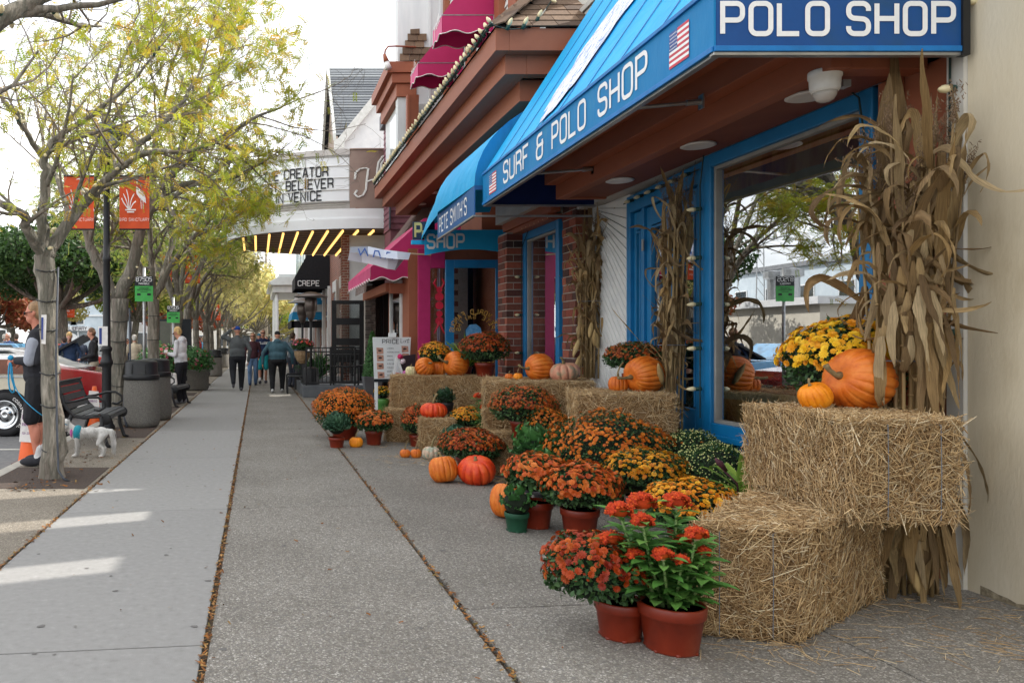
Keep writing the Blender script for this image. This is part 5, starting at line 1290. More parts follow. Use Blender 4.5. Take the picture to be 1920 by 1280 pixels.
pumpkin('tiny orange pumpkin left of the round one on the tall stack',2.97,8.82,.925,.052,.85,M_PB,ribs=10,stem=1.8); pumpkin('tiny bright pumpkin beside the brick pillar',2.90,8.92,.925,.048,.8,ribs=10,stem=.8)
pumpkin('large rounded orange pumpkin at the middle of the far bale',2.76,10.75,.885,.18,.92,tilt=(R(-80),R(20)),ribs=18,stem=.9); pumpkin('orange pumpkin half hidden behind the large rounded one',2.55,10.95,.885,.13,.9,ribs=14)
pumpkin('orange pumpkin next to the green and white gourd',2.33,10.78,.885,.135,.9,tilt=(R(60),R(-60)),ribs=15,depth=.06,stem=.35); pumpkin('small green and white gourd at the end of the far bale',2.15,10.85,.885,.075,1.0,M_GOURD,ribs=9,depth=.1,stem=.5)
pumpkin('bright red pumpkin on the small straw bale',2.19,9.62,.42,.165,.64,M_PR,ribs=14,depth=.06,stem=.75)
pumpkin('red pumpkin lying on the pavement in front of the dark red mum',2.10,7.42,0,.178,.72,M_PR,ribs=12,depth=.07,tilt=(R(-20),R(60)),stem=.2); pumpkin('orange pumpkin on the pavement left of the red one',1.80,7.5,0,.138,.97,ribs=15,depth=.06,tilt=(R(14),R(120)),stem=.4)
pumpkin('pale grey and pink pumpkin on the pavement below the small bale',2.02,8.95,0,.118,.72,M_PG,ribs=12,depth=.08,stem=1.1); pumpkin('left one of two mini pumpkins by the small bale',1.74,9.12,0,.062,.85,ribs=12,depth=.07,stem=1.6); pumpkin('right one of two mini pumpkins by the small bale',1.86,9.08,0,.064,.9,ribs=12,depth=.07,stem=1.6)
pumpkin('small bright pumpkin between the kale and the terracotta mum',1.275,10.02,0,.09,.8,M_PB,ribs=14,stem=1.1); pumpkin('orange pumpkin hidden behind the green pot',1.94,6.0,0,.135,1.05,ribs=15,tilt=(R(10),1),stem=.8)

# ------------------------------------------------------------------ chrysanthemums
M_LEAF = mat('mum_leaf',[(44,76,38),(58,92,46),(34,62,34),(76,108,56),(50,82,50)],rough=.6,var=True,scale=30,transl=.18,dark=.8)
M_LEAFD = mat('mum_core',[(16,26,16),(28,40,24)],rough=1,scale=20)
def pal(name,cols): return mat('bloom_'+name,cols,rough=.55,var=True,scale=90,dark=.8,transl=.12)
B_RED = pal('dark_red',[(148,42,8),(176,66,10),(122,26,8),(204,100,22),(158,48,10),(188,78,14)]); B_RUST = pal('rust',[(188,78,20),(208,100,30),(168,58,16),(224,128,50),(196,88,26)])
B_OR = pal('orange',[(212,106,18),(226,126,26),(196,88,16),(234,144,38)]); B_YO = pal('yellow_orange',[(232,148,20),(240,172,30),(212,112,20),(238,186,50),(222,130,24)]); B_YEL = pal('yellow',[(244,194,24),(248,208,50),(238,172,20),(232,150,24)])
M_EYE = mat('bloom_eye',[(176,104,30),(196,130,50)],rough=.8,scale=60); M_BUD = mat('pale_bud',[(176,188,120),(206,204,130)],rough=.7,scale=60)
M_POT = mat('terracotta_pot',[(92,30,14),(116,36,16),(126,42,20),(140,62,38)],rough=.42,scale=5,spec=.45); M_SOIL = mat('potting_soil',[(40,30,24),(58,44,34)],rough=1,scale=60,bump=.6)
def bloom_tpl(n1=11,n2=8,full=True):
    """flower head facing +z, radius 1; returns verts, quads; petals are folded quads"""
    V_,F_ = [],[]
    def petal(a,r0,r1,w,z0,z1):
        c,s = math.cos(a),math.sin(a); k = len(V_)
        for (r,t,z) in ((r0,0,z0),(r1*.7,-w,z1*.8+z0*.2),(r1,0,z1-.03),(r1*.7,w,z1*.8+z0*.2)):
            V_.append((c*r-s*t,s*r+c*t,z))
        F_.append((k,k+1,k+2,k+3))
    for i in range(n1): petal(2*math.pi*i/n1,.1,1.0,.20,.05,.22)
    if full:
        for i in range(n2): petal(2*math.pi*(i+.5)/n2,.05,.72,.17,.12,.40)
        for i in range(5): petal(2*math.pi*(i+.25)/5,.0,.40,.14,.22,.46)
    return np.array(V_,float),np.array(F_)
BT1 = bloom_tpl(); BT2 = bloom_tpl(9,5); BT3 = bloom_tpl(7,0,False)
def leaf_tpl():
    V_ = [(0,0,0),(.45,-.28,.05),(.5,0,-.02),(.45,.28,.05),(1,0,-.12)]
    return np.array(V_,float),np.array([(0,1,2,2),(0,2,3,3),(1,4,2,2),(2,4,3,3)])
LTV = np.array([(0,-.06,0),(0,.06,0),(.5,.30,.06),(.5,-.30,.06),(1,0,-.1),(.5,0,0)]); LTF = np.array([(0,3,5,1),(3,4,5,5),(1,5,2,2),(5,4,2,2)])
LTF = np.array([(0,3,4,5),(1,5,4,2)]); LTV[0] = (0,0,0); LTV[1] = (0,0,0)
bloom_meshes = {}
def pot(t,x,y,z,r,h,m=None,feet=True,soil=True):
    b = MB(); b.lathe((x,y,z),[(r*.76,.0),(r*.78,.008),(r*.93,h*.72),(r*.98,h*.74),(r,h*.76),(r*1.02,h*.97),(r*.99,h),(r*.93,h),(r*.92,h*.9)],36)
    if feet:
        for k in range(7): a = 2*math.pi*k/7; b.box(x+r*.7*math.cos(a)-.012,x+r*.7*math.cos(a)+.012,y+r*.7*math.sin(a)-.012,y+r*.7*math.sin(a)+.012,z,z+.01)
    o = ob('pot',b,m or M_POT,t,smooth=True)
    if soil: b = MB(); b.lathe((x,y,z),[(0,h*.9),(r*.93,h*.9)],20); ob('soil',b,M_SOIL,t)
def dome(n,c,rx,rz,up0=-.35,jit=.06,ry=None):
    """random points and normals over a flattened dome"""
    u = nr.uniform(up0,1,n); th = nr.uniform(0,2*np.pi,n); s = np.sqrt(np.maximum(0,1-u*u)); nn = np.stack([s*np.cos(th),s*np.sin(th),u],1)
    k = 1+nr.normal(0,jit,n)+.07*np.sin(nn[:,0]*5+c[0]*7)*np.cos(nn[:,1]*5+c[1]*5)+.035*np.sin(nn[:,2]*9+nn[:,0]*6+c[1]); p = nn*np.array([rx,ry or rx,rz])*k[:,None]+np.array(c); g_ = nn/np.array([rx,ry or rx,rz]); return p,g_/np.linalg.norm(g_,axis=1,keepdims=True)
def mum(label,x,y,z,r,rz,zc,blooms,nb,bs,potd=None,single=0,grp='potted chrysanthemums of the autumn display',low=-.3,bl_low=.05,buds=0,cx=None,cy=None,nleaf=None,potm=None,thin=1.0,tone2=None,kind='potted mum'):
    """z = standing height, zc = crown centre height, r/rz crown radii, bs bloom radius"""
    t = thing('chrysanthemum',label,kind,(x,y,z),group=grp)
    if potd: pot(t,x,y,z,potd[0],potd[1],potm)
    X,Y = cx if cx is not None else x,cy if cy is not None else y; c = (X,Y,zc)
    b = MB(); b.ell(c,(r*.80,r*.80,rz*.80),0,16,10); ob('stems',b,M_LEAFD,t,smooth=True)
    o0 = np.array(wloc(t)); n = nleaf or int(2600*(r/.3)**1.2)
    p,nn = dome(n,c,r*.93,rz*.93,low-.35,.07); dn = nn.copy(); dn[:,2] += .2; dn += nr.normal(0,.55,dn.shape)
    ls = nr.uniform(.018,.042,n)*thin
    tn = np.cross(nn,nr.normal(0,1,(n,3))); tn /= np.linalg.norm(tn,axis=1,keepdims=True); xa = nn*.75+tn*.65+np.array([0,0,.1]); xa /= np.linalg.norm(xa,axis=1,keepdims=True)
    ya = np.cross(dn,xa); ya /= np.linalg.norm(ya,axis=1,keepdims=True); za = np.cross(xa,ya)
    M = np.stack([xa*ls[:,None],ya*ls[:,None],za*ls[:,None]],axis=2)
    V_,F_,vv = scatter(LTV,LTF,M,p-xa*ls[:,None]*.5,nr.uniform(0,1,n))
    o = link('foliage',npmesh('foliage',V_-o0,F_,M_LEAF,vv),t); o['kind'] = 'stuff'
    if buds:
        p,nn = dome(buds,c,r*1.0,rz*1.0,low,.02); tv = np.array([(-.5,0,0),(0,-.5,0),(.5,0,0),(0,.5,0),(0,0,.7),(0,0,-.7)]); tf = np.array([(0,1,4,4),(1,2,4,4),(2,3,4,4),(3,0,4,4)])
        V_,F_,vv = scatter(tv,np.array([(0,1,4),(1,2,4),(2,3,4),(3,0,4)]),frames(nn,scale=nr.uniform(.008,.014,buds)),p,nr.uniform(0,1,buds)); o = link('buds',npmesh('buds',V_-o0,F_,M_BUD,vv),t); o['kind'] = 'stuff'
    if nb:
        nb = int(nb*1.4)
        # dart-thrown heads so that they do not pile on each other
        bl_low += .14; P_,N_ = dome(nb*7,c,r*1.03,rz*1.03,bl_low-.25,.025); keep = []; cell = {}
        w_ = 1/(1+np.exp(-(N_[:,2]-bl_low)*7)); w_ = w_*np.clip(.62+.55*np.sin(N_[:,0]*6+X*9)*np.sin(N_[:,1]*7+Y*5)+.3*np.sin(N_[:,2]*11),.5,1); ok = nr.uniform(0,1,len(P_)) < w_; d2 = (bs*1.12)**2
        for i in range(len(P_)):
            if not ok[i]: continue
            k = tuple((P_[i]/(bs*1.25)).astype(int)); hit = False
            for a in (-1,0,1):
                for b_ in (-1,0,1):
                    for c_ in (-1,0,1):
                        for j in cell.get((k[0]+a,k[1]+b_,k[2]+c_),()):
                            if ((P_[i]-P_[j])**2).sum() < d2: hit = True
            if hit: continue
            cell.setdefault(k,[]).append(i); keep.append(i)
            if len(keep) >= nb: break
        P_,N_ = P_[keep],N_[keep]; N_ = N_+nr.normal(0,.28,N_.shape); sc = bs*nr.choice([.45,.8,.95,1.05,1.2],len(keep))*nr.uniform(.9,1.1,len(keep))
        if single:                                                      # nearest plants: every flower head its own piece
            dist = np.linalg.norm(P_-np.array([0,0,CH]),axis=1); order = np.argsort(dist)[:single]; rest = np.argsort(dist)[single:]
            key = blooms.name
            if key not in bloom_meshes:
                me = npmesh('flower_head',BT1[0],BT1[1],blooms); bloom_meshes[key] = me
            Ms = frames(N_,scale=sc)
            for i in order:
                o = bpy.data.objects.new('flower_head',bloom_meshes[key]); COL.objects.link(o); o.parent = t
                m4 = Matrix(Ms[i].tolist()).to_4x4(); m4.translation = Vector(P_[i]-o0); o.matrix_local = m4
        else: rest = np.arange(len(P_))
        if len(rest):
            tp = BT2 if r > .1 and bs > .016 else BT3
            V_,F_,vv = scatter(tp[0],tp[1],frames(N_[rest],scale=sc[rest]),P_[rest],nr.uniform(0,1,len(rest)))
            o = link('flower_heads',npmesh('flower_heads',V_-o0,F_,blooms,vv),t); o['kind'] = 'stuff'
            n_ = len(rest); tv = np.array([(-.5,-.5,0),(.5,-.5,0),(.5,.5,0),(-.5,.5,0),(0,0,.5)])
            V_,F_,vv = scatter(tv,np.array([(0,1,4),(1,2,4),(2,3,4),(3,0,4)]),frames(N_[rest],scale=sc[rest]*.42),P_[rest]+N_[rest]*(sc[rest]*.3)[:,None],nr.uniform(0,1,n_))
            o = link('flower_centres',npmesh('flower_centres',V_-o0,F_,M_EYE,vv),t); o['kind'] = 'stuff'
    return t
# front row
mum('dark red mum in a terracotta pot beside the celosia in front',1.67,3.56,0,.225,.165,.30,B_RED,230,.019,(.112,.17),200,cx=1.56,cy=3.58,bl_low=-.05)
mum('rust red mum in a terracotta pot, front of the middle group',2.27,5.45,0,.255,.17,.33,B_RUST,240,.0215,(.13,.185),210,bl_low=-.05)
mum('salmon mum in a terracotta pot behind the green pot',2.04,5.68,0,.22,.15,.38,pal('salmon',[(204,94,30),(218,116,44),(184,70,22),(228,138,62)]),170,.022,(.125,.19),130,bl_low=.15)
mum('yellow and orange mum in the middle of the front group',2.93,5.85,0,.30,.165,.37,B_YO,300,.018,(.14,.19),0,bl_low=.1,potm=mat('taupe_pot',[(120,100,92),(134,112,104)]))
mum('very large orange mum below the straw bale',2.98,6.55,0,.50,.36,.40,B_OR,800,.017,None,0,bl_low=-.1,nleaf=6500,thin=.8)
mum('yellow mum tucked behind the front straw bale',2.72,4.86,0,.27,.16,.32,B_YO,420,.019,(.13,.18),200,bl_low=-.05)
for (x,y,r_,z_,l_) in ((3.52,6.25,.27,.38,'green budding mum nearest the blue window frame'),(3.42,5.75,.31,.33,'big green budding mum in front of the shop window'),(3.62,5.35,.24,.34,'green budding mum behind the upper straw bale')):
    mum(l_,x,y,0,r_,.26,z_,B_OR,14 if y > 6 else 0,.012,(.14,.15),0,buds=900,nleaf=4200,thin=.7)
mum('round yellow mum on the upper bale behind the biggest pumpkin',3.52,4.62,.975,.315,.25,1.23,B_YEL,480,.026,(.13,.1),260,bl_low=.0,low=-.5)
mum('dark red mum in a terracotta pot on the low straw bale',2.60,7.55,.42,.31,.20,.72,B_RED,620,.016,(.13,.17),0,bl_low=-.05)
mum('small orange mum behind the low straw bale',2.74,7.35,0,.22,.25,.50,B_OR,300,.015,None,0)
mum('dark red mum on the pavement between the two pumpkins',2.22,8.1,0,.30,.17,.30,B_RED,480,.019,(.14,.16),0,bl_low=0.05,cx=2.16,cy=7.85)
mum('big dark red mum in a terracotta pot on the far bale',3.10,10.55,.885,.315,.22,1.26,B_RED,460,.021,(.135,.19),0,bl_low=.0)
mum('small yellow orange mum behind the pumpkins of the far bale',2.52,11.0,.885,.21,.17,1.18,B_YO,260,.017,(.11,.1),0)
mum('dark red mum behind the pumpkin under the corn stalks',3.72,7.62,.885,.28,.15,1.20,B_RED,300,.016,(.12,.16),0)
mum('largest round orange mum at the left end of the display',1.22,10.85,0,.42,.29,.41,B_OR,1150,.017,(.2,.2),0,bl_low=-.35,nleaf=5000,thin=.8)
mum('terracotta coloured mum in the pot beside the small pumpkin',1.54,10.25,0,.235,.15,.29,pal('salmon',[]),150,.026,(.115,.19),0,bl_low=.0)
mum('yellow orange mum on the right of the small straw bale',2.60,9.55,0,.22,.13,.42,B_YO,220,.017,(.12,.18),0)
mum('red orange mum half hidden left of the small straw bale',2.08,10.1,0,.20,.20,.32,pal('fire',[(190,70,30),(206,100,36),(176,52,30)]),260,.017,(.1,.15),0)
mum('small orange mum above the teal kale',2.72,9.2,0,.14,.12,.28,B_OR,70,.016,(.08,.14),0)

# leafy kale heads
M_KALE = mat('kale_leaf',[(60,100,76),(78,118,88),(48,86,66),(92,130,98)],rough=.55,var=True,scale=20,transl=.1,dark=.8); M_KALEL = mat('bright_kale_leaf',[(60,110,56),(84,136,70),(50,96,50)],rough=.5,var=True,scale=20,transl=.15)
def frill_leaf():
    V_,F_ = [],[]; nu,nv = 9,8
    for i in range(nu+1):
        s = i/nu; w = .5*math.sin(math.pi*min(1,s*.85+.12))**.7
        for j in range(nv+1):
            t_ = j/nv*2-1; ruf = .22*math.sin(s*17+t_*9)*abs(t_)**1.3*s**.6
            V_.append((s,t_*w,.35*s*s+ruf-.1*(1-t_*t_)*s))
    for i in range(nu):
        for j in range(nv): q = i*(nv+1)+j; F_.append((q,q+1,q+nv+2,q+nv+1))
    return np.array(V_),np.array(F_)
FRV,FRF = frill_leaf()
def kale(label,x,y,z,r,zc,potd,potm,m,n=60,round_=True):
    t = thing('ornamental_kale',label,'kale',(x,y,z),group='leafy green kale plants')
    if potd: pot(t,x,y,z,potd[0],potd[1],potm)
    me = bpy.data.meshes.get('kale_'+m.name) or npmesh('kale_'+m.name,FRV,FRF,m,smooth=True)
    b = MB(); b.ell((x,y,zc),(r*.6,r*.6,r*.55),0,12,8); ob('heart',b,M_LEAFD,t)
    for i in range(n):
        u = 1-(i+.5)/n*1.45; th = i*2.399; s = math.sqrt(max(.02,1-u*u)); d = Vector((s*math.cos(th),s*math.sin(th),u)); L_ = r*rnd.uniform(.42,.66)
        xa = (d+Vector((0,0,.25))).normalized(); za = (Vector((0,0,1))-d*.9+d.cross(Vector((0,0,1)))*rnd.uniform(-.5,.5)); za = (za-xa*za.dot(xa)).normalized(); ya = za.cross(xa)
        o = bpy.data.objects.new('leaf',me); COL.objects.link(o); o.parent = t
        M = Matrix((xa*L_,ya*L_*.9,za*L_)).transposed().to_4x4(); M.translation = Vector((x,y,zc))+d*r*.42-wloc(t); o.matrix_local = M
    return t
kale('round frilly blue green kale in a small terracotta pot',1.02,9.98,0,.19,.27,(.105,.13),None,M_KALE,80)
kale('flat teal kale beside the pale pumpkin',2.28,8.85,0,.22,.20,None,None,M_KALE,50)
kale('bright green kale beside the low straw bale',2.50,6.95,0,.25,.38,(.12,.15),mat('dark_pot',[(40,40,44)]),M_KALEL,34)
kale('loose green kale in a dark green pot',1.86,5.55,0,.155,.20,(.085,.135),mat('green_pot',[(26,74,52)]),M_KALEL,16)
kale('second bright green kale in front of the low straw bale',2.40,6.45,0,.22,.26,(.1,.12),mat('dark_pot',[]),M_KALEL,26)
kale('dark kale in a black pot behind the bright red pumpkin',2.42,9.95,.42,.16,.20+.42,(.1,.16),mat('dark_pot',[]),mat('dark_kale_leaf',[(34,66,44),(50,84,54)],var=True,rough=.5),26)

# red celosia, nearest pot
M_CLEAF = mat('celosia_leaf',[(82,134,60),(104,156,72),(66,114,54),(124,170,84)],rough=.5,var=True,scale=14,transl=.2,dark=.85); M_CSTEM = mat('celosia_stem',[(110,140,80),(130,156,96)],rough=.6)
M_CREST = mat('celosia_crest',[(184,46,8),(202,66,10),(160,32,8),(220,92,20)],rough=.8,var=True,scale=90)
def lance_leaf(w=.16):
    V_,F_ = [],[]; nu = 6
    for i in range(nu+1):
        s = i/nu; ww = w*math.sin(math.pi*min(1,s*.94+.05))**.8+.004; dz = .22*s-.42*s*s
        V_ += [(s,-ww,dz+.04),(s,0,dz),(s,ww,dz+.04)]
    for i in range(nu):
        for j in range(2): q = i*3+j; F_.append((q,q+1,q+4,q+3))
    return np.array(V_),np.array(F_)
LL = lance_leaf(.19); LLW = lance_leaf(.30)
def crest(mb_p,c,d,w,h,seed):
    """wavy cockscomb head: many small knobs on a fan; returns points, normals"""
    rr = np.random.default_rng(seed); n = 900; a = rr.uniform(-1,1,n); b_ = rr.uniform(-1,1,n)
    th = a*1.75; x = np.sin(th)*w*(.9+.1*np.sin(b_*5)); z = np.cos(th)*h; y = b_*w*.55+.012*np.sin(th*6)
    sp = rr.normal(0,.004,(n,3)); p = np.stack([x,y,z],1)*rr.uniform(.82,1,n)[:,None]+sp; nn = np.stack([np.sin(th),b_*.7,np.cos(th)+.3],1); return p+np.array(c),nn
def celosia(label,x,y,stems,potd,name='celosia',cat='flower pot',wide=9):
    t = thing(name,label,cat,(x,y,0)); pot(t,x,y,0,*potd); zp = potd[1]*.9
    me = bpy.data.meshes.get('celosia_leaf') or npmesh('celosia_leaf',LL[0],LL[1],M_CLEAF,smooth=True); mw = bpy.data.meshes.get('celosia_wide') or npmesh('celosia_wide',LLW[0],LLW[1],M_CLEAF,smooth=True)
    tv = np.array([(-.5,-.5,0),(.5,-.5,0),(.5,.5,0),(-.5,.5,0),(0,0,.9)]); tf = np.array([(0,1,4),(1,2,4),(2,3,4),(3,0,4)])
    for i,(dx,dy,h,w) in enumerate(stems):
        base = Vector((x+dx*.25,y+dy*.25,zp)); tip = Vector((x+dx,y+dy,h)); mid = base.lerp(tip,.5)+Vector((dx*.1,dy*.1,.01)); b = MB(); b.tube([base,mid,tip],[.007,.006,.005],6); ob('stem',b,M_CSTEM,t,smooth=True)
        if w > .01:
            p,nn = crest(None,tip,None,w,w*.75,i+5); V_,F_,vv = scatter(tv,tf,frames(nn,scale=nr.uniform(.006,.011,len(p))),p,nr.uniform(0,1,len(p)))
            V_ = V_-np.array(wloc(t)); h_ = link('flower_head',npmesh('flower_head',V_,F_,M_CREST,vv),t)
            b = MB(); b.ell(tip+Vector((0,0,w*.1)),(w*.8,w*.42,w*.58),0,12,8); ob('flower_flesh',b,M_CREST,h_,smooth=True); b = MB(); b.ell(tip-Vector((0,0,w*.15)),(w*.5,w*.3,w*.45),0,8,6); ob('pale_base',b,mat('pale_base',[(206,170,140)]),h_,smooth=True)
        L_ = (tip-base).length; nl = int(L_/.012)
        for k in range(nl):
            s = .06+.94*k/nl; c = base.lerp(mid,s*2) if s < .5 else mid.lerp(tip,s*2-1); a = k*2.4+i; ln = rnd.uniform(.09,.155)*(1.1-.28*s)
            xa = Vector((math.cos(a),math.sin(a),rnd.uniform(.15,.6))).normalized(); ya = Vector((0,0,1)).cross(xa).normalized(); za = xa.cross(ya)
            o = bpy.data.objects.new('leaf',me); COL.objects.link(o); o.parent = t; M = Matrix((xa*ln,ya*ln,za*ln)).transposed().to_4x4(); M.translation = c-wloc(t); o.matrix_local = M
    for k in range(wide):
        a = k*.7; xa = Vector((math.cos(a),math.sin(a),.45)).normalized(); ya = Vector((0,0,1)).cross(xa).normalized(); za = xa.cross(ya); ln = rnd.uniform(.08,.11); o = bpy.data.objects.new('leaf',mw); COL.objects.link(o); o.parent = t; M = Matrix((xa*ln,ya*ln,za*ln)).transposed().to_4x4(); M.translation = Vector((x,y,zp+.01))+Vector((xa.x,xa.y,0))*.03-wloc(t); o.matrix_local = M
    return t
celosia('tall red cockscomb celosia in the nearest terracotta pot',1.83,3.42,[(-.23,.0,.60,.050),(-.09,.08,.62,.058),(.05,.05,.63,.052),(-.16,-.06,.57,.040),(.06,-.09,.52,.040),(-.10,-.12,.44,.036),(-.24,.05,.46,.045),(.06,.02,.47,.022),(-.18,-.04,.42,.028),(.11,-.05,.44,.02),(.10,.08,.52,0),(.14,.02,.46,0),(-.02,-.12,.42,.02),(.12,-.1,.38,0)],(.137,.205),wide=12)
celosia('red celosia flower among the far mums',2.62,9.0,[(-.05,0,.72,.05),(.06,.02,.68,.045),(.0,-.05,.6,.04),(.1,0,.62,.035)],(.1,.15))

# young corn and grass-like plants with arching blades
M_BLADE = mat('lime_blade',[(126,160,60),(150,180,76),(106,142,58),(172,190,90)],rough=.5,var=True,scale=8,transl=.25,dark=.85)
def blade_mesh(key,mats,droop=1.0,w=.05):
    if key in bpy.data.meshes: return bpy.data.meshes[key]
    V_,F_ = [],[]; nu = 10
    for i in range(nu+1):
        s = i/nu; x = math.sin(s*1.5*droop)/1.3; z = .75*s-.55*droop*s*s; ww = w*(1-s)**.6*min(1,.35+s*3)
        V_ += [(x,-ww,z+.02),(x,0,z),(x,ww,z+.02)]
    for i in range(nu):
        for j in range(2): q = i*3+j; F_.append((q,q+1,q+4,q+3))
    return npmesh(key,V_,F_,mats,smooth=True)
def blades(label,name,x,y,z,n,L0,L1,mkey,mats,w=.05,cat='plant',spread=.4):
    t = thing(name,label,cat,(x,y,z)); ms = [blade_mesh(mkey+str(k),mats,d,w) for k,d in enumerate((.5,.9,1.3))]
    for i in range(n):
        a = i*2.4+rnd.uniform(-.3,.3); L_ = rnd.uniform(L0,L1); o = bpy.data.objects.new('blade',rnd.choice(ms)); COL.objects.link(o); o.parent = t
        o.matrix_local = Matrix.LocRotScale(Vector((rnd.uniform(-.03,.03),rnd.uniform(-.03,.03),rnd.uniform(0,L0*.4))),Matrix.Rotation(a,3,'Z').to_quaternion() @ Matrix.Rotation(-rnd.uniform(0,spread),3,'Y').to_quaternion(),Vector((L_,L_,L_)))
    return t
t = blades('light green young corn plant with a dark flower spike behind the front bale','young_corn',3.14,5.0,.30,17,.30,.46,'lime_blade_',M_BLADE,.07)
pot(t,3.14,5.0,0,.1,.15); b = MB(); b.tube([(3.14,5.0,.1),(3.10,5.0,.44),(3.0,5.0,.54)],.006,6); b.tube([(3.03,5.0,.52),(2.99,5.0,.57),(2.96,5.0,.6)],[.012,.02,.008],8); ob('flower_spike',b,mat('dark_spike',[(70,34,46),(92,50,60)],scale=60,bump=.6),t,smooth=True)
t = blades('lime green arching grass plant behind the far pumpkins','lime_grass',3.0,11.2,.9,70,.38,.70,'lime_grass_',M_BLADE,.022,spread=.8); pot(t,3.0,11.2,.885,.11,.12)

# ------------------------------------------------------------------ bundled corn stalks
M_CORN = mat('dry_corn_leaf',[(174,144,98),(200,170,122),(142,114,78),(216,192,150),(158,130,94),(188,154,102),(120,96,68),(208,180,130)],rough=.7,var=True,scale=3,stretch=(2,60,2),dark=.5,transl=.2,bump=.7,bscale=24,spec=.3)
M_STALK = mat('dry_stalk',[(140,114,76),(176,150,104),(112,90,60)],rough=.6,var=True,scale=3,stretch=(14,14,1),dark=.8); M_HUSK = mat('corn_husk',[(168,140,92),(188,162,112),(140,114,74)],rough=.7,var=True,scale=3,stretch=(30,30,2),dark=.8)
M_TASSEL = mat('tassel',[(120,98,76),(146,120,94)],rough=.9,var=True,scale=20)
def corn_leaf_mesh(k):
    key = 'corn_leaf_%d' % k
    if key in bpy.data.meshes: return bpy.data.meshes[key]
    rr = random.Random(k*7+3); n = 16; V_,F_ = [],[]; p = Vector((0,0,0)); ang = R(rr.uniform(68,86)); tw = 0; dtw = rr.uniform(-.13,.13); kink = rr.randint(5,11); yd = 0
    bend = rr.uniform(.06,.16) if k > 6 else rr.uniform(-.01,.05); ang = ang if k > 6 else R(rr.uniform(80,92)); wk = rr.uniform(.55,1.15)
    for i in range(n+1):
        s = i/n; w = .050*wk*(min(1,.35+s*2.6))*(1-s**2.4)**.8+.0015; fold = .5*(1-s*.5)
        d = Vector((math.cos(ang),yd,math.sin(ang))).normalized(); side = Vector((0,1,0)); side = (side-d*side.dot(d)).normalized(); up = side.cross(d)
        side2 = side*math.cos(tw)+up*math.sin(tw); up2 = -side*math.sin(tw)+up*math.cos(tw); ruf = .007*math.sin(s*22+k)
        V_ += [tuple(p-side2*w+up2*(w*fold+ruf)),tuple(p-side2*w*.45+up2*w*fold*.4),tuple(p),tuple(p+side2*w*.45+up2*w*fold*.4),tuple(p+side2*w+up2*(w*fold-ruf))]
        p = p+d*(1/n); ang -= bend*(1+(3.2 if i == kink and k > 3 else 0)+s*.9)+rr.gauss(0,.07); tw += dtw+rr.gauss(0,.09); yd += rr.uniform(-.06,.06)
    for i in range(n):
        for j in range(4): q = i*5+j; F_.append((q,q+1,q+6,q+5))
    return npmesh(key,V_,F_,M_CORN,smooth=True)
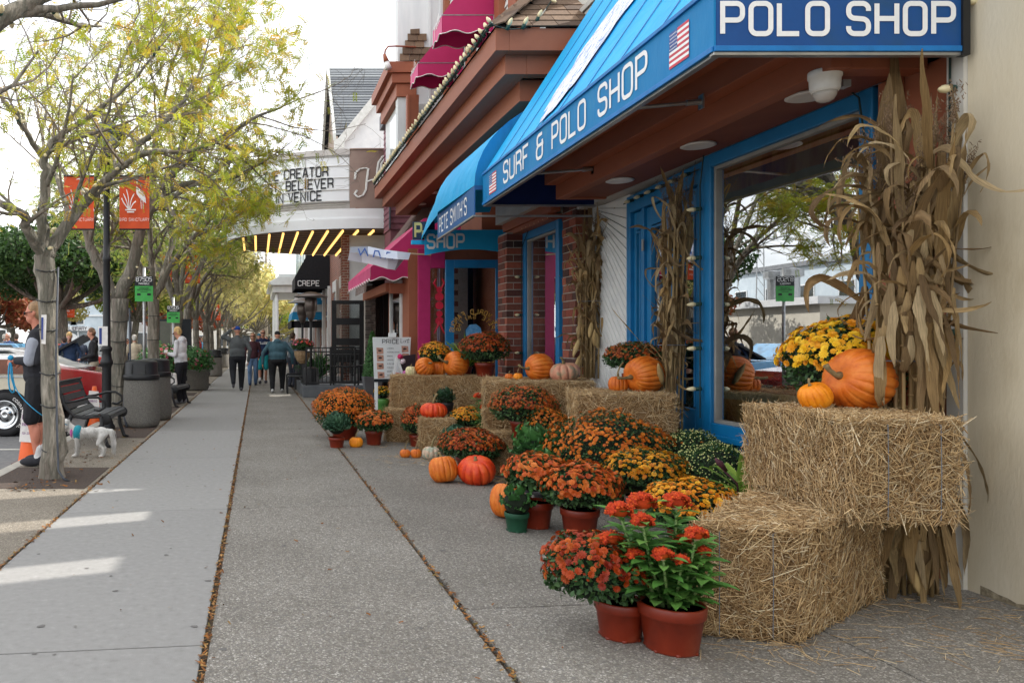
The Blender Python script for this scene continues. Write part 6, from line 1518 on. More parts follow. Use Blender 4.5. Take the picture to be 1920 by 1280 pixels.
def stalk_bundle(label,x,y,z0,z1,r,nst,nlf,lean=(0,0),fan=.25,face=R(200),ears=4,tassels=True,ln=(.35,.75),clear=False,grp='bundles of dried corn stalks'):
    t = thing('corn_stalk_bundle',label,'corn stalks',(x,y,z0),group=grp); rr = random.Random(int(x*100+y*10)); tips = []
    H = z1-z0
    for i in range(nst):
        a = i*2.4; q = r*math.sqrt((i+.5)/nst); bx,by = x+q*math.cos(a)*.8,y+q*math.sin(a)*.6; h = H*rr.uniform(.72,.92)
        ex,ey = lean[0]+math.cos(a)*q*fan*3,lean[1]+math.sin(a)*q*fan*2
        pts = [(bx+ex*s*s,by+ey*s*s,z0+h*s+(0)) for s in (0,.2,.4,.6,.8,1)]; rad = [.010,.0098,.0092,.0085,.007,.005]; b = MB(); b.tube(pts,rad,7)
        for s in (.12,.3,.48,.66): k = min(4,int(s*5)); p = Vector(pts[k]).lerp(Vector(pts[k+1]),s*5-k); b.tube([p-Vector((0,0,.006)),p,p+Vector((0,0,.006))],[.012,.016,.012],7)
        ob('stalk',b,M_STALK,t,smooth=True); tips.append((Vector(pts[-1]),Vector(pts))if False else (Vector(pts[-1]),[Vector(p) for p in pts]))
    for i in range(nlf):
        tip,pts = tips[i % nst]; s = rr.uniform(.05,1.0)**.8
        if clear and .26 < s < .5: continue
        k = min(4,int(s*5)); c = pts[k].lerp(pts[k+1],s*5-k)
        # leaves hang mostly outwards, away from the wall
        a = face+rr.gauss(0,.85); 
        if clear and s < .68 and math.cos(a) < .1: continue
        L_ = rr.uniform(*ln)*(1.1 if s > .4 else .8)*(1 if math.cos(a) < .25 else .5)*(.55 if clear and s < .58 and math.cos(a) < -.1 else 1)
        me = corn_leaf_mesh(rr.randint(0,17)); o = bpy.data.objects.new('leaf',me); COL.objects.link(o); o.parent = t
        tiltq = Matrix.Rotation(rr.uniform(-.2,.95 if rr.random() < .5 else .15),3,'Y').to_quaternion(); flip = rr.random() < .35
        q = Matrix.Rotation(a,3,'Z').to_quaternion() @ tiltq
        if flip: q = Matrix.Rotation(a,3,'Z').to_quaternion() @ Matrix.Rotation(R(rr.uniform(135,176)),3,'Y').to_quaternion()
        hug = rr.uniform(.25,.6) if rr.random() < .8 else rr.uniform(.7,1.0)
        o.matrix_local = Matrix.LocRotScale(c-wloc(t),q,Vector((1,1,1))) @ Matrix.Diagonal((L_*(hug if not flip else 1),L_*rr.uniform(.8,1.25),L_*(1 if hug > .65 else rr.uniform(.8,1.15)),1)) if not flip else Matrix.LocRotScale(c-wloc(t),q,Vector((L_,L_*rr.uniform(.8,1.2),L_*.6)))
    if clear:
        for i in range(46):
            a = R(rr.gauss(196,38)); tip,pts = tips[i % nst]; o = bpy.data.objects.new('leaf',corn_leaf_mesh(rr.randint(7,17))); COL.objects.link(o); o.parent = t; L_ = rr.uniform(.34,.62); zz_ = rr.uniform(1.5,2.45); k = min(4,int(zz_/H*5.5)); c = pts[k]
            o.matrix_local = Matrix.LocRotScale(Vector((c.x-x-.05,c.y-y-.05,zz_)),Matrix.Rotation(a,3,'Z').to_quaternion() @ Matrix.Rotation(R(rr.uniform(-10,60)),3,'Y').to_quaternion(),Vector((L_,L_*rr.uniform(.7,1.1),L_*.9)))
        for i in range(80):
            a = face+rr.gauss(0,1.1); o = bpy.data.objects.new('leaf',corn_leaf_mesh(rr.randint(0,17))); COL.objects.link(o); o.parent = t; L_ = rr.uniform(.3,.6)
            o.matrix_local = Matrix.LocRotScale(Vector((math.cos(a)*r*1.15,math.sin(a)*r*1.0,rr.uniform(.38,1.0))),Matrix.Rotation(a,3,'Z').to_quaternion() @ Matrix.Rotation(R(rr.uniform(150,182)),3,'Y').to_quaternion(),Vector((L_*.5,L_*1.2,L_)))
    if clear:
        for i in range(90):
            a = R(rr.gauss(238,30)); o = bpy.data.objects.new('leaf',corn_leaf_mesh(rr.randint(0,17))); COL.objects.link(o); o.parent = t; L_ = rr.uniform(.3,.5)
            o.matrix_local = Matrix.LocRotScale(Vector((math.cos(a)*r*1.25,math.sin(a)*r*1.1,rr.uniform(.32,.56) if i < 44 else rr.uniform(1.25,1.95))),Matrix.Rotation(a,3,'Z').to_quaternion() @ Matrix.Rotation(R(rr.uniform(160,188)),3,'Y').to_quaternion(),Vector((L_*.35,L_*1.3,L_)))
    for i in range(ears):
        s = rr.uniform(.08,.45); a = face+rr.uniform(-1,1); tip,pts = tips[(i*3) % nst]; k = min(4,int(s*5)); c = pts[k].lerp(pts[k+1],s*5-k)+Vector((math.cos(a),math.sin(a),0))*r*.7; d = Vector((math.cos(a)*.45,math.sin(a)*.45,rr.choice((-.9,.9,-1)))).normalized()
        b = MB(); ax = [c+d*v for v in (0,.04,.09,.14,.18,.21)]; b.tube(ax,[.012,.024,.028,.024,.014,.003],9,jit=.09); e_ = ob('ear',b,M_HUSK,t,smooth=True)
    if tassels:
        V_,F_,k0,va = [],[],0,[]
        for (tip,pts) in tips:
            for j in range(7):
                d = Vector((rr.gauss(0,.3),rr.gauss(0,.3),1)).normalized(); L_ = rr.uniform(.12,.26); n = 26
                for q in range(n):
                    c = tip+d*(L_*q/n)+Vector((rr.gauss(0,.006),rr.gauss(0,.006),0)); V_.append(c)
        C_ = np.array([tuple(v) for v in V_]); n = len(C_); V2,F2,vv = straws(C_,nr.normal(0,.6,(n,3))+np.array([0,0,1.0]),nr.uniform(.010,.022,n),nr.uniform(.003,.006,n)); o = link('tassel',npmesh('tassel',V2-np.array(wloc(t)),F2,M_TASSEL,vv),t); o['kind'] = 'stuff'
    b = MB(); b.tube([(x+lean[0]*.25+(r+.03)*math.cos(a)*.9,y+lean[1]*.25+(r+.03)*math.sin(a)*.7,z0+H*.45) for a in [2*math.pi*i/16 for i in range(17)]],.004,4); ob('twine',b,M_TWINE,t)
    return t
stalk_bundle('tallest corn stalk bundle, tied against the cream wall corner',3.55,4.22,0,2.78,.19,24,240,lean=(.06,.05),fan=.22,face=R(222),clear=True,ears=5,ln=(.38,.8))
stalk_bundle('corn stalk bundle between the blue door and the big window',3.72,6.95,.0,2.95,.11,15,180,lean=(.02,-.05),fan=.1,face=R(215),ears=6,ln=(.3,.6))
stalk_bundle('corn stalk bundle in front of the brick pillar on the tall stack',3.99,9.22,.925,2.95,.17,20,230,lean=(.06,.0),fan=.2,face=R(215),ears=6,ln=(.35,.7))
# string-light bulbs round the windows
ws = thing('window_lights','string of small cream bulbs round the blue window frames','string lights',(XW,6,2))
b = MB(); pts = [(XW-.07,6.66,.7+i*.2) for i in range(11)]+[(XW-.07,6.6-i*.2,2.99) for i in range(9)]+[(XW-.07,4.9,2.9),(XW-.06,4.86,2.6)]; b.tube(pts,.006,5)
b.tube([tuple(Vector(on(s*W/6,2.86,.05))) for s in range(7)],.006,5); b.tube([(XW-.03,4.30,3.0),(XW-.05,4.28,2.4),(XW-.04,4.29,1.8),(XW-.05,4.28,1.2)],.006,5); b.tube([(XW-.06,11.2,.9+.3*i) for i in range(7)]+[(XW-.06,10.9-.2*i,2.95) for i in range(7)],.006,5); ob('wire',b,mat('wire_green',[]),ws)
for z in (.95,1.3,1.68,2.08,2.5): bulb(ws,(XW-.09,6.68,z),(-1,.3,-.05),1.5)
for i in range(9): bulb(ws,(XW-.09,6.5-i*.19,2.98),(-.8,-.3,-.2),1.5)
for i in range(6): bulb(ws,on(.2+i*.26,2.86,.06),(-1,-.2,-.3),1.4)
for z in (2.75,2.13,1.4): bulb(ws,(XW-.06,4.27,z),(-1,-.3,-.15),1.7)
for z in (1.2,1.75,2.3): bulb(ws,(XW-.08,11.22,z),(-1,-.2,0),1.5)
for i in range(7): bulb(ws,(XW-.09,10.9-i*.16,2.95),(-.9,-.2,0),1.5)
bulb(ws,(XW-.04,4.20,3.2),(1,-.3,0),1.7)
# ------------------------------------------------------------------ trees
def mat_bark(name,c):
    m = mat(name,c,rough=.92,scale=11,stretch=(1,1,.2),bump=1.0,bscale=22,bdist=.06,detail=12); return m
M_BARK = mat_bark('grey_bark',[(70,64,58),(126,117,107),(106,103,92),(154,146,134),(172,164,152)]); M_TWIG = mat('twig_bark',[(104,94,84),(136,124,110)],rough=.9,scale=8)
M_HL = mat('locust_leaf',[(160,172,50),(186,186,60),(124,146,48),(212,188,64),(140,160,56),(222,172,64)],rough=.55,var=True,scale=4,transl=.45,dark=.85)
M_HLG = mat('locust_green',[(122,148,60),(148,168,70),(100,130,56),(176,182,84),(196,184,92)],rough=.55,var=True,scale=4,transl=.45,dark=.85)
M_DG = mat('dark_green_leaf',[(44,72,30),(58,92,36),(36,60,28),(76,108,40)],rough=.55,var=True,scale=2,transl=.3,dark=.8); M_YEL = mat('yellow_leaf',[(206,200,124),(222,214,146),(180,180,104),(224,200,132),(160,168,96)],rough=.6,var=True,scale=2,transl=.4,dark=.85)
M_REDL = mat('russet_leaf',[(150,84,60),(176,104,66),(130,96,60),(168,70,56),(120,110,60)],rough=.6,var=True,scale=2,transl=.35,dark=.85)
def comp_leaf(n=6):
    V_,F_ = [],[]
    for i in range(n):
        s = .12+.88*i/n; z = -.28*s*s
        for sd_ in (-1,1):
            k = len(V_); V_ += [(s,0,z),(s+.03,sd_*.14,z-.02),(s+.12,sd_*.27,z-.06),(s+.15,sd_*.1,z-.02)]; F_.append((k,k+1,k+2,k+3))
    return np.array(V_),np.array(F_)
CL = comp_leaf(); SL = (np.array([(0,0,0),(.5,-.32,.04),(1,0,-.1),(.5,.32,.04)]),np.array([(0,1,2,3)]))
class Grow:
    def __init__(s,seed): s.rr = random.Random(seed); s.tw = MB(); s.lf = []; s.big = MB()
    def branch(s,p,d,L_,r,lvl,env,maxl,spread,grav=.02,dens=1.0):
        rr = s.rr; n = max(3,int(L_/(.28 if lvl < 2 else .16))); pts = [p.copy()]; q = p.copy(); dd = d.normalized()
        for i in range(n):
            dd = (dd+Vector((rr.gauss(0,.13),rr.gauss(0,.13),rr.gauss(0,.10)-grav*(lvl >= 2))))
            if env:
                c,er = env; e_ = Vector(((q.x-c.x)/er[0],(q.y-c.y)/er[1],(q.z-c.z)/er[2]))
                if e_.length > 1: dd = dd-Vector((e_.x,e_.y,e_.z))*.35
            dd.normalize(); q = q+dd*(L_/n); pts.append(q.copy())
        rad = [max(.0022,r*(1-.72*i/n)) for i in range(n+1)]; (s.big if r > .02 else s.tw).tube(pts,rad,7 if r > .02 else (4 if r > .006 else 3),0,cap=False)
        s.kids(pts,rad,L_,lvl,env,maxl,spread,grav,dens)
    def kids(s,pts,rad,L_,lvl,env,maxl,spread,grav,dens,start=.2):
        rr = s.rr; n = len(pts)-1
        if lvl < maxl:
            k = int((L_*{0: 2.3,1: 3.2,2: 4.4}.get(lvl,4))*dens)+2
            for j in range(k):
                t_ = start+(1-start)*(j+rr.random())/k; i = min(n-1,int(t_*n)); b_ = pts[i].lerp(pts[i+1],t_*n-i); ax = (pts[i+1]-pts[i]).normalized()
                sd_ = ax.orthogonal().normalized(); sd_.rotate(Matrix.Rotation(rr.uniform(0,6.28),3,ax)); d2 = (ax*rr.uniform(.5,1.0)+sd_*spread*rr.uniform(.7,1.2)+Vector((0,0,.12 if lvl < 2 else .0))).normalized()
                l2 = L_*rr.uniform(.38,.62)*(1.15-.5*t_) if lvl == 0 else L_*rr.uniform(.35,.6); s.branch(b_,d2,max(.18,l2),max(.0025,rad[i]*rr.uniform(.42,.62)),lvl+1,env,maxl,spread,grav,dens)
        if lvl >= maxl-1:
            for i in range(n):
                for _ in range(2): s.lf.append((pts[i].lerp(pts[i+1],rr.random()),(pts[i+1]-pts[i]).normalized()))
def leaves(t,sites,frac,size,tpl,m,seed=1,bias=None,name='leaves'):
    rg = np.random.default_rng(seed); S_ = [x for x in sites if rg.uniform() < (frac if bias is None else frac*bias(x[0]))]
    if not S_: return
    O = np.array([tuple(x[0]) for x in S_]); A = np.array([tuple(x[1]) for x in S_]); N = len(O)
    nm = np.stack([rg.normal(0,.5,N),rg.normal(0,.5,N),np.ones(N)],1); d = A+rg.normal(0,.9,(N,3)); d[:,2] -= .25; d /= np.linalg.norm(d,axis=1,keepdims=True); y = np.cross(nm,d); y /= np.linalg.norm(y,axis=1,keepdims=True); z = np.cross(d,y); sc = size*rg.uniform(.6,1.25,N)
    M = np.stack([d*sc[:,None],y*sc[:,None],z*sc[:,None]],axis=2); V_,F_,vv = scatter(tpl[0],tpl[1],M,O,rg.uniform(0,1,N)); o = link(name,npmesh(name,V_-np.array(wloc(t)),F_,m,vv),t); o['kind'] = 'stuff'; return o
def smoothpts(pts,rad,sub=4,jit=.0,rr=rnd):
    out,ro = [],[]; n = len(pts)
    for i in range(n-1):
        p0,p1,p2,p3 = pts[max(0,i-1)],pts[i],pts[i+1],pts[min(n-1,i+2)]
        for k in range(sub):
            t_ = k/sub; v = .5*((2*p1)+(p2-p0)*t_+(2*p0-5*p1+4*p2-p3)*t_*t_+(3*p1-p0-3*p2+p3)*t_**3); out.append(v+Vector((rr.gauss(0,jit),rr.gauss(0,jit),0))); ro.append(rad[i]+(rad[i+1]-rad[i])*t_)
    out.append(pts[-1]); ro.append(rad[-1]); return out,ro
def street_tree(label,Y,trunk,limbs,env,seed,leafm,frac,size=.16,maxl=3,spread=.75,bands=5,burls=(),dens=1.0,bias=None,grp='street trees along the kerb',name='street_tree'):
    """trunk/limbs: lists of (u, v, dY, radius) read off the photograph at depth Y"""
    b0 = P(trunk[0][0],trunk[0][1],Y); t = thing(name,label,'tree',(b0.x,Y,0),group=grp); g_ = Grow(seed); rr = random.Random(seed)
    tp = [P(u,v,Y+dy) for u,v,dy,r in trunk]; tp[0].z = -.02; tr = [r for *_,r in trunk]; p,r_ = smoothpts(tp,tr,5,.004,rr); b = MB(); n = 18
    # trunk skin with ridges and burls
    k0 = len(b.v); rings = []
    for i,(c,r) in enumerate(zip(p,r_)):
        for k in range(n):
            a = 2*math.pi*k/n; q = Vector((math.cos(a),math.sin(a),0)); rad = r*(1+.10*mnoise.noise(Vector((math.cos(a)*1.4+seed,math.sin(a)*1.4,c.z*1.2)))+.05*math.sin(a*5+seed+c.z*.6))
            for (bz,ba,br) in burls: rad += br*math.exp(-((c.z-bz)/.10)**2)*max(0,math.cos(a-ba))**2*(1+.3*math.sin(c.z*40+a*6))
            if c.z < .16: rad *= 1+1.6*(.16-c.z)**1.0*(1+.35*math.sin(a*3+seed))
            b.v.append(tuple(c+q*rad))
    for i in range(len(p)-1):
        for k in range(n): b.f.append((i*n+k,i*n+(k+1) % n,(i+1)*n+(k+1) % n,(i+1)*n+k)); b.m.append(0)
    b.f.append(tuple((len(p)-1)*n+k for k in range(n))); b.m.append(0); ob('trunk',b,M_BARK,t,smooth=True)
    for i in range(bands):
        j = int((i+1)/(bands+1)*(len(p)-1)); c = p[j]; r = r_[j]*1.13; e = MB(); e.tube([tuple(c+Vector((math.cos(2*math.pi*q/14)*r,math.sin(2*math.pi*q/14)*r,.014*math.sin(q)))) for q in range(15)],.006,5); ob('wire_band',e,M_BLACK,t)
    allb = []
    for lm in limbs:
        lp = [P(u,v,Y+dy) for u,v,dy,r in lm]; lr = [r for *_,r in lm]; q,qr = smoothpts(lp,lr,4,.012,rr); e = MB(); e.tube(q,qr,10,cap=True,jit=.05); ob('limb',e,M_BARK,t,smooth=True); allb += [(a,b_) for a,b_ in zip(q,qr)]
        L_ = sum((q[i+1]-q[i]).length for i in range(len(q)-1)); e_ = (P(*env[0][:2],Y+env[0][2]),env[1]); g_.kids(q,qr,L_,0,e_,maxl,spread,.02,dens,start=.22)
        dd = (q[-1]-q[-2]).normalized(); g_.branch(q[-1],dd,L_*.35,qr[-1]*.9,1,e_,maxl,spread,.02,dens)
    if g_.big.v: ob('bough',g_.big,M_BARK,t,smooth=True)
    o = ob('twigs',g_.tw,M_TWIG,t); o['kind'] = 'stuff'
    leaves(t,g_.lf,frac,size,CL,leafm,seed,bias)
    return t,g_,allb
def bulbs_on(t,allb,n,seed,zmax=9):
    rr = random.Random(seed); pts = [a for a in allb if a[0].z < zmax]
    for i in range(n): c,r = rr.choice(pts); a = rr.uniform(0,6.28); d = Vector((math.cos(a),math.sin(a),rr.uniform(-.5,.8))); bulb(t,c+d.normalized()*(r+.005),d,1.25)
t1,g1,a1 = street_tree('nearest street tree with a burled trunk, behind which the man stands',7.74,[(99,890,0,.108),(98,800,0,.094),(94,700,0,.088),(90,600,0,.084),(88,520,0,.092),(84,478,0,.098)],
    [[(84,480,0,.085),(112,440,.1,.062),(165,372,.2,.05),(215,322,.3,.042),(265,272,.5,.032),(330,205,.6,.022),(372,140,.7,.014)],
     [(84,480,0,.08),(80,410,-.1,.055),(86,330,-.2,.045),(84,300,-.2,.04),(108,258,-.2,.03),(170,218,-.1,.024),(240,160,0,.014),(300,90,0,.009)],
     [(82,478,0,.07),(50,430,-.3,.05),(46,405,-.4,.045),(0,380,-.6,.035),(-60,330,-.8,.025)],
     [(165,372,.2,.04),(190,345,0,.03),(270,288,-.3,.026),(340,286,-.4,.018),(400,270,-.4,.012)],
     [(84,300,-.2,.03),(40,230,-.5,.024),(10,190,-.6,.02),(-30,120,-.6,.014)],
     [(100,452,0,.035),(125,400,.5,.03),(105,330,.9,.024),(60,270,1.2,.018),(30,170,1.4,.012)]],
    ((150,190,.2),(1.75,1.9,1.9)),3,M_HL,.27,.125,3,.8,6,burls=((.62,-.4,.05),(.30,-.2,.07),(.45,-.9,.04),(2.05,2.6,.04),(.18,-2.0,.04)),dens=1.15)
bulbs_on(t1,a1,60,3)
t2,g2,a2_ = street_tree('second street tree, right behind the lamp post and bench',12.6,[(226,793,0,.16),(223,740,0,.145),(222,640,0,.14),(224,560,0,.155)],
    [[(214,565,0,.11),(190,505,0,.09),(165,450,.1,.075),(158,400,.2,.06),(130,340,.4,.04),(90,280,.5,.025)],
     [(222,560,0,.12),(248,500,0,.10),(262,440,0,.09),(290,372,0,.075),(330,320,-.1,.055),(395,268,-.2,.04),(470,225,-.3,.026),(530,200,-.3,.015)],
     [(290,372,0,.06),(350,345,.4,.05),(430,335,.6,.035),(500,300,.8,.02)],
     [(262,440,0,.06),(285,330,.3,.05),(300,230,.5,.035),(320,130,.6,.022),(350,60,.6,.012)],
     [(158,400,.2,.05),(180,330,-.3,.04),(200,240,-.5,.03),(215,150,-.6,.02),(250,70,-.6,.012)],
     [(300,365,0,.04),(340,420,-.6,.03),(390,430,-.9,.02),(430,420,-1.1,.012)],
     [(330,320,-.1,.045),(350,240,-.5,.035),(400,150,-.6,.022),(440,80,-.7,.012)]],
    ((360,240,0),(2.15,2.3,2.05)),8,M_HL,.5,.165,3,.8,6,burls=((.2,0,.03),),dens=1.0,bias=lambda p: .05 if p.x > .75 else .4 if p.x > .25 and p.z < 4.6 else 1.4 if p.x > -1.2 and p.z > 2.6 else .9)
bulbs_on(t2,a2_,26,5,4.2)
# overhanging bough from a tree rooted by the kerb just left of the view
t,g3,a3 = street_tree('nearer street tree at the kerb whose bough crosses the top left corner',4.2,[(-420,1080,0,.13),(-430,850,0,.12),(-430,560,0,.11)],
    [[(-430,560,0,.09),(-330,300,.1,.07),(-160,140,.3,.06),(0,42,.4,.052),(95,-18,.5,.042),(170,-60,.6,.03)],[(-5,44,.4,.03),(60,22,.45,.026),(130,12,.5,.02),(225,2,.55,.013),(300,-30,.6,.008)],[(-430,560,0,.08),(-520,320,0,.06),(-560,80,-.3,.04)]],
    ((-300,-200,0),(1.6,1.2,1.1)),21,M_HL,.15,.10,3,.8,3,dens=.8)
bulbs_on(t,[a for a in a3 if a[0].x > -1.6 and a[0].z > 2.6],7,4)
# the row of trees beyond: one grown tree, then copies with their own turn and size
row = [(287,17.0,'third street tree behind the parking sign'),(330,20.8,'fourth street tree behind the woman in the white hoodie'),(352,25.2,'fifth street tree in the row'),(371,29.5,'sixth street tree in the row'),(387,34.0,'seventh street tree, next to the farther litter bin'),(399,39.5,'eighth street tree in the row'),(410,46.0,'ninth street tree in the row'),(420,54.0,'tenth street tree in the row'),(430,64,'last small street tree at the end of the row')]
def generic_tree(label,x,y,h,cr,leafm,frac,seed,trunk_r=.12,fork=2.2,tpl=CL,size=.16,grp='street trees along the kerb',maxl=3,dens=.9,lf2=None,sites=0,name='street_tree'):
    t = thing(name,label,'tree',(x,y,0),group=grp); rr = random.Random(seed); g_ = Grow(seed); b = MB(); p = [Vector((x,y,-.1)),Vector((x+rr.gauss(0,.03),y,fork*.5)),Vector((x+rr.gauss(0,.06),y,fork))]; q,qr = smoothpts(p,[trunk_r*1.15,trunk_r,trunk_r*.95],5,.006,rr); b.tube(q,qr,12,jit=.05); ob('trunk',b,M_BARK,t,smooth=True)
    for i in range(4): c = q[2+i*2]; e = MB(); e.tube([tuple(c+Vector((math.cos(2*math.pi*k/12)*trunk_r*1.12,math.sin(2*math.pi*k/12)*trunk_r*1.12,0))) for k in range(13)],.007,4); ob('wire_band',e,M_BLACK,t)
    env = (Vector((x,y,fork+(h-fork)*.55)),(cr,cr,(h-fork)*.55))
    for k in range(5):
        a = 2*math.pi*k/5+rr.uniform(-.4,.4); out = cr*rr.uniform(.55,.8); lp = [q[-1],q[-1]+Vector((math.cos(a)*out*.3,math.sin(a)*out*.3,(h-fork)*.25)),q[-1]+Vector((math.cos(a)*out*.7,math.sin(a)*out*.7,(h-fork)*rr.uniform(.42,.6))),q[-1]+Vector((math.cos(a)*out,math.sin(a)*out,(h-fork)*rr.uniform(.6,.85)))]
        z_,zr = smoothpts(lp,[trunk_r*.6,trunk_r*.45,trunk_r*.28,trunk_r*.12],3,.02,rr); e = MB(); e.tube(z_,zr,8,cap=False); ob('limb',e,M_BARK,t,smooth=True); L_ = sum((z_[i+1]-z_[i]).length for i in range(len(z_)-1)); g_.kids(z_,zr,L_,0,env,maxl,.75,.02,dens,start=.25)
    if g_.big.v: ob('bough',g_.big,M_BARK,t,smooth=True)
    o = ob('twigs',g_.tw,M_TWIG,t); o['kind'] = 'stuff'; leaves(t,g_.lf,frac,size,tpl,leafm,seed)
    return t
def copy_tree(src,label,loc,rz,sc,group=None):
    c = src.copy(); COL.objects.link(c); c.location = loc; c.rotation_euler = (0,0,rz); c.scale = (sc,sc,sc); c['label'] = label; WL[c.name] = Vector(loc)
    if group: c['group'] = group
    def rec(a,pa):
        for ch in a.children:
            d = ch.copy(); COL.objects.link(d); d.parent = pa; d.matrix_local = ch.matrix_local.copy(); rec(ch,d)
    rec(src,c); return c
protoA = protoB = None
for i,(u,Y,lab) in enumerate(row):
    x = (u-VPX)*Y/F
    if i == 0: protoA = generic_tree(lab,x,Y,6.4,2.5,M_HLG,.42,31,.13,2.3,size=.17)
    elif i == 1: protoB = generic_tree(lab,x,Y,6.2,2.4,M_HLG,.42,47,.15,2.2,size=.17)
    elif i == 3: protoC = generic_tree(lab,x,Y,6.0,2.3,M_YEL,.5,53,.12,2.2,size=.2)
    else: copy_tree([protoA,protoB][i % 2] if i < 4 else protoC,lab,(x,Y,0),i*1.3,rnd.uniform(.95,1.1))
# leafy trees across the street and at the far end (leaf clouds on real limbs)
def leafy_tree(label,x,y,h,cr,m,n,seed,size=.28,trunk_r=.2,fork=2.4,grp='leafy trees across the street',low=.0,twig=True):
    t = thing('leafy_tree',label,'tree',(x,y,0),group=grp); rr = random.Random(seed); rg = np.random.default_rng(seed); b = MB(); q,qr = smoothpts([Vector((x,y,-.1)),Vector((x+rr.gauss(0,.1),y,fork*.6)),Vector((x+rr.gauss(0,.15),y,fork))],[trunk_r*1.2,trunk_r,trunk_r*.9],3,.01,rr); b.tube(q,qr,9,jit=.06); ob('trunk',b,M_BARK,t,smooth=True)
    cl = []; b = MB(); ch = h-fork
    for k in range(15):
        a = k*2.4; rr_ = cr*math.sqrt((k+.5)/15)*.85; z = fork+ch*(.25+.62*(1-(rr_/cr)**2)*rr.uniform(.5,1.1)+low*rr.random()); c = Vector((x+math.cos(a)*rr_,y+math.sin(a)*rr_,z)); cl.append((c,cr*rr.uniform(.26,.42)))
        mid = q[-1].lerp(c,.5)+Vector((0,0,-.15*rr_)); z_,zr = smoothpts([q[-1],mid,c],[trunk_r*.5,trunk_r*.3,trunk_r*.08],3,.05,rr); b.tube(z_,zr,6,cap=False)
        if twig:
            for j in range(7): d = Vector((rr.gauss(0,1),rr.gauss(0,1),rr.gauss(.3,.8))).normalized()*cl[-1][1]*rr.uniform(.6,1.1); b.tube([c-d*.3,c+d*.3+Vector((rr.gauss(0,.08),0,0)),c+d],[.018,.012,.004],3,cap=False)
    ob('limbs',b,M_BARK,t,smooth=True); Os,Ns = [],[]
    for c,r in cl:
        k = int(n*r*r/sum(q_[1]**2 for q_ in cl)); d = rg.normal(0,1,(k,3)); d /= np.linalg.norm(d,axis=1,keepdims=True); rad = r*rg.uniform(.35,1.15,k)**.6; Os.append(np.array(c)+d*rad[:,None]*np.array([1,1,.72])); Ns.append(d)
    O,Nn = np.concatenate(Os),np.concatenate(Ns); Nn = Nn+rg.normal(0,.8,Nn.shape); V_,F_,vv = scatter(SL[0]-np.array([.5,0,0]),SL[1],frames(Nn,rg.uniform(0,6.28,len(O)),size*rg.uniform(.6,1.3,len(O))),O,rg.uniform(0,1,len(O)))
    o = link('foliage',npmesh('foliage',V_-np.array(wloc(t)),F_,m,vv),t); o['kind'] = 'stuff'; return t
at = lambda u,Y: (u-VPX)*Y/F
leafy_tree('dark green maple behind the man and the nearest trunk',at(120,34),34,7.4,4.3,M_DG,26000,5,.20,.3,2.9,low=-.15)
leafy_tree('green tree at the far left edge over the parked cars',at(20,46),46,8.6,4.3,M_DG,18000,6,.27,.25,3.2,low=-.15)
leafy_tree('russet orange tree at the far left edge',at(-10,40),40,5.6,2.6,M_REDL,9000,7,.22,.15,2.2,low=-.3)
leafy_tree('small pale yellow tree in front of the library',at(85,46),46,5.0,2.2,M_YEL,5000,8,.22,.12,2.0)
leafy_tree('mid green tree behind the parking sign',at(255,44),44,7.5,3.6,M_HLG,14000,9,.24,.2,2.6,low=-.2)
leafy_tree('reddish tree seen past the row of street trees',at(318,58),58,6.5,3.4,M_REDL,9000,10,.26,.2,2.4,low=-.3)
for i,(u,Y,h,c,m,lab) in enumerate(((440,62,9.5,4.2,M_YEL,'yellow tree arching over the far pavement'),(478,74,9.5,4.4,M_YEL,'second yellow tree arching over the far pavement'),(395,70,9,4.5,M_YEL,'yellow green tree behind the street tree row'),(512,92,10.0,5,M_HLG,'far yellow green tree at the end of the street'),(455,100,9,5.5,M_YEL,'farthest yellow tree closing the street'),(545,100,7.5,4,M_YEL,'far yellow tree behind the white porch'))):
    leafy_tree(lab,at(u,Y),Y,h,c,m,12000,20+i,.30,.2,2.4,'yellow trees at the end of the street',low=-.25,twig=True)
# trees that the shop window mirrors
leafy_tree('russet tree across the road opposite the surf shop',-15.0,24,7.0,3.0,M_REDL,9000,40,.2,.18,2.2,low=-.2)

# ------------------------------------------------------------------ street furniture
lp = thing('street_lamp','tall black street lamp with orange banners, near the bench','street lamp',(-2.37,12.0,0)); LX,LY = (200-VPX)*12.0/F,12.0; WL[lp.name] = Vector((LX,LY,0)); lp.location = (LX,LY,0)
b = MB(); b.lathe((LX,LY,0),[(.13,0),(.13,.05),(.1,.1),(.078,.2),(.072,.95),(.085,1.0),(.10,1.02),(.10,1.06),(.085,1.09),(.07,1.2),(.088,1.24),(.088,1.27),(.062,1.3),(.055,2.6),(.066,2.62),(.066,2.66),(.052,2.7),(.048,4.2),(.075,4.22),(.075,4.26),(.05,4.3),(.06,4.42)],20); ob('pole',b,M_BLACK,lp,smooth=True)
b = MB(); b.lathe((LX,LY,4.40),[(.07,0),(.16,.03),(.19,.16),(.17,.17),(.0,.17)],20); ob('lamp_glass',b,mat('lamp_frost',[(196,200,200)],rough=.3),lp,smooth=True); b = MB(); b.lathe((LX,LY,4.56),[(.30,-.02),(.28,.03),(.16,.16),(.08,.2),(.05,.3),(0,.32)],22); ob('lamp_hood',b,mat('hood_grey',[(90,96,104),(110,116,122)],rough=.4,metal=.4),lp,smooth=True)
M_BAN = mat('banner_orange',[(206,78,40),(216,88,48)],rough=.7,scale=2,bump=.1,bscale=12,transl=.25); M_BANW = mat('banner_print',[(226,222,218)],rough=.7)
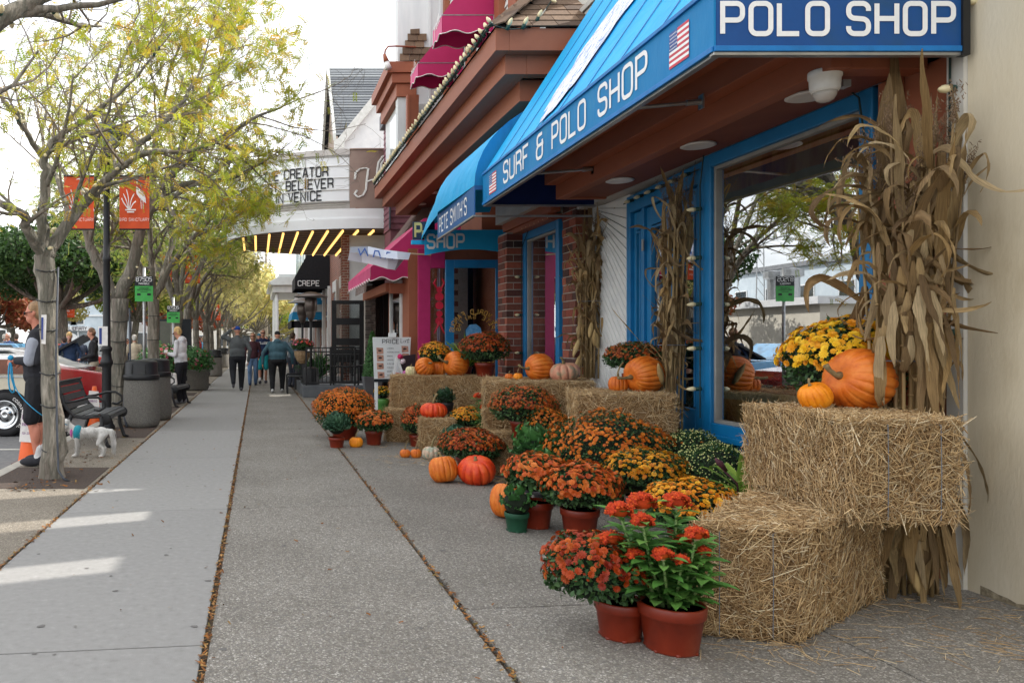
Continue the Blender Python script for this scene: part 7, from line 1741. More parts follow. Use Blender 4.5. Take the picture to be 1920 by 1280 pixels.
def banner(par,x0,x1,y,z0,z1,txt,motif='egret',cl=False):
    b = MB(); n = 8; f = lambda s,z: (x0+(x1-x0)*s,y+.02*math.sin(s*3.1),z); 
    for i in range(n): b.quad(f(i/n,z0),f((i+1)/n,z0),f((i+1)/n,z1),f(i/n,z1))
    bb_ = ob('banner',b,M_BAN,par,smooth=True); b = MB(); b.tube([(x0,y,z1),(x1,y,z1)],.012,6); b.tube([(x0,y,z0),(x1,y,z0)],.012,6); ob('banner_arm',b,M_BLACK,par)
    w,h = x1-x0,z1-z0; g_ = lambda a,c: (x0+w*a,y-.025,z0+h*c); b = MB()
    if motif == 'egret':
        eg = [(.52,.93),(.40,.925),(.52,.955),(.60,.95),(.63,.92),(.62,.86),(.58,.80),(.66,.76),(.80,.70),(.88,.58),(.90,.48),(.80,.52),(.68,.58),(.58,.66),(.56,.76),(.60,.84),(.57,.90)]
        b.poly([g_(*q) for q in eg[::-1]]); strokes(b,[[(.72,.58),(.74,.38)],[(.80,.55),(.80,.38)]],.02,g_)
        strokes(b,[[(.30,.36),(.26,.52),(.14,.66)],[(.32,.36),(.32,.58),(.24,.74)],[(.34,.36),(.40,.56),(.50,.66)],[(.30,.38),(.14,.50),(.08,.58)],[(.36,.36),(.46,.48),(.56,.52)],[(.2,.36),(.56,.36)],[(.26,.32),(.5,.32)]],.025,g_)
    else:
        strokes(b,[[(.25,.35),(.65,.8)],[(.70,.42),(.40,.42),(.3,.62)],[(.45,.36),(.80,.66)],[(.3,.5),(.62,.5)],[(.55,.72),(.75,.7)],[(.62,.34),(.85,.36)]],.045,g_)
    L_ = text(MB(),txt,(0,0,0),(1,0,0),(0,0,1),h*.05,w=h*.03); text(b,txt,(x0+w*.5-L_/2*1.0,y-.026,z0+h*.15),(1,0,0),(0,0,1),h*.055,w=h*.03,sw=.6); ob('banner_print',b,M_BANW,bb_)
zz = lambda v,Y: CH+(HY-v)*Y/F
banner(lp,at(224,LY),at(280,LY),LY,zz(430,LY),zz(330,LY),'BIRD SANCTUARY'); banner(lp,at(120,LY),at(176,LY),LY,zz(430,LY),zz(330,LY),'BIRD SANCTUARY')
b = MB(); b.box(LX-.115,LX+.03,LY-.075,LY-.07,zz(648,LY),zz(612,LY)); o = ob('paper_notice',b,M_BANW,lp); b = MB(); b.box(LX-.10,LX-.06,LY-.078,LY-.075,zz(645,LY),zz(615,LY)); ob('notice_print',b,mat('notice_blue',[(40,60,130)]),o)
def simple_lamp(x,y,label,txt,motif,s=1):
    t = thing('street_lamp',label,'street lamp',(x,y,0),group='street lamps with banners'); b = MB(); b.lathe((x,y,0),[(.16,0),(.13,.15),(.12,1.0),(.08,1.2),(.06,4.3)],12); ob('pole',b,M_BLACK,t,smooth=True); b = MB(); b.lathe((x,y,4.3),[(.08,0),(.16,.1),(.28,.14),(.1,.34),(0,.4)],14); ob('lamp_hood',b,M_BLACK,t,smooth=True)
    banner(t,x+.12,x+.62,y,2.6,3.55,txt,motif); banner(t,x-.62,x-.12,y,2.6,3.55,txt,motif); return t
t = thing('street_lamp','second street lamp with orange beach banners','street lamp',(at(333,24),24,0),group='street lamps with banners'); x = at(333,24); b = MB(); b.lathe((x,24,0),[(.16,0),(.13,.15),(.12,1.0),(.08,1.2),(.06,4.6)],12); ob('pole',b,M_BLACK,t,smooth=True); b = MB(); b.lathe((x,24,4.6),[(.08,0),(.16,.1),(.28,.14),(.1,.34),(0,.4)],14); ob('lamp_hood',b,M_BLACK,t,smooth=True)
banner(t,at(347,24),at(375,24),24,zz(531,24),zz(478,24),'THE BEACH','chair'); banner(t,at(298,24),at(322,24),24,zz(531,24),zz(476,24),'THE BEACH','egret')
simple_lamp(at(393,44),44,'third street lamp far down the row','THE BEACH','chair'); simple_lamp(at(413,64),64,'farthest street lamp with small banners','THE BEACH','egret')
simple_lamp(at(126,40)-0.0,39,'dark street lamp across the road by the maple','THE BEACH','egret')
M_SGR = mat('sign_green',[(70,176,84),(82,190,96)],rough=.5); M_SDK = mat('sign_dark',[(30,36,42)],rough=.5)
def park_sign(u0,u1,v0,vm,v1,up,Y,vb,label):
    x0,x1 = at(u0,Y),at(u1,Y); px = at(up,Y); t = thing('parking_sign',label,'sign',(px,Y,0),group='green parking payment signs'); b = MB(); b.tube([(px,Y+.03,0),(px,Y+.03,zz(v0-16,Y))],.028,10); ob('pole',b,M_METAL,t,smooth=True)
    b = MB(); b.box(x0,x1,Y-.01,Y,zz(v1,Y),zz(vm,Y)-.001); ob('green_plate',b,M_SGR,t); b = MB(); b.box(x0,x1,Y-.012,Y,zz(vm,Y),zz(v0,Y)); ob('dark_plate',b,M_SDK,t)
    W_ = x1-x0; H_ = zz(v0,Y)-zz(vm,Y); b = MB(); tw = W_*.86; w = tw/(5+4*.3); text(b,'87505',(x0+W_*.07,Y-.016,zz(vm,Y)+H_*.48),(1,0,0),(0,0,1),H_*.42,w=w,gap=w*.3,sw=1.0); text(b,'PARKMOBILE',(x0+W_*.22,Y-.016,zz(vm,Y)+H_*.14),(1,0,0),(0,0,1),H_*.18,w=W_*.045,gap=W_*.018,sw=1.2); ob('white_print',b,M_LET,t)
    G = zz(vm,Y)-zz(v1,Y); b = MB(); w = W_*.036
    for k,s in enumerate(('CONTACTLESS','PARKING PAYMENTS')): L_ = text(MB(),s,(0,0,0),(1,0,0),(0,0,1),G*.07,w=w,gap=w*.35); text(b,s,((x0+x1)/2-L_/2,Y-.014,zz(v1,Y)+G*(.82-.12*k)),(1,0,0),(0,0,1),G*.075,w=w,gap=w*.35,sw=1.3)
    b.box(x0+W_*.3,x1-W_*.3,Y-.014,Y-.012,zz(v1,Y)+G*.6,zz(v1,Y)+G*.63)
    for k in range(2): b.box(x0+W_*(.12+.56*k),x0+W_*(.32+.56*k),Y-.014,Y-.012,zz(v1,Y)+G*.38,zz(v1,Y)+G*.52)
    ob('dark_print',b,M_SDK,t); return t
park_sign(253,287,518,536,565,270,14.6,690,'nearer green parking sign 87505 on a grey pole'); park_sign(313,337,573,585,605,325,19.2,720,'farther green parking sign 87505 lower in view')
# litter bins
M_CAST = mat_aggregate('pebbled_concrete',(110,108,102),[(96,94,90),(128,124,118),(150,146,138),(110,106,100)],110)
def bin_(label,x,y,s=1.0):
    t = thing('litter_bin',label,'bin',(x,y,0),group='round concrete litter bins'); b = MB(); b.lathe((x,y,0),[(.24*s,0),(.285*s,.03),(.30*s,.10),(.30*s,.3),(.275*s,.76*s),(.27*s,.77*s)],32); ob('drum',b,M_CAST,t,smooth=True)
    b = MB(); b.lathe((x,y,.755*s),[(.285*s,0),(.295*s,.01),(.295*s,.075),(.275*s,.085),(.27*s,.09),(.262*s,.27),(.24*s,.30),(.20*s,.315),(0,.32)],32); ob('lid',b,M_BLACK,t,smooth=True); b = MB(); b.hexa([(x+.12*s,y-.252*s,.86),(x-.12*s,y-.252*s,.86),(x-.12*s,y-.2*s,.86),(x+.12*s,y-.2*s,.86),(x+.11*s,y-.245*s,1.0),(x-.11*s,y-.245*s,1.0),(x-.11*s,y-.2*s,1.0),(x+.11*s,y-.2*s,1.0)]); ob('opening',b,mat('bin_dark',[(10,10,12)]),t); return t
bin_('nearest round pebbled litter bin with a black lid',at(265,12.45),12.45); bin_('litter bin half hidden behind the nearest one',at(290,13.6),13.6); bin_('litter bin farther along beside a street tree',at(403,31),31); bin_('farthest litter bin, barely visible',at(419,41),41)
# slatted benches facing the shops
def bench(label,x,y,rz,L_=1.15,grp='black slatted benches'):
    """local: seat faces +x, length along y"""
    t = thing('park_bench',label,'bench',(x,y,0),group=grp); Rz = Matrix.Rotation(rz,3,'Z'); f = lambda a,c,d: tuple(Vector((x,y,0))+Rz @ Vector((a,c,d)))
    prof = [(-.30,.86),(-.335,.83),(-.33,.78),(-.29,.68),(-.25,.58),(-.20,.48),(-.12,.425),(0,.41),(.10,.415),(.20,.43),(.27,.43),(.315,.40),(.32,.355)]
    for i in range(len(prof)-1):
        (a,z),(a2_,z2) = prof[i],prof[i+1]; d = Vector((a2_-a,0,z2-z)); n_ = Vector((-d.z,0,d.x)).normalized()*.009; d = d*.09; b = MB()
        p0,p1 = Vector((a,0,z))+d,Vector((a2_,0,z2))-d
        b.hexa([f(p0.x-n_.x,-L_/2,p0.z-n_.z),f(p1.x-n_.x,-L_/2,p1.z-n_.z),f(p1.x-n_.x,L_/2,p1.z-n_.z),f(p0.x-n_.x,L_/2,p0.z-n_.z),f(p0.x+n_.x,-L_/2,p0.z+n_.z),f(p1.x+n_.x,-L_/2,p1.z+n_.z),f(p1.x+n_.x,L_/2,p1.z+n_.z),f(p0.x+n_.x,L_/2,p0.z+n_.z)]); ob('slat',b,M_BENCH,t,bevel=.003)
    for s in (-1,1):
        yy = s*(L_/2-.01); b = MB(); sd_ = [(-.33,.80),(-.30,.68),(-.22,.50),(-.12,.405),(0,.385),(.12,.395),(.25,.40)]; b.tube([f(a,yy,z) for a,z in sd_],.026,8,flat=.6); b.tube([f(-.16,yy,.42),f(-.24,yy,.2),f(-.28,yy,.02),f(-.33,yy,.0)],.026,8); b.tube([f(.22,yy,.40),f(.24,yy,.2),f(.30,yy,.03),f(.36,yy,.0)],.026,8); ob('side_frame',b,M_BLACK,t,smooth=True)
        b = MB(); b.tube([f(-.24,yy,.58),f(-.10,yy,.60),(f(.06,yy,.645)),f(.18,yy,.645),f(.265,yy,.59),f(.27,yy,.52),f(.20,yy,.475),f(.13,yy,.49)],.017,8); ob('armrest',b,M_BLACK,t,smooth=True)
        b = MB(); b.lathe(f(.275,yy+s*.02-.012,.365),[(.0,0),(.075,0),(.078,.012),(.075,.024),(0,.024)],20,axis='y') if abs(rz) < .01 else b.ell(f(.275,yy,.365),(.075,.02,.075),0,16,8,rot=Rz); ob('scroll_disc',b,M_BLACK,t,smooth=False)
    b = MB(); b.tube([f(-.24,-L_/2,.15),f(-.24,L_/2,.15)],.015,6); ob('stretcher',b,M_BLACK,t); return t
M_BENCH = mat('bench_slat',[(62,64,66),(78,80,82)],rough=.5,scale=10,spec=.5)
bench('nearest black slatted bench, with the white dog in front',-2.22,10.50,R(-1)); bench('farther slatted bench beside the woman in white',at(318,16.9),16.7,R(-8)); bench('third bench past the planter',at(368,24.0),24.0,R(-5))
# planters by the kerb
def planter(label,x,y,r,h,m,seed,nb=150,fr=.45):
    t = thing('flower_planter',label,'planter',(x,y,0),group='concrete planters with red and pink flowers'); b = MB(); b.lathe((x,y,0),[(r*.85,0),(r,.06),(r,h*.9),(r*1.05,h*.92),(r*1.05,h),(r*.95,h)],28); ob('tub',b,M_CAST,t,smooth=True); p,nn = dome(2600,(x,y,h+.18),r*1.15,fr,-.5,.1); V_,F_,vv = scatter(LTV,LTF,frames(nn+nr.normal(0,.5,nn.shape),scale=nr.uniform(.05,.1,2600)),p,nr.uniform(0,1,2600)); o = link('foliage',npmesh('foliage',V_-np.array(wloc(t)),F_,M_KALEL,vv),t); o['kind'] = 'stuff'
    p,nn = dome(nb,(x,y,h+.2),r*1.22,fr*1.05,-.4,.05); V_,F_,vv = scatter(BT3[0],BT3[1],frames(nn,scale=nr.uniform(.03,.05,nb)),p,nr.uniform(0,1,nb)); o = link('flowers',npmesh('flowers',V_-np.array(wloc(t)),F_,m,vv),t); o['kind'] = 'stuff'; b = MB(); b.ell((x,y,h+.15),(r*.9,r*.9,fr*.8),0,14,8); ob('stems',b,M_LEAFD,t); return t
PINK = pal('pink_mix',[(206,50,50),(222,110,150),(230,140,170),(196,40,44),(224,90,70)])
planter('tall planter of red and pink flowers left of the woman in white',at(300,18.8),18.8,.46,.62,PINK,1); planter('planter with trailing plants right of the woman in white',at(362,22.0),22.0,.45,.6,PINK,2,60,.4)
t = thing('info_panel','dark framed information panel behind the planter','panel',(at(327,24),24.5,0)); b = MB(); b.box(at(296,24.5),at(358,24.5),24.5,24.62,zz(660,24.5),zz(598,24.5)); ob('frame',b,M_SDK,t); b = MB(); b.box(at(300,24.5),at(340,24.5),24.48,24.5,zz(650,24.5),zz(602,24.5)); ob('board',b,mat('panel_olive',[(96,98,88),(112,112,100)]),t); b = MB(); b.box(at(300,24.5),at(304,24.5),24.5,24.6,0,1.1); b.box(at(350,24.5),at(354,24.5),24.5,24.6,0,1.1); ob('post',b,M_SDK,t)
# traffic cones with paper signs
M_CONE = mat('cone_orange',[(222,92,34),(232,104,44)],rough=.5)
def cone(label,x,y,h=.72,z=-.12,lines=('NO','PARKING')):
    t = thing('traffic_cone',label,'traffic cone',(x,y,z),group='orange cones with paper no parking signs'); b = MB(); b.lathe((x,y,z),[(.145,.03),(.14,.05),(.035,h),(.03,h),(0,h)],20); ob('cone_body',b,M_CONE,t,smooth=True); b = MB(); b.box(x-.18,x+.18,y-.18,y+.18,z,z+.03); ob('base',b,mat('cone_base',[(96,40,36)]),t,bevel=.01)
    b = MB(); f = lambda a,c: (x+a,y-.15+.10*(c/h),z+c); b.quad(f(-.10,h*.38),f(.11,h*.36),f(.085,h*.88),f(-.08,h*.9)); p_ = ob('paper_sign',b,M_BANW,t); b = MB(); g_ = lambda a,c: (x-.07+a,y-.153+.10*((h*.5+c)/h),z+h*.5+c)
    text(b,lines[0],(0,0,0),(1,0,0),(0,0,1),.05,w=.03,gap=.01,fn=lambda a,c: g_(a,c+h*.24)); text(b,lines[1],(0,0,0),(1,0,0),(0,0,1),.035,w=.016,gap=.005,fn=lambda a,c: g_(a,c+h*.13)); text(b,'TOW ZONE',(0,0,0),(1,0,0),(0,0,1),.022,w=.012,gap=.004,fn=lambda a,c: g_(a,c)); ob('sign_print',b,mat('print_purple',[(130,60,130)]),p_); return t
cone('orange cone with a paper notice at the kerb left of the man',at(52,9.3),9.4,.74); cone('orange cone with a paper notice behind the bench',at(170,13.0),13.3,.72)
b = MB(); b.quad((at(72,7.5),7.60,zz(644,7.6)),(at(81,7.5),7.585,zz(645,7.6)),(at(83,7.5),7.585,zz(590,7.6)),(at(72,7.5),7.60,zz(590,7.6))); o = ob('paper_notice',b,M_BANW,t1); b = MB(); b.quad((at(73,7.5),7.583,zz(636,7.6)),(at(76,7.5),7.58,zz(636,7.6)),(at(77,7.5),7.58,zz(595,7.6)),(at(73,7.5),7.583,zz(595,7.6))); ob('notice_print',b,mat('notice_blue',[]),o)
cb = MB(); cb.tube([(at(103,7.6),7.72,2.1),(at(104,7.6),7.62,1.2),(at(106,7.6),7.62,.5),(at(112,7.6),7.55,.1),(at(124,7.6),7.5,.03),(at(134,7.6),7.52,.0)],.012,6); ob('power_cable',cb,mat('cable_grey',[(70,74,82)]),t1,smooth=True)
cb = MB(); cb.tube([(at(244,12.5),12.45,1.9),(at(246,12.5),12.4,1.0),(at(234,12.4),12.35,.5),(at(232,12.3),12.3,.2),(at(240,12.3),12.2,.02)],.018,6); ob('power_cable',cb,mat('cable_grey',[]),t2,smooth=True)
# price list board, small decorated easel, potted topiary
Yp = 13.3; t = thing('price_board','white price list board standing at the end of the straw bales','sign',(at(730,Yp),Yp,0))
px = lambda u: at(u,Yp); pz = lambda v: zz(v,Yp); b = MB(); b.hexa([(px(702),Yp,pz(716)),(px(768),Yp+.1,pz(716)),(px(768),Yp+.13,pz(716)),(px(702),Yp+.03,pz(716)),(px(699),Yp,pz(632)),(px(773),Yp+.1,pz(632)),(px(773),Yp+.13,pz(632)),(px(699),Yp+.03,pz(632))]); b.box(px(729),px(743),Yp,Yp+.05,pz(632),pz(624)); b.box(px(703),px(709),Yp+.02,Yp+.06,0,pz(716)); b.box(px(760),px(766),Yp+.12,Yp+.16,0,pz(716)); ob('board',b,mat('board_white',[(222,228,230),(232,234,234)]),t,bevel=.004)
bf = lambda a,c: (px(700)+a*(px(772)-px(700)),Yp-.006+.1*a,pz(716)+c*(pz(632)-pz(716)))
b = MB(); text(b,'PRICE',(0,0,0),(1,0,0),(0,0,1),.09,w=.075,gap=.03,sw=.8,fn=lambda a,c: bf(.24+a,.86+c)); strokes(b,[[(.74,.97),(.73,.88),(.78,.88)],[(.81,.92),(.80,.88)],[(.88,.925),(.84,.92),(.87,.895),(.83,.88)],[(.94,.97),(.91,.88),(.96,.89)],[(.88,.935),(.97,.945)]],.009,bf)
for i,s in enumerate(('LASHES','MICROBLADING','BROWS','WAXING','EYELINER','FACIALS','SCAR','SCALP')): text(b,s,(0,0,0),(1,0,0),(0,0,1),.022,w=.022,gap=.008,sw=.9,fn=lambda a,c,i=i: bf(.37+a,.74-.086*i+c))
ob('print',b,M_SDK,t); b = MB(); b.add([bf(.02,.0),bf(.98,.0),bf(.98,.07),bf(.02,.07)],[(0,1,2,3)]); ob('dark_footer',b,M_SDK,t)
for i,(a,c) in enumerate(((.09,.68),(.10,.52),(.10,.34),(.12,.14),(.76,.72),(.78,.55))):
    b = MB(); b.add([bf(a,c-.06),bf(a+.18,c-.05),bf(a+.17,c+.08),bf(a-.01,c+.09)],[(0,1,2,3)]); ph_ = ob('photo_print',b,mat('photo_skin',[(150,100,84),(206,160,140),(120,80,70)],scale=9),t); b = MB(); q = Vector(bf(a+.08,c+.02)); b.ell(q+Vector((0,-.004,0)),(.035,.004,.016),0,12,4); ob('eye_print',b,mat('photo_dark',[(60,44,44)]),ph_)
Ye = 12.7; t = thing('chalk_easel','small white easel with pink pompoms and a dark board','easel',(at(765,Ye),Ye,0)); ex = lambda u: at(u,Ye); ez = lambda v: zz(v,Ye)
b = MB(); b.bar((ex(738),Ye,ez(712)),(ex(744),Ye,ez(668)),.04,.03,up=(0,1,0)); b.bar((ex(757),Ye-.02,ez(712)),(ex(744),Ye-.02,ez(668)),.04,.03,up=(0,1,0)); b.box(ex(738),ex(742),Ye-.02,Ye+.02,0,ez(712)); ob('easel_frame',b,M_WHITEP,t); b = MB(); b.hexa([(ex(752),Ye+.1,ez(712)),(ex(782),Ye+.2,ez(712)),(ex(782),Ye+.22,ez(712)),(ex(752),Ye+.12,ez(712)),(ex(752),Ye+.1,ez(668)),(ex(784),Ye+.2,ez(664)),(ex(784),Ye+.22,ez(664)),(ex(752),Ye+.12,ez(668))]); ob('chalk_board',b,mat('chalk_board',[(60,48,56),(76,62,68)]),t)
for (u,v,c,k) in ((749,668,(222,60,120),5),(754,677,(230,214,220),5),(758,699,(214,120,186),6),(745,703,(222,60,120),4)):
    c_ = Vector((ex(u),Ye-.06,ez(v))); n = 160; d = nr.normal(0,1,(n,3)); V_,F_,vv = scatter(SL[0]-.0,SL[1],frames(d,scale=np.full(n,.035)),np.tile(np.array(c_),(n,1))+d/np.linalg.norm(d,axis=1,keepdims=True)*.035,nr.uniform(0,1,n)); link('pompom',npmesh('pompom',V_-np.array(wloc(t)),F_,mat('pompom_%d' % c[0] + str(c[1]),[c]),vv),t)
t = thing('potted_topiary','tall narrow evergreen topiary in a tapered grey planter','potted tree',(at(697,17.6),17.6,0)); X_ = at(698,17.6); b = MB(); b.add([(X_-.14,17.46,0),(X_+.14,17.46,0),(X_+.14,17.74,0),(X_-.14,17.74,0),(X_-.22,17.38,.58),(X_+.22,17.38,.58),(X_+.22,17.82,.58),(X_-.22,17.82,.58)],[(0,3,2,1),(4,5,6,7),(0,1,5,4),(1,2,6,5),(2,3,7,6),(3,0,4,7)]); ob('planter',b,mat('grey_planter',[(84,86,90),(98,100,104)]),t,bevel=.01)
n = 4200; s = nr.uniform(0,1,n); th = nr.uniform(0,6.28,n); rr_ = .21*(1-s)**.7*nr.uniform(.75,1.08,n)+.01; p = np.stack([X_+rr_*np.cos(th),17.6+rr_*np.sin(th),.58+s*1.0],1); nn = np.stack([np.cos(th),np.sin(th),np.full(n,.4)],1); V_,F_,vv = scatter(LTV,LTF,frames(nn+nr.normal(0,.5,nn.shape),scale=nr.uniform(.03,.05,n)),p,nr.uniform(0,1,n)); o = link('foliage',npmesh('foliage',V_-np.array(wloc(t)),F_,M_KALEL,vv),t); o['kind'] = 'stuff'; b = MB(); b.lathe((X_,17.6,.58),[(.17,0),(.12,.5),(.0,.95)],12); ob('inner_stems',b,M_LEAFD,t)
mum('yellow flowers in a green glazed pot at the foot of the price board',at(718,14.2),14.2,0,.15,.10,.44,B_YEL,90,.028,(.12,.32),0,potm=mat('green_glaze',[(70,130,60),(96,150,76)],rough=.3),kind='flower pot')
mum('pink and white flowers spilling from the railing basket',1.12,19.35,.82+.3,.28,.16,1.28,PINK,60,.03,None,0,kind='flower basket',grp='terrace plants'); 
leaf_ = blades('bright green shrub on the terrace behind the railing','terrace_shrub',at(597,21.6),21.6,.29,240,.5,.95,'shrub_blade_',M_KALEL,.03,spread=.9)
# ------------------------------------------------------------------ people: one remeshed body, clothes over it
DG = None
def blob(name,prims,vox,m,parent,M,sm=5):
    """prims in figure space; joined, voxel remeshed and smoothed into one continuous surface"""
    mb = MB()
    for p in prims:
        if p[0] == 'c': _,a,ra,b_,rb = p; n = 3; a,b_ = Vector(a),Vector(b_); mb.tube([a.lerp(b_,i/n) for i in range(n+1)],[ra+(rb-ra)*i/n for i in range(n+1)],10); mb.ell(a,(ra,ra,ra),0,10,6); mb.ell(b_,(rb,rb,rb),0,10,6)
        else: mb.ell(p[1],p[2],0,14,10,rot=(p[3] if len(p) > 3 else None))
    me = bpy.data.meshes.new(name); me.from_pydata([tuple(M @ Vector(v)) for v in mb.v],[],mb.f)
    o = bpy.data.objects.new(name,me); COL.objects.link(o); r = o.modifiers.new('r','REMESH'); r.mode = 'VOXEL'; r.voxel_size = vox; r.use_smooth_shade = True
    s = o.modifiers.new('s','SMOOTH'); s.iterations = sm; s.factor = .5; o.parent = parent; o.location = -wloc(parent); PEND.append((o,m)); return o
PEND = []
def finish():
    dg = bpy.context.evaluated_depsgraph_get()
    for o,m in PEND:
        me = bpy.data.meshes.new_from_object(o.evaluated_get(dg)); o.modifiers.clear(); old = o.data; o.data = me; me.materials.clear(); me.materials.append(m); me.shade_smooth(); bpy.data.meshes.remove(old)
M_SKIN = mat('skin',[(196,140,116),(212,156,132)],rough=.55,scale=9,spec=.35); M_SKIN2 = mat('skin_ruddy',[(190,120,98),(206,136,112)],rough=.55,scale=9)
def cm(name,c,**k): return mat('cloth_'+name,[tuple(int(v*.82) for v in c),c,tuple(min(255,int(v*1.08)) for v in c)],rough=.85,scale=5,bump=.6,bscale=11,bdist=.02,**k)
def person(label,x,y,rz,h=1.75,top=(80,80,90),topn=None,legs=(30,32,38),hair=(90,70,50),skin=None,z=0,hands=None,elbows=None,stride=.0,wide=1.0,shorts=False,cap=None,hood=False,long_hair=False,shoe=(40,40,44),hem=None,vox=.012,head_pitch=0,glasses=False,sock=False,lean=0,fingers=True,legm=None,sleeve=1.0,lift=0.0,knee=None,name='person',extra_top=None,zcut=False):
    """figure space: +y is where the person faces, +x their right... built 1.75 m tall then scaled"""
    t = thing(name,label,'person',(x,y,z)); k = h/1.75; M = Matrix.Translation((x,y,z)) @ Matrix.Rotation(rz,4,'Z') @ Matrix.Scale(k,4); skin = skin or M_SKIN; w = wide
    sh = .185*min(w,1.15); hz = .92; hip = .095*w
    hands = hands or ((.27*w,.03,.78),(-.27*w,.03,.78)); elbows = elbows or tuple(((s*(sh+.07*w)),-.04,1.12) for s in (1,-1))
    L = lean; tp = lambda p: Vector((p[0],p[1]+L*(p[2]-hz),p[2]))
    ft = [(hip,stride/2,.08),(-hip,-stride/2,.08+lift)]; kn = knee or [(hip*1.05,stride*.28+.03,.50),(-hip*1.05,-stride*.18+.05,.50+lift*.3)]
    hd = tp((0,.035+head_pitch*.05,1.625-head_pitch*.02)); Rh = Matrix.Rotation(-head_pitch,3,'X')
    body = [('c',tp((0,0,1.43)),.058,hd-Vector((0,.01,.06)),.055),('e',hd+Rh @ Vector((0,-.005,.02)),(.074,.092,.105)),('e',hd+Rh @ Vector((0,.035,-.055)),(.052,.058,.055)),('e',hd+Rh @ Vector((0,.094,-.012)),(.012,.018,.020)),('e',hd+Rh @ Vector((0,.086,.022)),(.045,.012,.010)),('e',hd+Rh @ Vector((0,.088,-.055)),(.024,.010,.009)),('e',hd+Rh @ Vector((.076,-.01,0)),(.010,.02,.03)),('e',hd+Rh @ Vector((-.076,-.01,0)),(.010,.02,.03)),
            ('e',tp((0,0,1.22)),(.14*w,.095*w,.24)),('e',tp((0,0,.98)),(.115*w,.085*w,.13))]
    arm_c = []
    for s,e_,hnd in ((1,elbows[0],hands[0]),(-1,elbows[1],hands[1])):
        S_ = tp((s*sh,-.01,1.395)); E_,H_ = Vector(e_),Vector(hnd); d = (H_-E_).normalized(); body += [('c',S_,.045,E_,.036),('c',E_,.036,H_,.024)]; pc = H_+d*.045
        body.append(('e',pc,(.020,.036,.042)) if abs(d.z) > .7 else ('e',pc,(.024,.042,.024) if abs(d.y) > abs(d.x) else (.042,.024,.024)))
        if fingers:
            sd_ = d.cross(Vector((s,0,0))); sd_ = sd_.normalized() if sd_.length > .1 else Vector((0,1,0)); cu = Vector((-s,0,0)) if abs(d.z) > .7 else Vector((0,0,-1))
            for q in range(4): b0 = pc+sd_*(q-1.5)*.019+d*.03; ln = (.034,.042,.040,.030)[q]; m1 = b0+d*ln+cu*.008; body += [('c',b0,.0095,m1,.009),('c',m1,.009,m1+d*ln*.6+cu*ln*.6,.0075)]
            tb_ = pc+sd_*.03; body += [('c',tb_-d*.02,.012,tb_+sd_*.018+d*.022+cu*.01,.010)]
        arm_c += [('c',S_,.058*min(w,1.2),E_,.048*min(w,1.2)),('c',E_,.048*min(w,1.2),E_.lerp(H_,.93*sleeve if sleeve < 1 else .95),.040*min(w,1.15))]
    for s,f_,kk in ((1,ft[0],kn[0]),(-1,ft[1],kn[1])): body += [('c',(s*hip,0,hz),.075*w,kk,.048),('c',kk,.05,Vector(f_)+Vector((0,-.02,0)),.036)]+([('e',Vector(kk)*.55+Vector(f_)*.45+Vector((0,-.025,.02)),(.052,.056,.12))] if shorts else [])
    blob('body',body,vox,skin,t,M,3)
    topm = topn or cm('top_%d_%d_%d' % top,top)
    tops = arm_c+[('e',tp((0,0,1.25)),(.185*w,.125*w,.22)),('e',tp((0,0.01*w,1.06)),(.182*w,.136*w*(1+.1*(w > 1.2)),.18)),('e',tp((0,0.01*w,.96)),(.178*w,.136*w,.12)),('c',tp((.09*w,0,1.40)),.062,tp((-.09*w,0,1.40)),.062),('c',tp((0,-.01,1.40)),.072,tp((0,.0,1.475)),.062)]
    if hood: tops += [('e',tp((0,-.085,1.45)),(.115,.06,.07)),('e',tp((0,-.06,1.50)),(.085,.05,.04))]
    if extra_top: tops += extra_top
    blob('jacket',tops,vox,topm,t,M,6)
    if hem: blob('shirt_hem',[('e',(0,0,.90),(.175*w,.130*w,.075))],vox,cm('hem_%d_%d_%d' % hem,hem),t,M,2)
    lm = legm or cm('legs_%d_%d_%d' % legs,legs); lg = [('e',(0,-.01,.90),(.168*w,.128*w,.13))]
    for s,f_,kk in ((1,ft[0],kn[0]),(-1,ft[1],kn[1])):
        kk = Vector(kk); f_ = Vector(f_)
        if shorts: lg += [('c',(s*hip,0,.88),.105*w,kk+Vector((0,0,.02)),.092)]
        else: lg += [('c',(s*hip,0,.88),.098*w,kk,.078*min(w,1.25)),('c',kk,.078*min(w,1.25),f_+Vector((0,-.02,.0)),.062)]
    blob('shorts' if shorts else 'trousers',lg,vox,lm,t,M,4)
    for i,f_ in enumerate(ft):
        f_ = Vector(f_); pr_ = [('e',f_+Vector((0,.05,-.030)),(.052,.125,.050)),('e',f_+Vector((0,-.03,-.01)),(.048,.06,.06))]
        if i == 1 and lift > .05: pr_ = [('e',f_+Vector((0,-.01,-.045)),(.045,.055,.105)),('e',f_+Vector((0,-.01,.01)),(.043,.05,.05))]
        blob('shoe',pr_,vox*.8,cm('shoe_%d' % shoe[0],shoe),t,M,2)
        if sock: blob('sock',[('c',f_+Vector((0,-.02,.0)),.045,f_+Vector((0,-.02,.11)),.043)],vox,cm('white_sock',(220,220,220)),t,M,1)
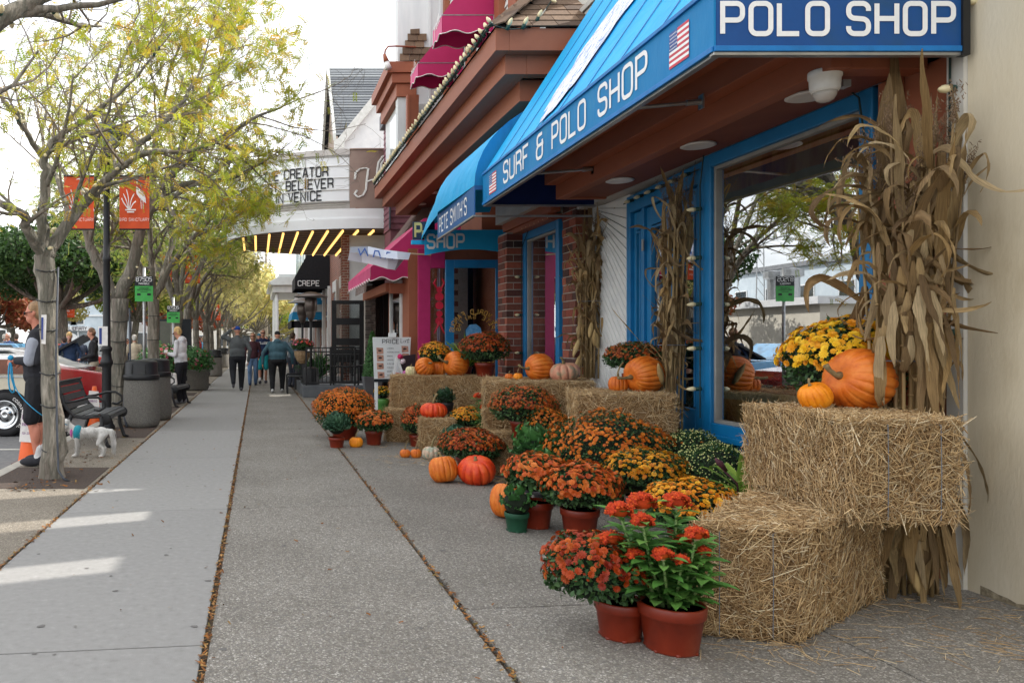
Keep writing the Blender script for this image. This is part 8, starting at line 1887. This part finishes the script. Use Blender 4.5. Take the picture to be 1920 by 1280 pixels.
    if not cap or long_hair:
        hp = [('e',hd+Rh @ Vector((0,-.022,.045)),(.083,.092,.092)),('e',hd+Rh @ Vector((0,-.045,.0)),(.080,.070,.085))]
        if long_hair: hp += [('e',hd+Rh @ Vector((0,-.03,-.02)),(.098,.082,.12)),('e',hd+Rh @ Vector((.06,.0,-.02)),(.035,.05,.10)),('e',hd+Rh @ Vector((-.06,.0,-.02)),(.035,.05,.10))]
        blob('hair',hp,vox*.8,mat('hair_%d_%d' % hair[:2],[tuple(int(c*.7) for c in hair),hair,tuple(min(255,int(c*1.2)) for c in hair)],rough=.6,scale=16,stretch=(1,1,.3),bump=.9,bscale=60),t,M,2)
    if cap: blob('cap',[('e',hd+Rh @ Vector((0,-.008,.062)),(.084,.098,.070)),('e',hd+Rh @ Vector((0,.10,.045)),(.06,.055,.010))],vox*.8,cm('cap_%d' % cap[2],cap),t,M,1)
    if glasses:
        b = MB()
        for s in (-1,1): b.ell(hd+Rh @ Vector((s*.032,.098,.012)),(.026,.008,.018),0,10,6)
        b.tube([hd+Rh @ Vector((-.078,-.02,.015)),hd+Rh @ Vector((-.072,.085,.018)),hd+Rh @ Vector((0,.105,.018)),hd+Rh @ Vector((.072,.085,.018)),hd+Rh @ Vector((.078,-.02,.015))],.004,5); b.v = [tuple(M @ Vector(v)) for v in b.v]; ob('sunglasses',b,M_BLACK,t)
    return t,M
G = lambda v: F*CH/(v-HY)
# man with the dog: seen from his left side, facing the road (-x)
mx,my = at(72,8.55),8.55
two = cm('black_fleece',(44,44,50))
t,M = person('man in a black and grey jacket and black shorts holding a blue leash',mx,my,R(93),1.80,top=(40,40,46),topn=two,hair=(142,112,82),shorts=True,legs=(34,34,38),hands=((.10,.20,1.10),(-.06,.22,1.12)),elbows=((.27,-.04,1.12),(-.26,-.05,1.12)),glasses=True,sock=True,vox=.009,shoe=(44,44,50),head_pitch=.12,skin=M_SKIN2,wide=1.1)
blob('grey_panel',[('e',(0,.0,1.22),(.208,.142,.085)),('c',(-.235,.0,1.30),.074,(-.262,.03,1.13),.068),('c',(.235,.0,1.30),.074,(.262,.03,1.13),.068)],.010,cm('grey_fleece',(150,154,166)),t,M,3)
b = MB(); lo_ = [M @ Vector(v) for v in ((-.05,.28,1.10),(-.06,.27,.95),(-.05,.24,.82),(-.06,.26,.78),(-.07,.29,.84),(-.06,.30,1.0),(-.05,.29,1.10))]; q,qr = smoothpts(lo_,[.010]*7,4); b.tube(q,qr,6)
q,qr = smoothpts([M @ Vector((-.05,.27,1.08)),M @ Vector((-.1,.2,.80)),M @ Vector((-.25,-.1,.55)),Vector((at(128,9.0),8.95,.40))],[.006]*4,5); b.tube(q,qr,5); tl = ob('dog_leash',b,mat('leash_blue',[(40,150,196)]),None,smooth=True,label='blue dog leash looped from the man hand to the harness',cat='leash')
b = MB(); pz_ = M @ Vector((-.05,.28,1.15)); b.ell(pz_,(.035,.03,.03),0,12,8); ob('leash_handle',b,mat('leash_blue',[]),tl,smooth=True)
# small white dog, facing the road, head half behind the trunk
def dog(x,y,rz):
    t = thing('dog','small white long haired dog in a teal and pink harness in front of the bench','dog',(x,y,0)); M = Matrix.Translation((x,y,0)) @ Matrix.Rotation(rz,4,'Z')
    pr_ = [('e',(0,.12,.275),(.072,.10,.085)),('e',(0,-.02,.285),(.066,.14,.068)),('e',(0,-.15,.28),(.068,.085,.075)),('c',(0,.18,.31),.058,(0,.255,.375),.048),('e',(0,.28,.40),(.052,.062,.052)),('e',(0,.34,.385),(.030,.045,.026)),('e',(0,.385,.39),(.012,.012,.010)),('e',(.05,.255,.385),(.018,.03,.055)),('e',(-.05,.255,.385),(.018,.03,.055))]
    for s in (-1,1): pr_ += [('c',(s*.042,.13,.24),.030,(s*.044,.125,.12),.020),('c',(s*.044,.125,.12),.018,(s*.044,.14,.025),.017),('e',(s*.044,.16,.018),(.020,.034,.016)),('c',(s*.045,-.165,.25),.045,(s*.05,-.125,.16),.030),('c',(s*.05,-.125,.16),.025,(s*.05,-.19,.10),.016),('c',(s*.05,-.19,.10),.016,(s*.05,-.175,.025),.017),('e',(s*.05,-.16,.016),(.020,.034,.016))]
    pr_ += [('c',(0,-.22,.32),.018,(0,-.27,.30),.03),('c',(0,-.27,.30),.032,(0,-.30,.16),.034),('c',(0,-.30,.16),.034,(0,-.31,.06),.012)]
    m = mat('dog_fur',[(176,172,166),(206,204,200),(224,222,218),(150,148,146)],rough=.95,scale=9,stretch=(1,1,.5),bump=1.0,bscale=90,bdist=.012); b_ = blob('body',pr_,.008,m,t,M,2)
    n = 3000; rg = np.random.default_rng(5); O,D = [],[]
    for _ in range(n):
        k = rg.integers(0,4)
        if k == 0: c,r_,d = (0,-.295+rg.normal(0,.01),rg.uniform(.05,.30)),.032,(rg.normal(0,.2),-.25,-1)
        elif k == 1: c,r_,d = (0,rg.uniform(-.18,.15),.27),.072,(0,-.5,-.6)
        elif k == 2: c,r_,d = (0,rg.uniform(.22,.30),.37),.055,(0,-.3,-.9)
        else: c,r_,d = (rg.choice((-1,1))*.047,rg.choice((.13,-.16))+rg.normal(0,.015),rg.uniform(.04,.2)),.024,(0,-.2,-1)
        a = rg.uniform(0,6.28); o_ = Vector((c[0]+r_*math.cos(a),c[1]+(r_*.3*math.sin(a) if k == 0 else 0),c[2]+r_*math.sin(a)*(.95 if k else .3))); o_ = M @ o_; dv = M.to_3x3() @ (Vector(d)+Vector((math.cos(a)*.35,0,math.sin(a)*.25))); O.append(tuple(o_)); D.append(tuple(dv))
    V_,F_,vv = straws(np.array(O),np.array(D),rg.uniform(.025,.055,n),rg.uniform(.0015,.003,n)); o = link('long_fur',npmesh('long_fur',V_-np.array(wloc(t)),F_,mat('fur_strand',[(196,192,186),(224,222,218),(170,166,160)],var=True,rough=.9),vv),b_ and t); o['kind'] = 'stuff'
    blob('harness',[('e',(0,.125,.28),(.084,.070,.096))],.008,mat('harness_teal',[(20,130,150),(34,150,168)],rough=.7),t,M,2); blob('harness_front',[('e',(0,.19,.29),(.072,.028,.070))],.008,mat('harness_pink',[(196,80,150),(206,100,170)]),t,M,2)
    b = MB()
    for s in (-1,1): b.ell(M @ Vector((s*.028,.325,.415)),(.008,.008,.008),0,8,5)
    b.ell(M @ Vector((0,.395,.392)),(.011,.009,.009),0,8,5); ob('eyes_and_nose',b,M_BLACK,t,smooth=True)
dog(at(166,9.15),9.15,R(90))
# pedestrians
person('man in a grey jacket seen from behind, raising an arm to his blue cap',at(445,G(733)),G(733),R(4),1.80,top=(88,92,94),legs=(28,30,36),hair=(120,92,80),hem=(206,122,100),wide=1.22,stride=.42,lift=.16,cap=(34,70,150),hands=((.30,.08,.80),(-.16,-.02,1.66)),elbows=((.34,-.04,1.12),(-.40,.02,1.46)),shoe=(90,90,94),vox=.014)
person('woman in a teal hooded sweatshirt and black leggings seen from behind',at(520,G(735)),G(735),R(-2),1.66,top=(62,92,104),legs=(18,18,22),hair=(40,34,34),hem=(214,214,218),wide=1.45,stride=.30,hood=True,hands=((.44,.08,.82),(-.42,.03,.82)),elbows=((.42,-.02,1.12),(-.41,-.04,1.12)),shoe=(206,206,206),vox=.014,cap=(30,30,34))
person('woman in a maroon jumper and blue jeans walking towards the camera',at(474,24.5),24.5,R(180),1.66,top=(72,40,48),legs=(96,124,160),hair=(150,116,80),long_hair=True,glasses=True,stride=.2,vox=.016,fingers=False,shoe=(50,70,100),hands=((.24,.10,.84),(-.2,.14,.9)))
t,M = person('man in a navy sweatshirt and turquoise shorts walking towards the camera',at(493,25.5),25.5,R(180),1.78,top=(34,48,86),legs=(30,150,158),hair=(170,150,132),shorts=True,glasses=True,stride=.25,vox=.016,fingers=False,shoe=(60,60,68),sock=True)
b = MB(); text(b,'COLLEGE',(0,0,0),(1,0,0),(0,0,1),.06,w=.034,gap=.010,sw=1.6,fn=lambda a,c: tuple(M @ Vector((.15-a,.14,1.28+c)))); ob('chest_print',b,M_LET,t)
person('person in dark clothes walking behind the couple',at(486,28),28,R(180),1.68,top=(60,70,84),legs=(26,26,30),hair=(110,90,70),vox=.02,fingers=False,stride=.2,cap=(60,110,130))
t,M = person('woman in a white hooded jacket reading her phone beside the planter',at(340,17.1),17.1,R(68),1.70,top=(216,216,220),legs=(30,30,36),hair=(206,172,116),hood=True,glasses=True,head_pitch=.45,hands=((.07,.30,1.13),(-.06,.30,1.13)),elbows=((.22,.04,1.10),(-.22,.04,1.10)),vox=.011,shoe=(120,120,124),long_hair=False,wide=1.05,lean=.06)
b = MB(); c = M @ Vector((0,.40,1.16)); b.hexa([c+Vector(v) for v in ((-.04,-.04,-.01),(.04,-.04,-.01),(.04,.04,.05),(-.04,.04,.05),(-.04,-.045,0),(.04,-.045,0),(.04,.035,.06),(-.04,.035,.06))]); ob('phone',b,M_BANW,None,label='white phone held by the woman in the white jacket',cat='phone')
t = thing('white_handbag','white handbag with dark straps lying on the farther bench','handbag',(at(320,16.6),16.5,.45)); hx = at(318,16.5); b = MB(); b.hexa([(hx-.17,16.4,.44),(hx+.17,16.4,.44),(hx+.17,16.55,.44),(hx-.17,16.55,.44),(hx-.14,16.42,.70),(hx+.14,16.42,.70),(hx+.14,16.53,.70),(hx-.14,16.53,.70)]); ob('bag_body',b,M_BANW,t,bevel=.02); b = MB(); b.tube([(hx-.08,16.4,.70),(hx-.05,16.38,.60),(hx+.05,16.38,.60),(hx+.08,16.4,.70)],.008,5); ob('strap',b,M_BLACK,t)
person('blond young man in a dark blue shirt bending over an open car',at(131,21),21,R(190),1.76,top=(48,66,96),legs=(60,66,90),hair=(196,160,104),vox=.014,fingers=False,head_pitch=.6,lean=.15,z=-.12,hands=((.25,.25,.95),(-.25,.28,.95)),elbows=((.3,.05,1.15),(-.3,.05,1.15)))
person('man in a black hooded sweatshirt and light trousers at the car with its hood open',at(175,19.5),19.5,R(100),1.84,top=(30,30,34),legs=(176,166,150),hair=(112,82,60),hood=True,vox=.014,fingers=False,head_pitch=.25,z=-.12,hands=((.2,.30,1.0),(-.2,.28,1.0)),elbows=((.27,.0,1.1),(-.27,.0,1.1)))
person('person in a beige jacket seen behind the parking sign pole',at(252,24.5),24.5,R(10),1.72,top=(196,180,156),legs=(30,34,48),hair=(196,190,180),vox=.018,fingers=False,z=-.12)
bg = [(8,30,(130,130,136),(196,190,184),'grey haired person in grey at the left edge'),(16,27,(60,80,120),(206,200,196),'person in a blue shirt with a white cap at the left edge'),(31,28,(34,34,38),(70,56,46),'person in black at the left behind the brown car'),(153,26,(40,50,70),(60,44,40),'person with dark hair between the two men'),(240,34,(40,56,90),(50,40,36),'person in navy left of the parking sign'),(374,38,(170,50,50),(90,60,50),'person in red far along the kerb'),(381,42,(60,110,140),(160,140,120),'person in blue far along the kerb'),(500,44,(120,60,60),(70,50,40),'far pedestrian in brown'),(508,50,(60,80,100),(150,130,110),'far pedestrian in blue'),(120,27,(50,44,48),(60,44,36),'dark haired person behind the blond man'),(548,23.2,(90,100,110),(80,64,50),'seated looking person beyond the cafe chairs')]
for u,Y,c,hcol,lab in bg: person(lab,at(u,Y),Y,R(rnd.uniform(0,360)),rnd.uniform(1.64,1.82),top=c,legs=(50,54,66),hair=hcol,vox=.022,fingers=False,z=-.12 if u < 400 and u != 374 else 0)

# ------------------------------------------------------------------ cars
M_TYRE = mat('tyre',[(30,30,32),(42,42,44)],rough=.8); M_CHR = mat('chrome',[(206,208,210)],rough=.12,metal=1.0)
def wheel(t,x,y,z,r,s=-1,letters=False):
    wb = MB(); wb.lathe((x,y,z),[(r*.58,.02),(r*.62,-.10),(r*.9,-.11),(r,-.07),(r,.07),(r*.9,.11),(r*.6,.10)],36,axis='y'); w_ = ob('wheel',wb,M_TYRE,t,smooth=True)
    b = MB(); b.lathe((x,y,z),[(0,-.04),(.03,-.085),(.07,-.08),(.09,-.04),(r*.42,-.03),(r*.52,-.07),(r*.62,-.11),(r*.66,-.105),(r*.64,.0)],32,axis='y'); ob('rim',b,M_CHR,w_,smooth=True)
    b = MB()
    for k in range(5): a = 2*math.pi*k/5; c = Vector((x+math.cos(a)*r*.27,y-.055,z+math.sin(a)*r*.27)); b.ell(c,(.025,.01,.025),0,8,5)
    ob('rim_slot',b,M_BLACK,w_)
    if letters:
        b = MB(); s_ = 'COBRA RADIAL'; R_ = r*.78
        for i,ch in enumerate(s_):
            for a0 in (R(60),R(-120)):
                a = a0-i*R(9); c = Vector((x+R_*math.cos(a),y-.113,z+R_*math.sin(a))); tx = Vector((math.sin(a),0,-math.cos(a))); ty = Vector((math.cos(a),0,math.sin(a))); text(b,ch,c,tx,ty,r*.12,w=r*.08,sw=1.1)
        ob('tyre_lettering',b,M_BANW,w_)
def car(label,x0,y,prof,glass,body_m,W_=1.78,wheels=(),wr=.34,z=-.125,top_m=None,topprof=None,band=None,name='parked_car',grp='classic cars parked along the street'):
    """side profile in the xz plane, near side at y; both ends and sides are rounded by rings"""
    t = thing(name,label,'car',(x0,y+W_/2,z),group=grp)
    def shell(pr_,y0,y1,m,nm,inset=.06,rings=(0,.35,.65,.86,.97,1)):
        b = MB(); n = len(pr_); c = Vector((sum(p[0] for p in pr_)/n,sum(p[1] for p in pr_)/n)); ys = []
        seq = [(y0+.0,1-inset),(y0+.02,1-inset*.45),(y0+.08,1-inset*.1),(y0+.16,1.0),(y1-.16,1.0),(y1-.08,1-inset*.1),(y1-.02,1-inset*.45),(y1,1-inset)]
        for yy,k in seq:
            for (a,q) in pr_: b.v.append((x0+c.x+(a-c.x)*(1-(1-k)*.5),yy,z+c.y+(q-c.y)*k))
        for i in range(len(seq)-1):
            for j in range(n): b.f.append((i*n+j,(i+1)*n+j,(i+1)*n+(j+1) % n,i*n+(j+1) % n)); b.m.append(0)
        b.f.append(tuple(range(n))); b.m.append(0); b.f.append(tuple(reversed([(len(seq)-1)*n+j for j in range(n)]))); b.m.append(0); return ob(nm,b,m,t,smooth=False,bevel=.02)
    shell(prof,y,y+W_,body_m,'body')
    if topprof: shell(topprof,y+.14,y+W_-.14,top_m or body_m,'cabin',.03)
    if glass: shell(glass,y+.125,y+W_-.125,M_GLASS2D,'side_glass',.0)
    for wx in wheels:
        b = MB(); b.lathe((x0+wx,y-.004,z+wr),[(0,0),(wr*1.15,0),(wr*1.15,.02),(0,.02)],30,axis='y'); ob('wheel_arch',b,M_BLKCL,t); wheel(t,x0+wx,y-.0,z+wr,wr,letters=(wx == wheels[-1] and name == 'woody_car')); wheel(t,x0+wx,y+W_-.12,z+wr,wr)
    return t
M_GLASS2D = mat('car_glass',[(40,46,50),(58,64,66)],rough=.08,spec=.8)
M_CR = mat('car_cream',[(196,186,164),(206,198,178)],rough=.25,coat=1.0); M_BRN = mat('car_brown',[(98,50,30),(120,64,38)],rough=.2,coat=1.0); M_WHC = mat('car_white',[(220,220,220)],rough=.3,coat=.8); M_RED = mat('car_red',[(150,16,26),(166,22,32)],rough=.2,coat=1.0,spec=.6)
# cream and brown car whose end wheel shows at the left edge
wx = at(12,12.2); bp = [(-4.6,.42),(.30,.40),(.42,.55),(.44,.98),(.40,1.12),(.2,1.16),(-1.1,1.18),(-3.6,1.16),(-4.55,1.05),(-4.7,.7)]
t = car('cream and brown two tone classic car at the left edge, lettered tyre showing',wx,12.2,bp,[(-3.3,1.2),(-1.3,1.2),(-1.58,1.55),(-3.0,1.57)],M_CR,wheels=(-3.1,0),wr=.345,topprof=[(-3.4,1.14),(-1.2,1.14),(-1.55,1.6),(-3.0,1.62)],name='woody_car')
b = MB(); b.box(wx-4.4,wx+.40,12.185,12.199,-.125+.98,-.125+1.12+.09); ob('brown_panel',b,M_BRN,t); b = MB(); b.box(wx-4.4,wx+.41,12.18,12.198,-.125+.93,-.125+.95); ob('chrome_strip',b,M_CHR,t)
b = MB(); b.hexa([(wx-1.2,12.25,1.06),(wx+.38,12.25,1.04),(wx+.38,13.9,1.04),(wx-1.2,13.9,1.06),(wx-1.2,12.3,1.16),(wx+.3,12.3,1.14),(wx+.3,13.85,1.14),(wx-1.2,13.85,1.16)]); ob('white_hood',b,M_WHC,t,bevel=.03)
# red fastback with white vinyl roof
rx = at(196,15.0); rp_ = [(-4.9,.36),(-.02,.30),(.10,.45),(.14,.70),(.05,.88),(-.5,.96),(-1.2,1.02),(-3.3,1.0),(-4.6,.92),(-5.0,.7)]
t = car('shiny red classic car with a white vinyl roof behind the bench',rx,15.0,rp_,[(-3.0,1.02),(-1.65,1.02),(-1.6,1.2),(-1.9,1.32),(-2.6,1.32)],M_RED,wheels=(-3.9,-1.15),wr=.335,topprof=[(-3.2,.99),(-.55,.97),(-1.0,1.08),(-1.6,1.32),(-1.9,1.37),(-2.6,1.37)],top_m=M_WHC,name='red_car')
b = MB(); b.box(rx-.02,rx+.16,15.1,16.7,.36,.47); ob('bumper',b,M_CHR,t,bevel=.02); b = MB(); b.box(rx+.09,rx+.15,15.2,15.6,.5,.64); ob('tail_light',b,mat('tail_red',[(150,10,16)],rough=.2),t)
# dark car with its hood up, beyond
hx_ = at(165,21.5); t = car('blue car with its black hood propped open between the two men',hx_,20.6,[(-4.4,.4),(.0,.36),(.1,.6),(.05,.9),(-1.2,1.0),(-3.8,1.02),(-4.5,.8)],[(-3.2,1.03),(-1.5,1.03),(-1.9,1.42),(-2.9,1.42)],mat('car_blue',[(90,150,196),(110,168,206)],rough=.25,coat=1),wheels=(-3.5,-.8),topprof=[(-3.5,1.0),(-1.3,1.0),(-1.8,1.45),(-3.0,1.45)],name='blue_car')
b = MB(); b.hexa([(hx_-1.1,20.7,.92),(hx_-1.06,20.7,.88),(hx_-1.06,22.2,.88),(hx_-1.1,22.2,.92),(hx_+.05,20.7,1.56),(hx_+.1,20.7,1.52),(hx_+.1,22.2,1.52),(hx_+.05,22.2,1.56)]); ob('open_hood',b,M_BLACK,t)
for i,(u,Y,c,lab) in enumerate(((215,30,(196,70,60),'orange red car seen under the second tree'),(-60,22,(60,70,90),'dark car beyond the left edge people'),(300,40,(200,204,206),'silver car far behind the planter'))):
    car(lab,at(u,Y),Y,[(-4.4,.4),(.0,.36),(.1,.6),(.0,.88),(-1.2,.98),(-3.8,1.0),(-4.5,.8)],[(-3.2,1.0),(-1.5,1.0),(-1.9,1.38),(-2.9,1.38)],mat('car_paint_%d' % i,[c],rough=.25,coat=1),wheels=(-3.5,-.8),topprof=[(-3.5,.97),(-1.3,.97),(-1.8,1.42),(-3.0,1.42)],name='distant_car')

# ------------------------------------------------------------------ buildings across the road and at the end
def shop_row(label,x0,x1,y0,y1,h,m,roofm,wins,name='low_building',facing='x',col=M_WHITEP,txt=None):
    t = thing(name,label,'building',((x0+x1)/2,(y0+y1)/2,-.12)); b = MB(); b.box(x0,x1,y0,y1,-.15,h); ob('wall',b,m,t); b = MB(); b.box(x0-.3,x1+.3,y0-.3,y1+.3,h,h+.35); ob('roof',b,roofm,t)
    for (a,w,z0,z1) in wins:
        b = MB(); g_ = MB()
        if facing == 'x': b.box(x1,x1+.06,a,a+w,z0,z1); g_.box(x1+.05,x1+.07,a+.1,a+w-.1,z0+.1,z1-.1)
        else: b.box(a,a+w,y0-.06,y0,z0,z1); g_.box(a+.1,a+w-.1,y0-.07,y0-.05,z0+.1,z1-.1)
        f_ = ob('window',b,col,t); ob('pane',g_,M_GLASS2D,f_)
    return t
M_BEIGE = mat('beige_siding',[(196,190,176),(210,204,190)],scale=2); M_LBL = mat('pale_blue_siding',[(176,188,196),(192,202,208)],scale=2); M_RFG = mat('roof_slate',[(110,112,116),(130,132,134)],scale=4)
shop_row('low white storefront across the road, mirrored in the shop window',-34,-26,6,40,3.6,M_BEIGE,M_WHITEP,[(8+i*3.2,2.4,.6,2.6) for i in range(9)])
shop_row('pale two storey building across the road with a balcony roof',-44,-34,44,70,7.2,M_LBL,M_RFG,[(46+i*4,1.6,1,2.6) for i in range(6)]+[(46+i*4,1.6,4.2,5.8) for i in range(6)],name='two_storey_building')
# library facing the camera
LYb = 88; lx = lambda u: at(u,LYb); lz = lambda v: zz(v,LYb)
t = shop_row('pale grey library with an arched entrance far across the road',lx(58),lx(232),LYb,LYb+14,7.0,M_LBL,M_RFG,[(lx(118),1.6,lz(609),lz(594)),(lx(132),1.6,lz(609),lz(594)),(lx(70),1.8,lz(640),lz(622)),(lx(186),1.8,lz(640),lz(622)),(lx(210),1.4,lz(609),lz(594))],name='library',facing='y')
b = MB(); b.box(lx(60),lx(170),LYb-1.2,LYb,lz(620),lz(612)); b.box(lx(60),lx(232),LYb-.2,LYb,lz(593),lz(590)); ob('fascia',b,M_WHITEP,t)
b = MB(); w = .24; x_ = lx(66)
for s_ in ('STONE','HARBOR','LIBRARY'): b = MB(); x_ += text(b,s_,(x_,LYb-1.22,lz(619)),(1,0,0),(0,0,1),.38,w=w,gap=.078,sw=1.2)+.4; ob('lettering',b,mat('letter_grey',[(90,84,90)]),t)
b = MB(); n = 12; c = (lx(134),lz(640)); pts = [(c[0]+1.1*math.cos(math.pi*i/n),LYb-1.0,c[1]+1.0*math.sin(math.pi*i/n)) for i in range(n+1)]; b.poly(pts[::-1]); ob('arch',b,M_WHITEP,t); b = MB(); b.box(lx(120),lx(122),LYb-1,LYb-.8,-.1,lz(622)); b.box(lx(149),lx(151),LYb-1,LYb-.8,-.1,lz(622)); b.box(lx(126),lx(144),LYb-.3,LYb-.2,-.1,lz(632)); ob('column',b,M_WHITEP,t)
shop_row('white columned porch building at the far left edge',lx(-140),lx(52),66,76,3.4,M_BEIGE,M_WHITEP,[(lx(-130)+i*3.4,2.2,.5,2.5) for i in range(5)],name='porch_building',facing='y')
shop_row('grey gabled shops behind the street trees',lx(236),lx(330),92,104,6.0,mat('taupe_siding',[(176,170,164),(190,184,178)]),M_RFG,[(lx(245)+i*2.2,1.4,.6,2.6) for i in range(2)]+[(lx(245)+i*1.9,1.0,3.6,5) for i in range(3)],name='gabled_shops',facing='y')
shop_row('distant low shops closing the end of the street',-14,12,150,160,5.0,M_BEIGE,M_RFG,[(-12+i*4,2.6,.6,2.8) for i in range(6)],name='distant_shops',facing='y')
t = thing('rooftop_building','low building with a lattice screen and roof vents across the road','building',(-24,24,0)); b = MB(); b.box(-27,-22,41,60,-.15,3.4); ob('wall',b,M_BEIGE,t); b = MB(); b.box(-27.3,-21.6,40.6,60.4,3.4,3.8); ob('roof',b,M_WHITEP,t)
t = thing('roof_unit','grey roof vents on the low building','vent',(-24,46,3.8)); b = MB(); b.lathe((-24,46,3.8),[(.4,0),(.4,1.4),(.6,1.5),(.6,1.9),(0,2.0)],14); b.lathe((-24,47.6,3.8),[(.4,0),(.4,1.4),(.6,1.5),(.6,1.9),(0,2.0)],14); ob('vent',b,M_METAL,t)
t = thing('lattice_mast','thin radio mast behind the low building','mast',(-26,52,0)); b = MB(); 
for s in (-.3,.3): b.tube([(-26+s,52,3),(-26+s*.4,52,13)],.04,4)
for i in range(14): z = 3+i*.7; b.tube([(-26.3+i*.012,52,z),(-25.7-i*.012,52,z+.7)],.025,3)
ob('mast',b,M_METAL,t)
finish()
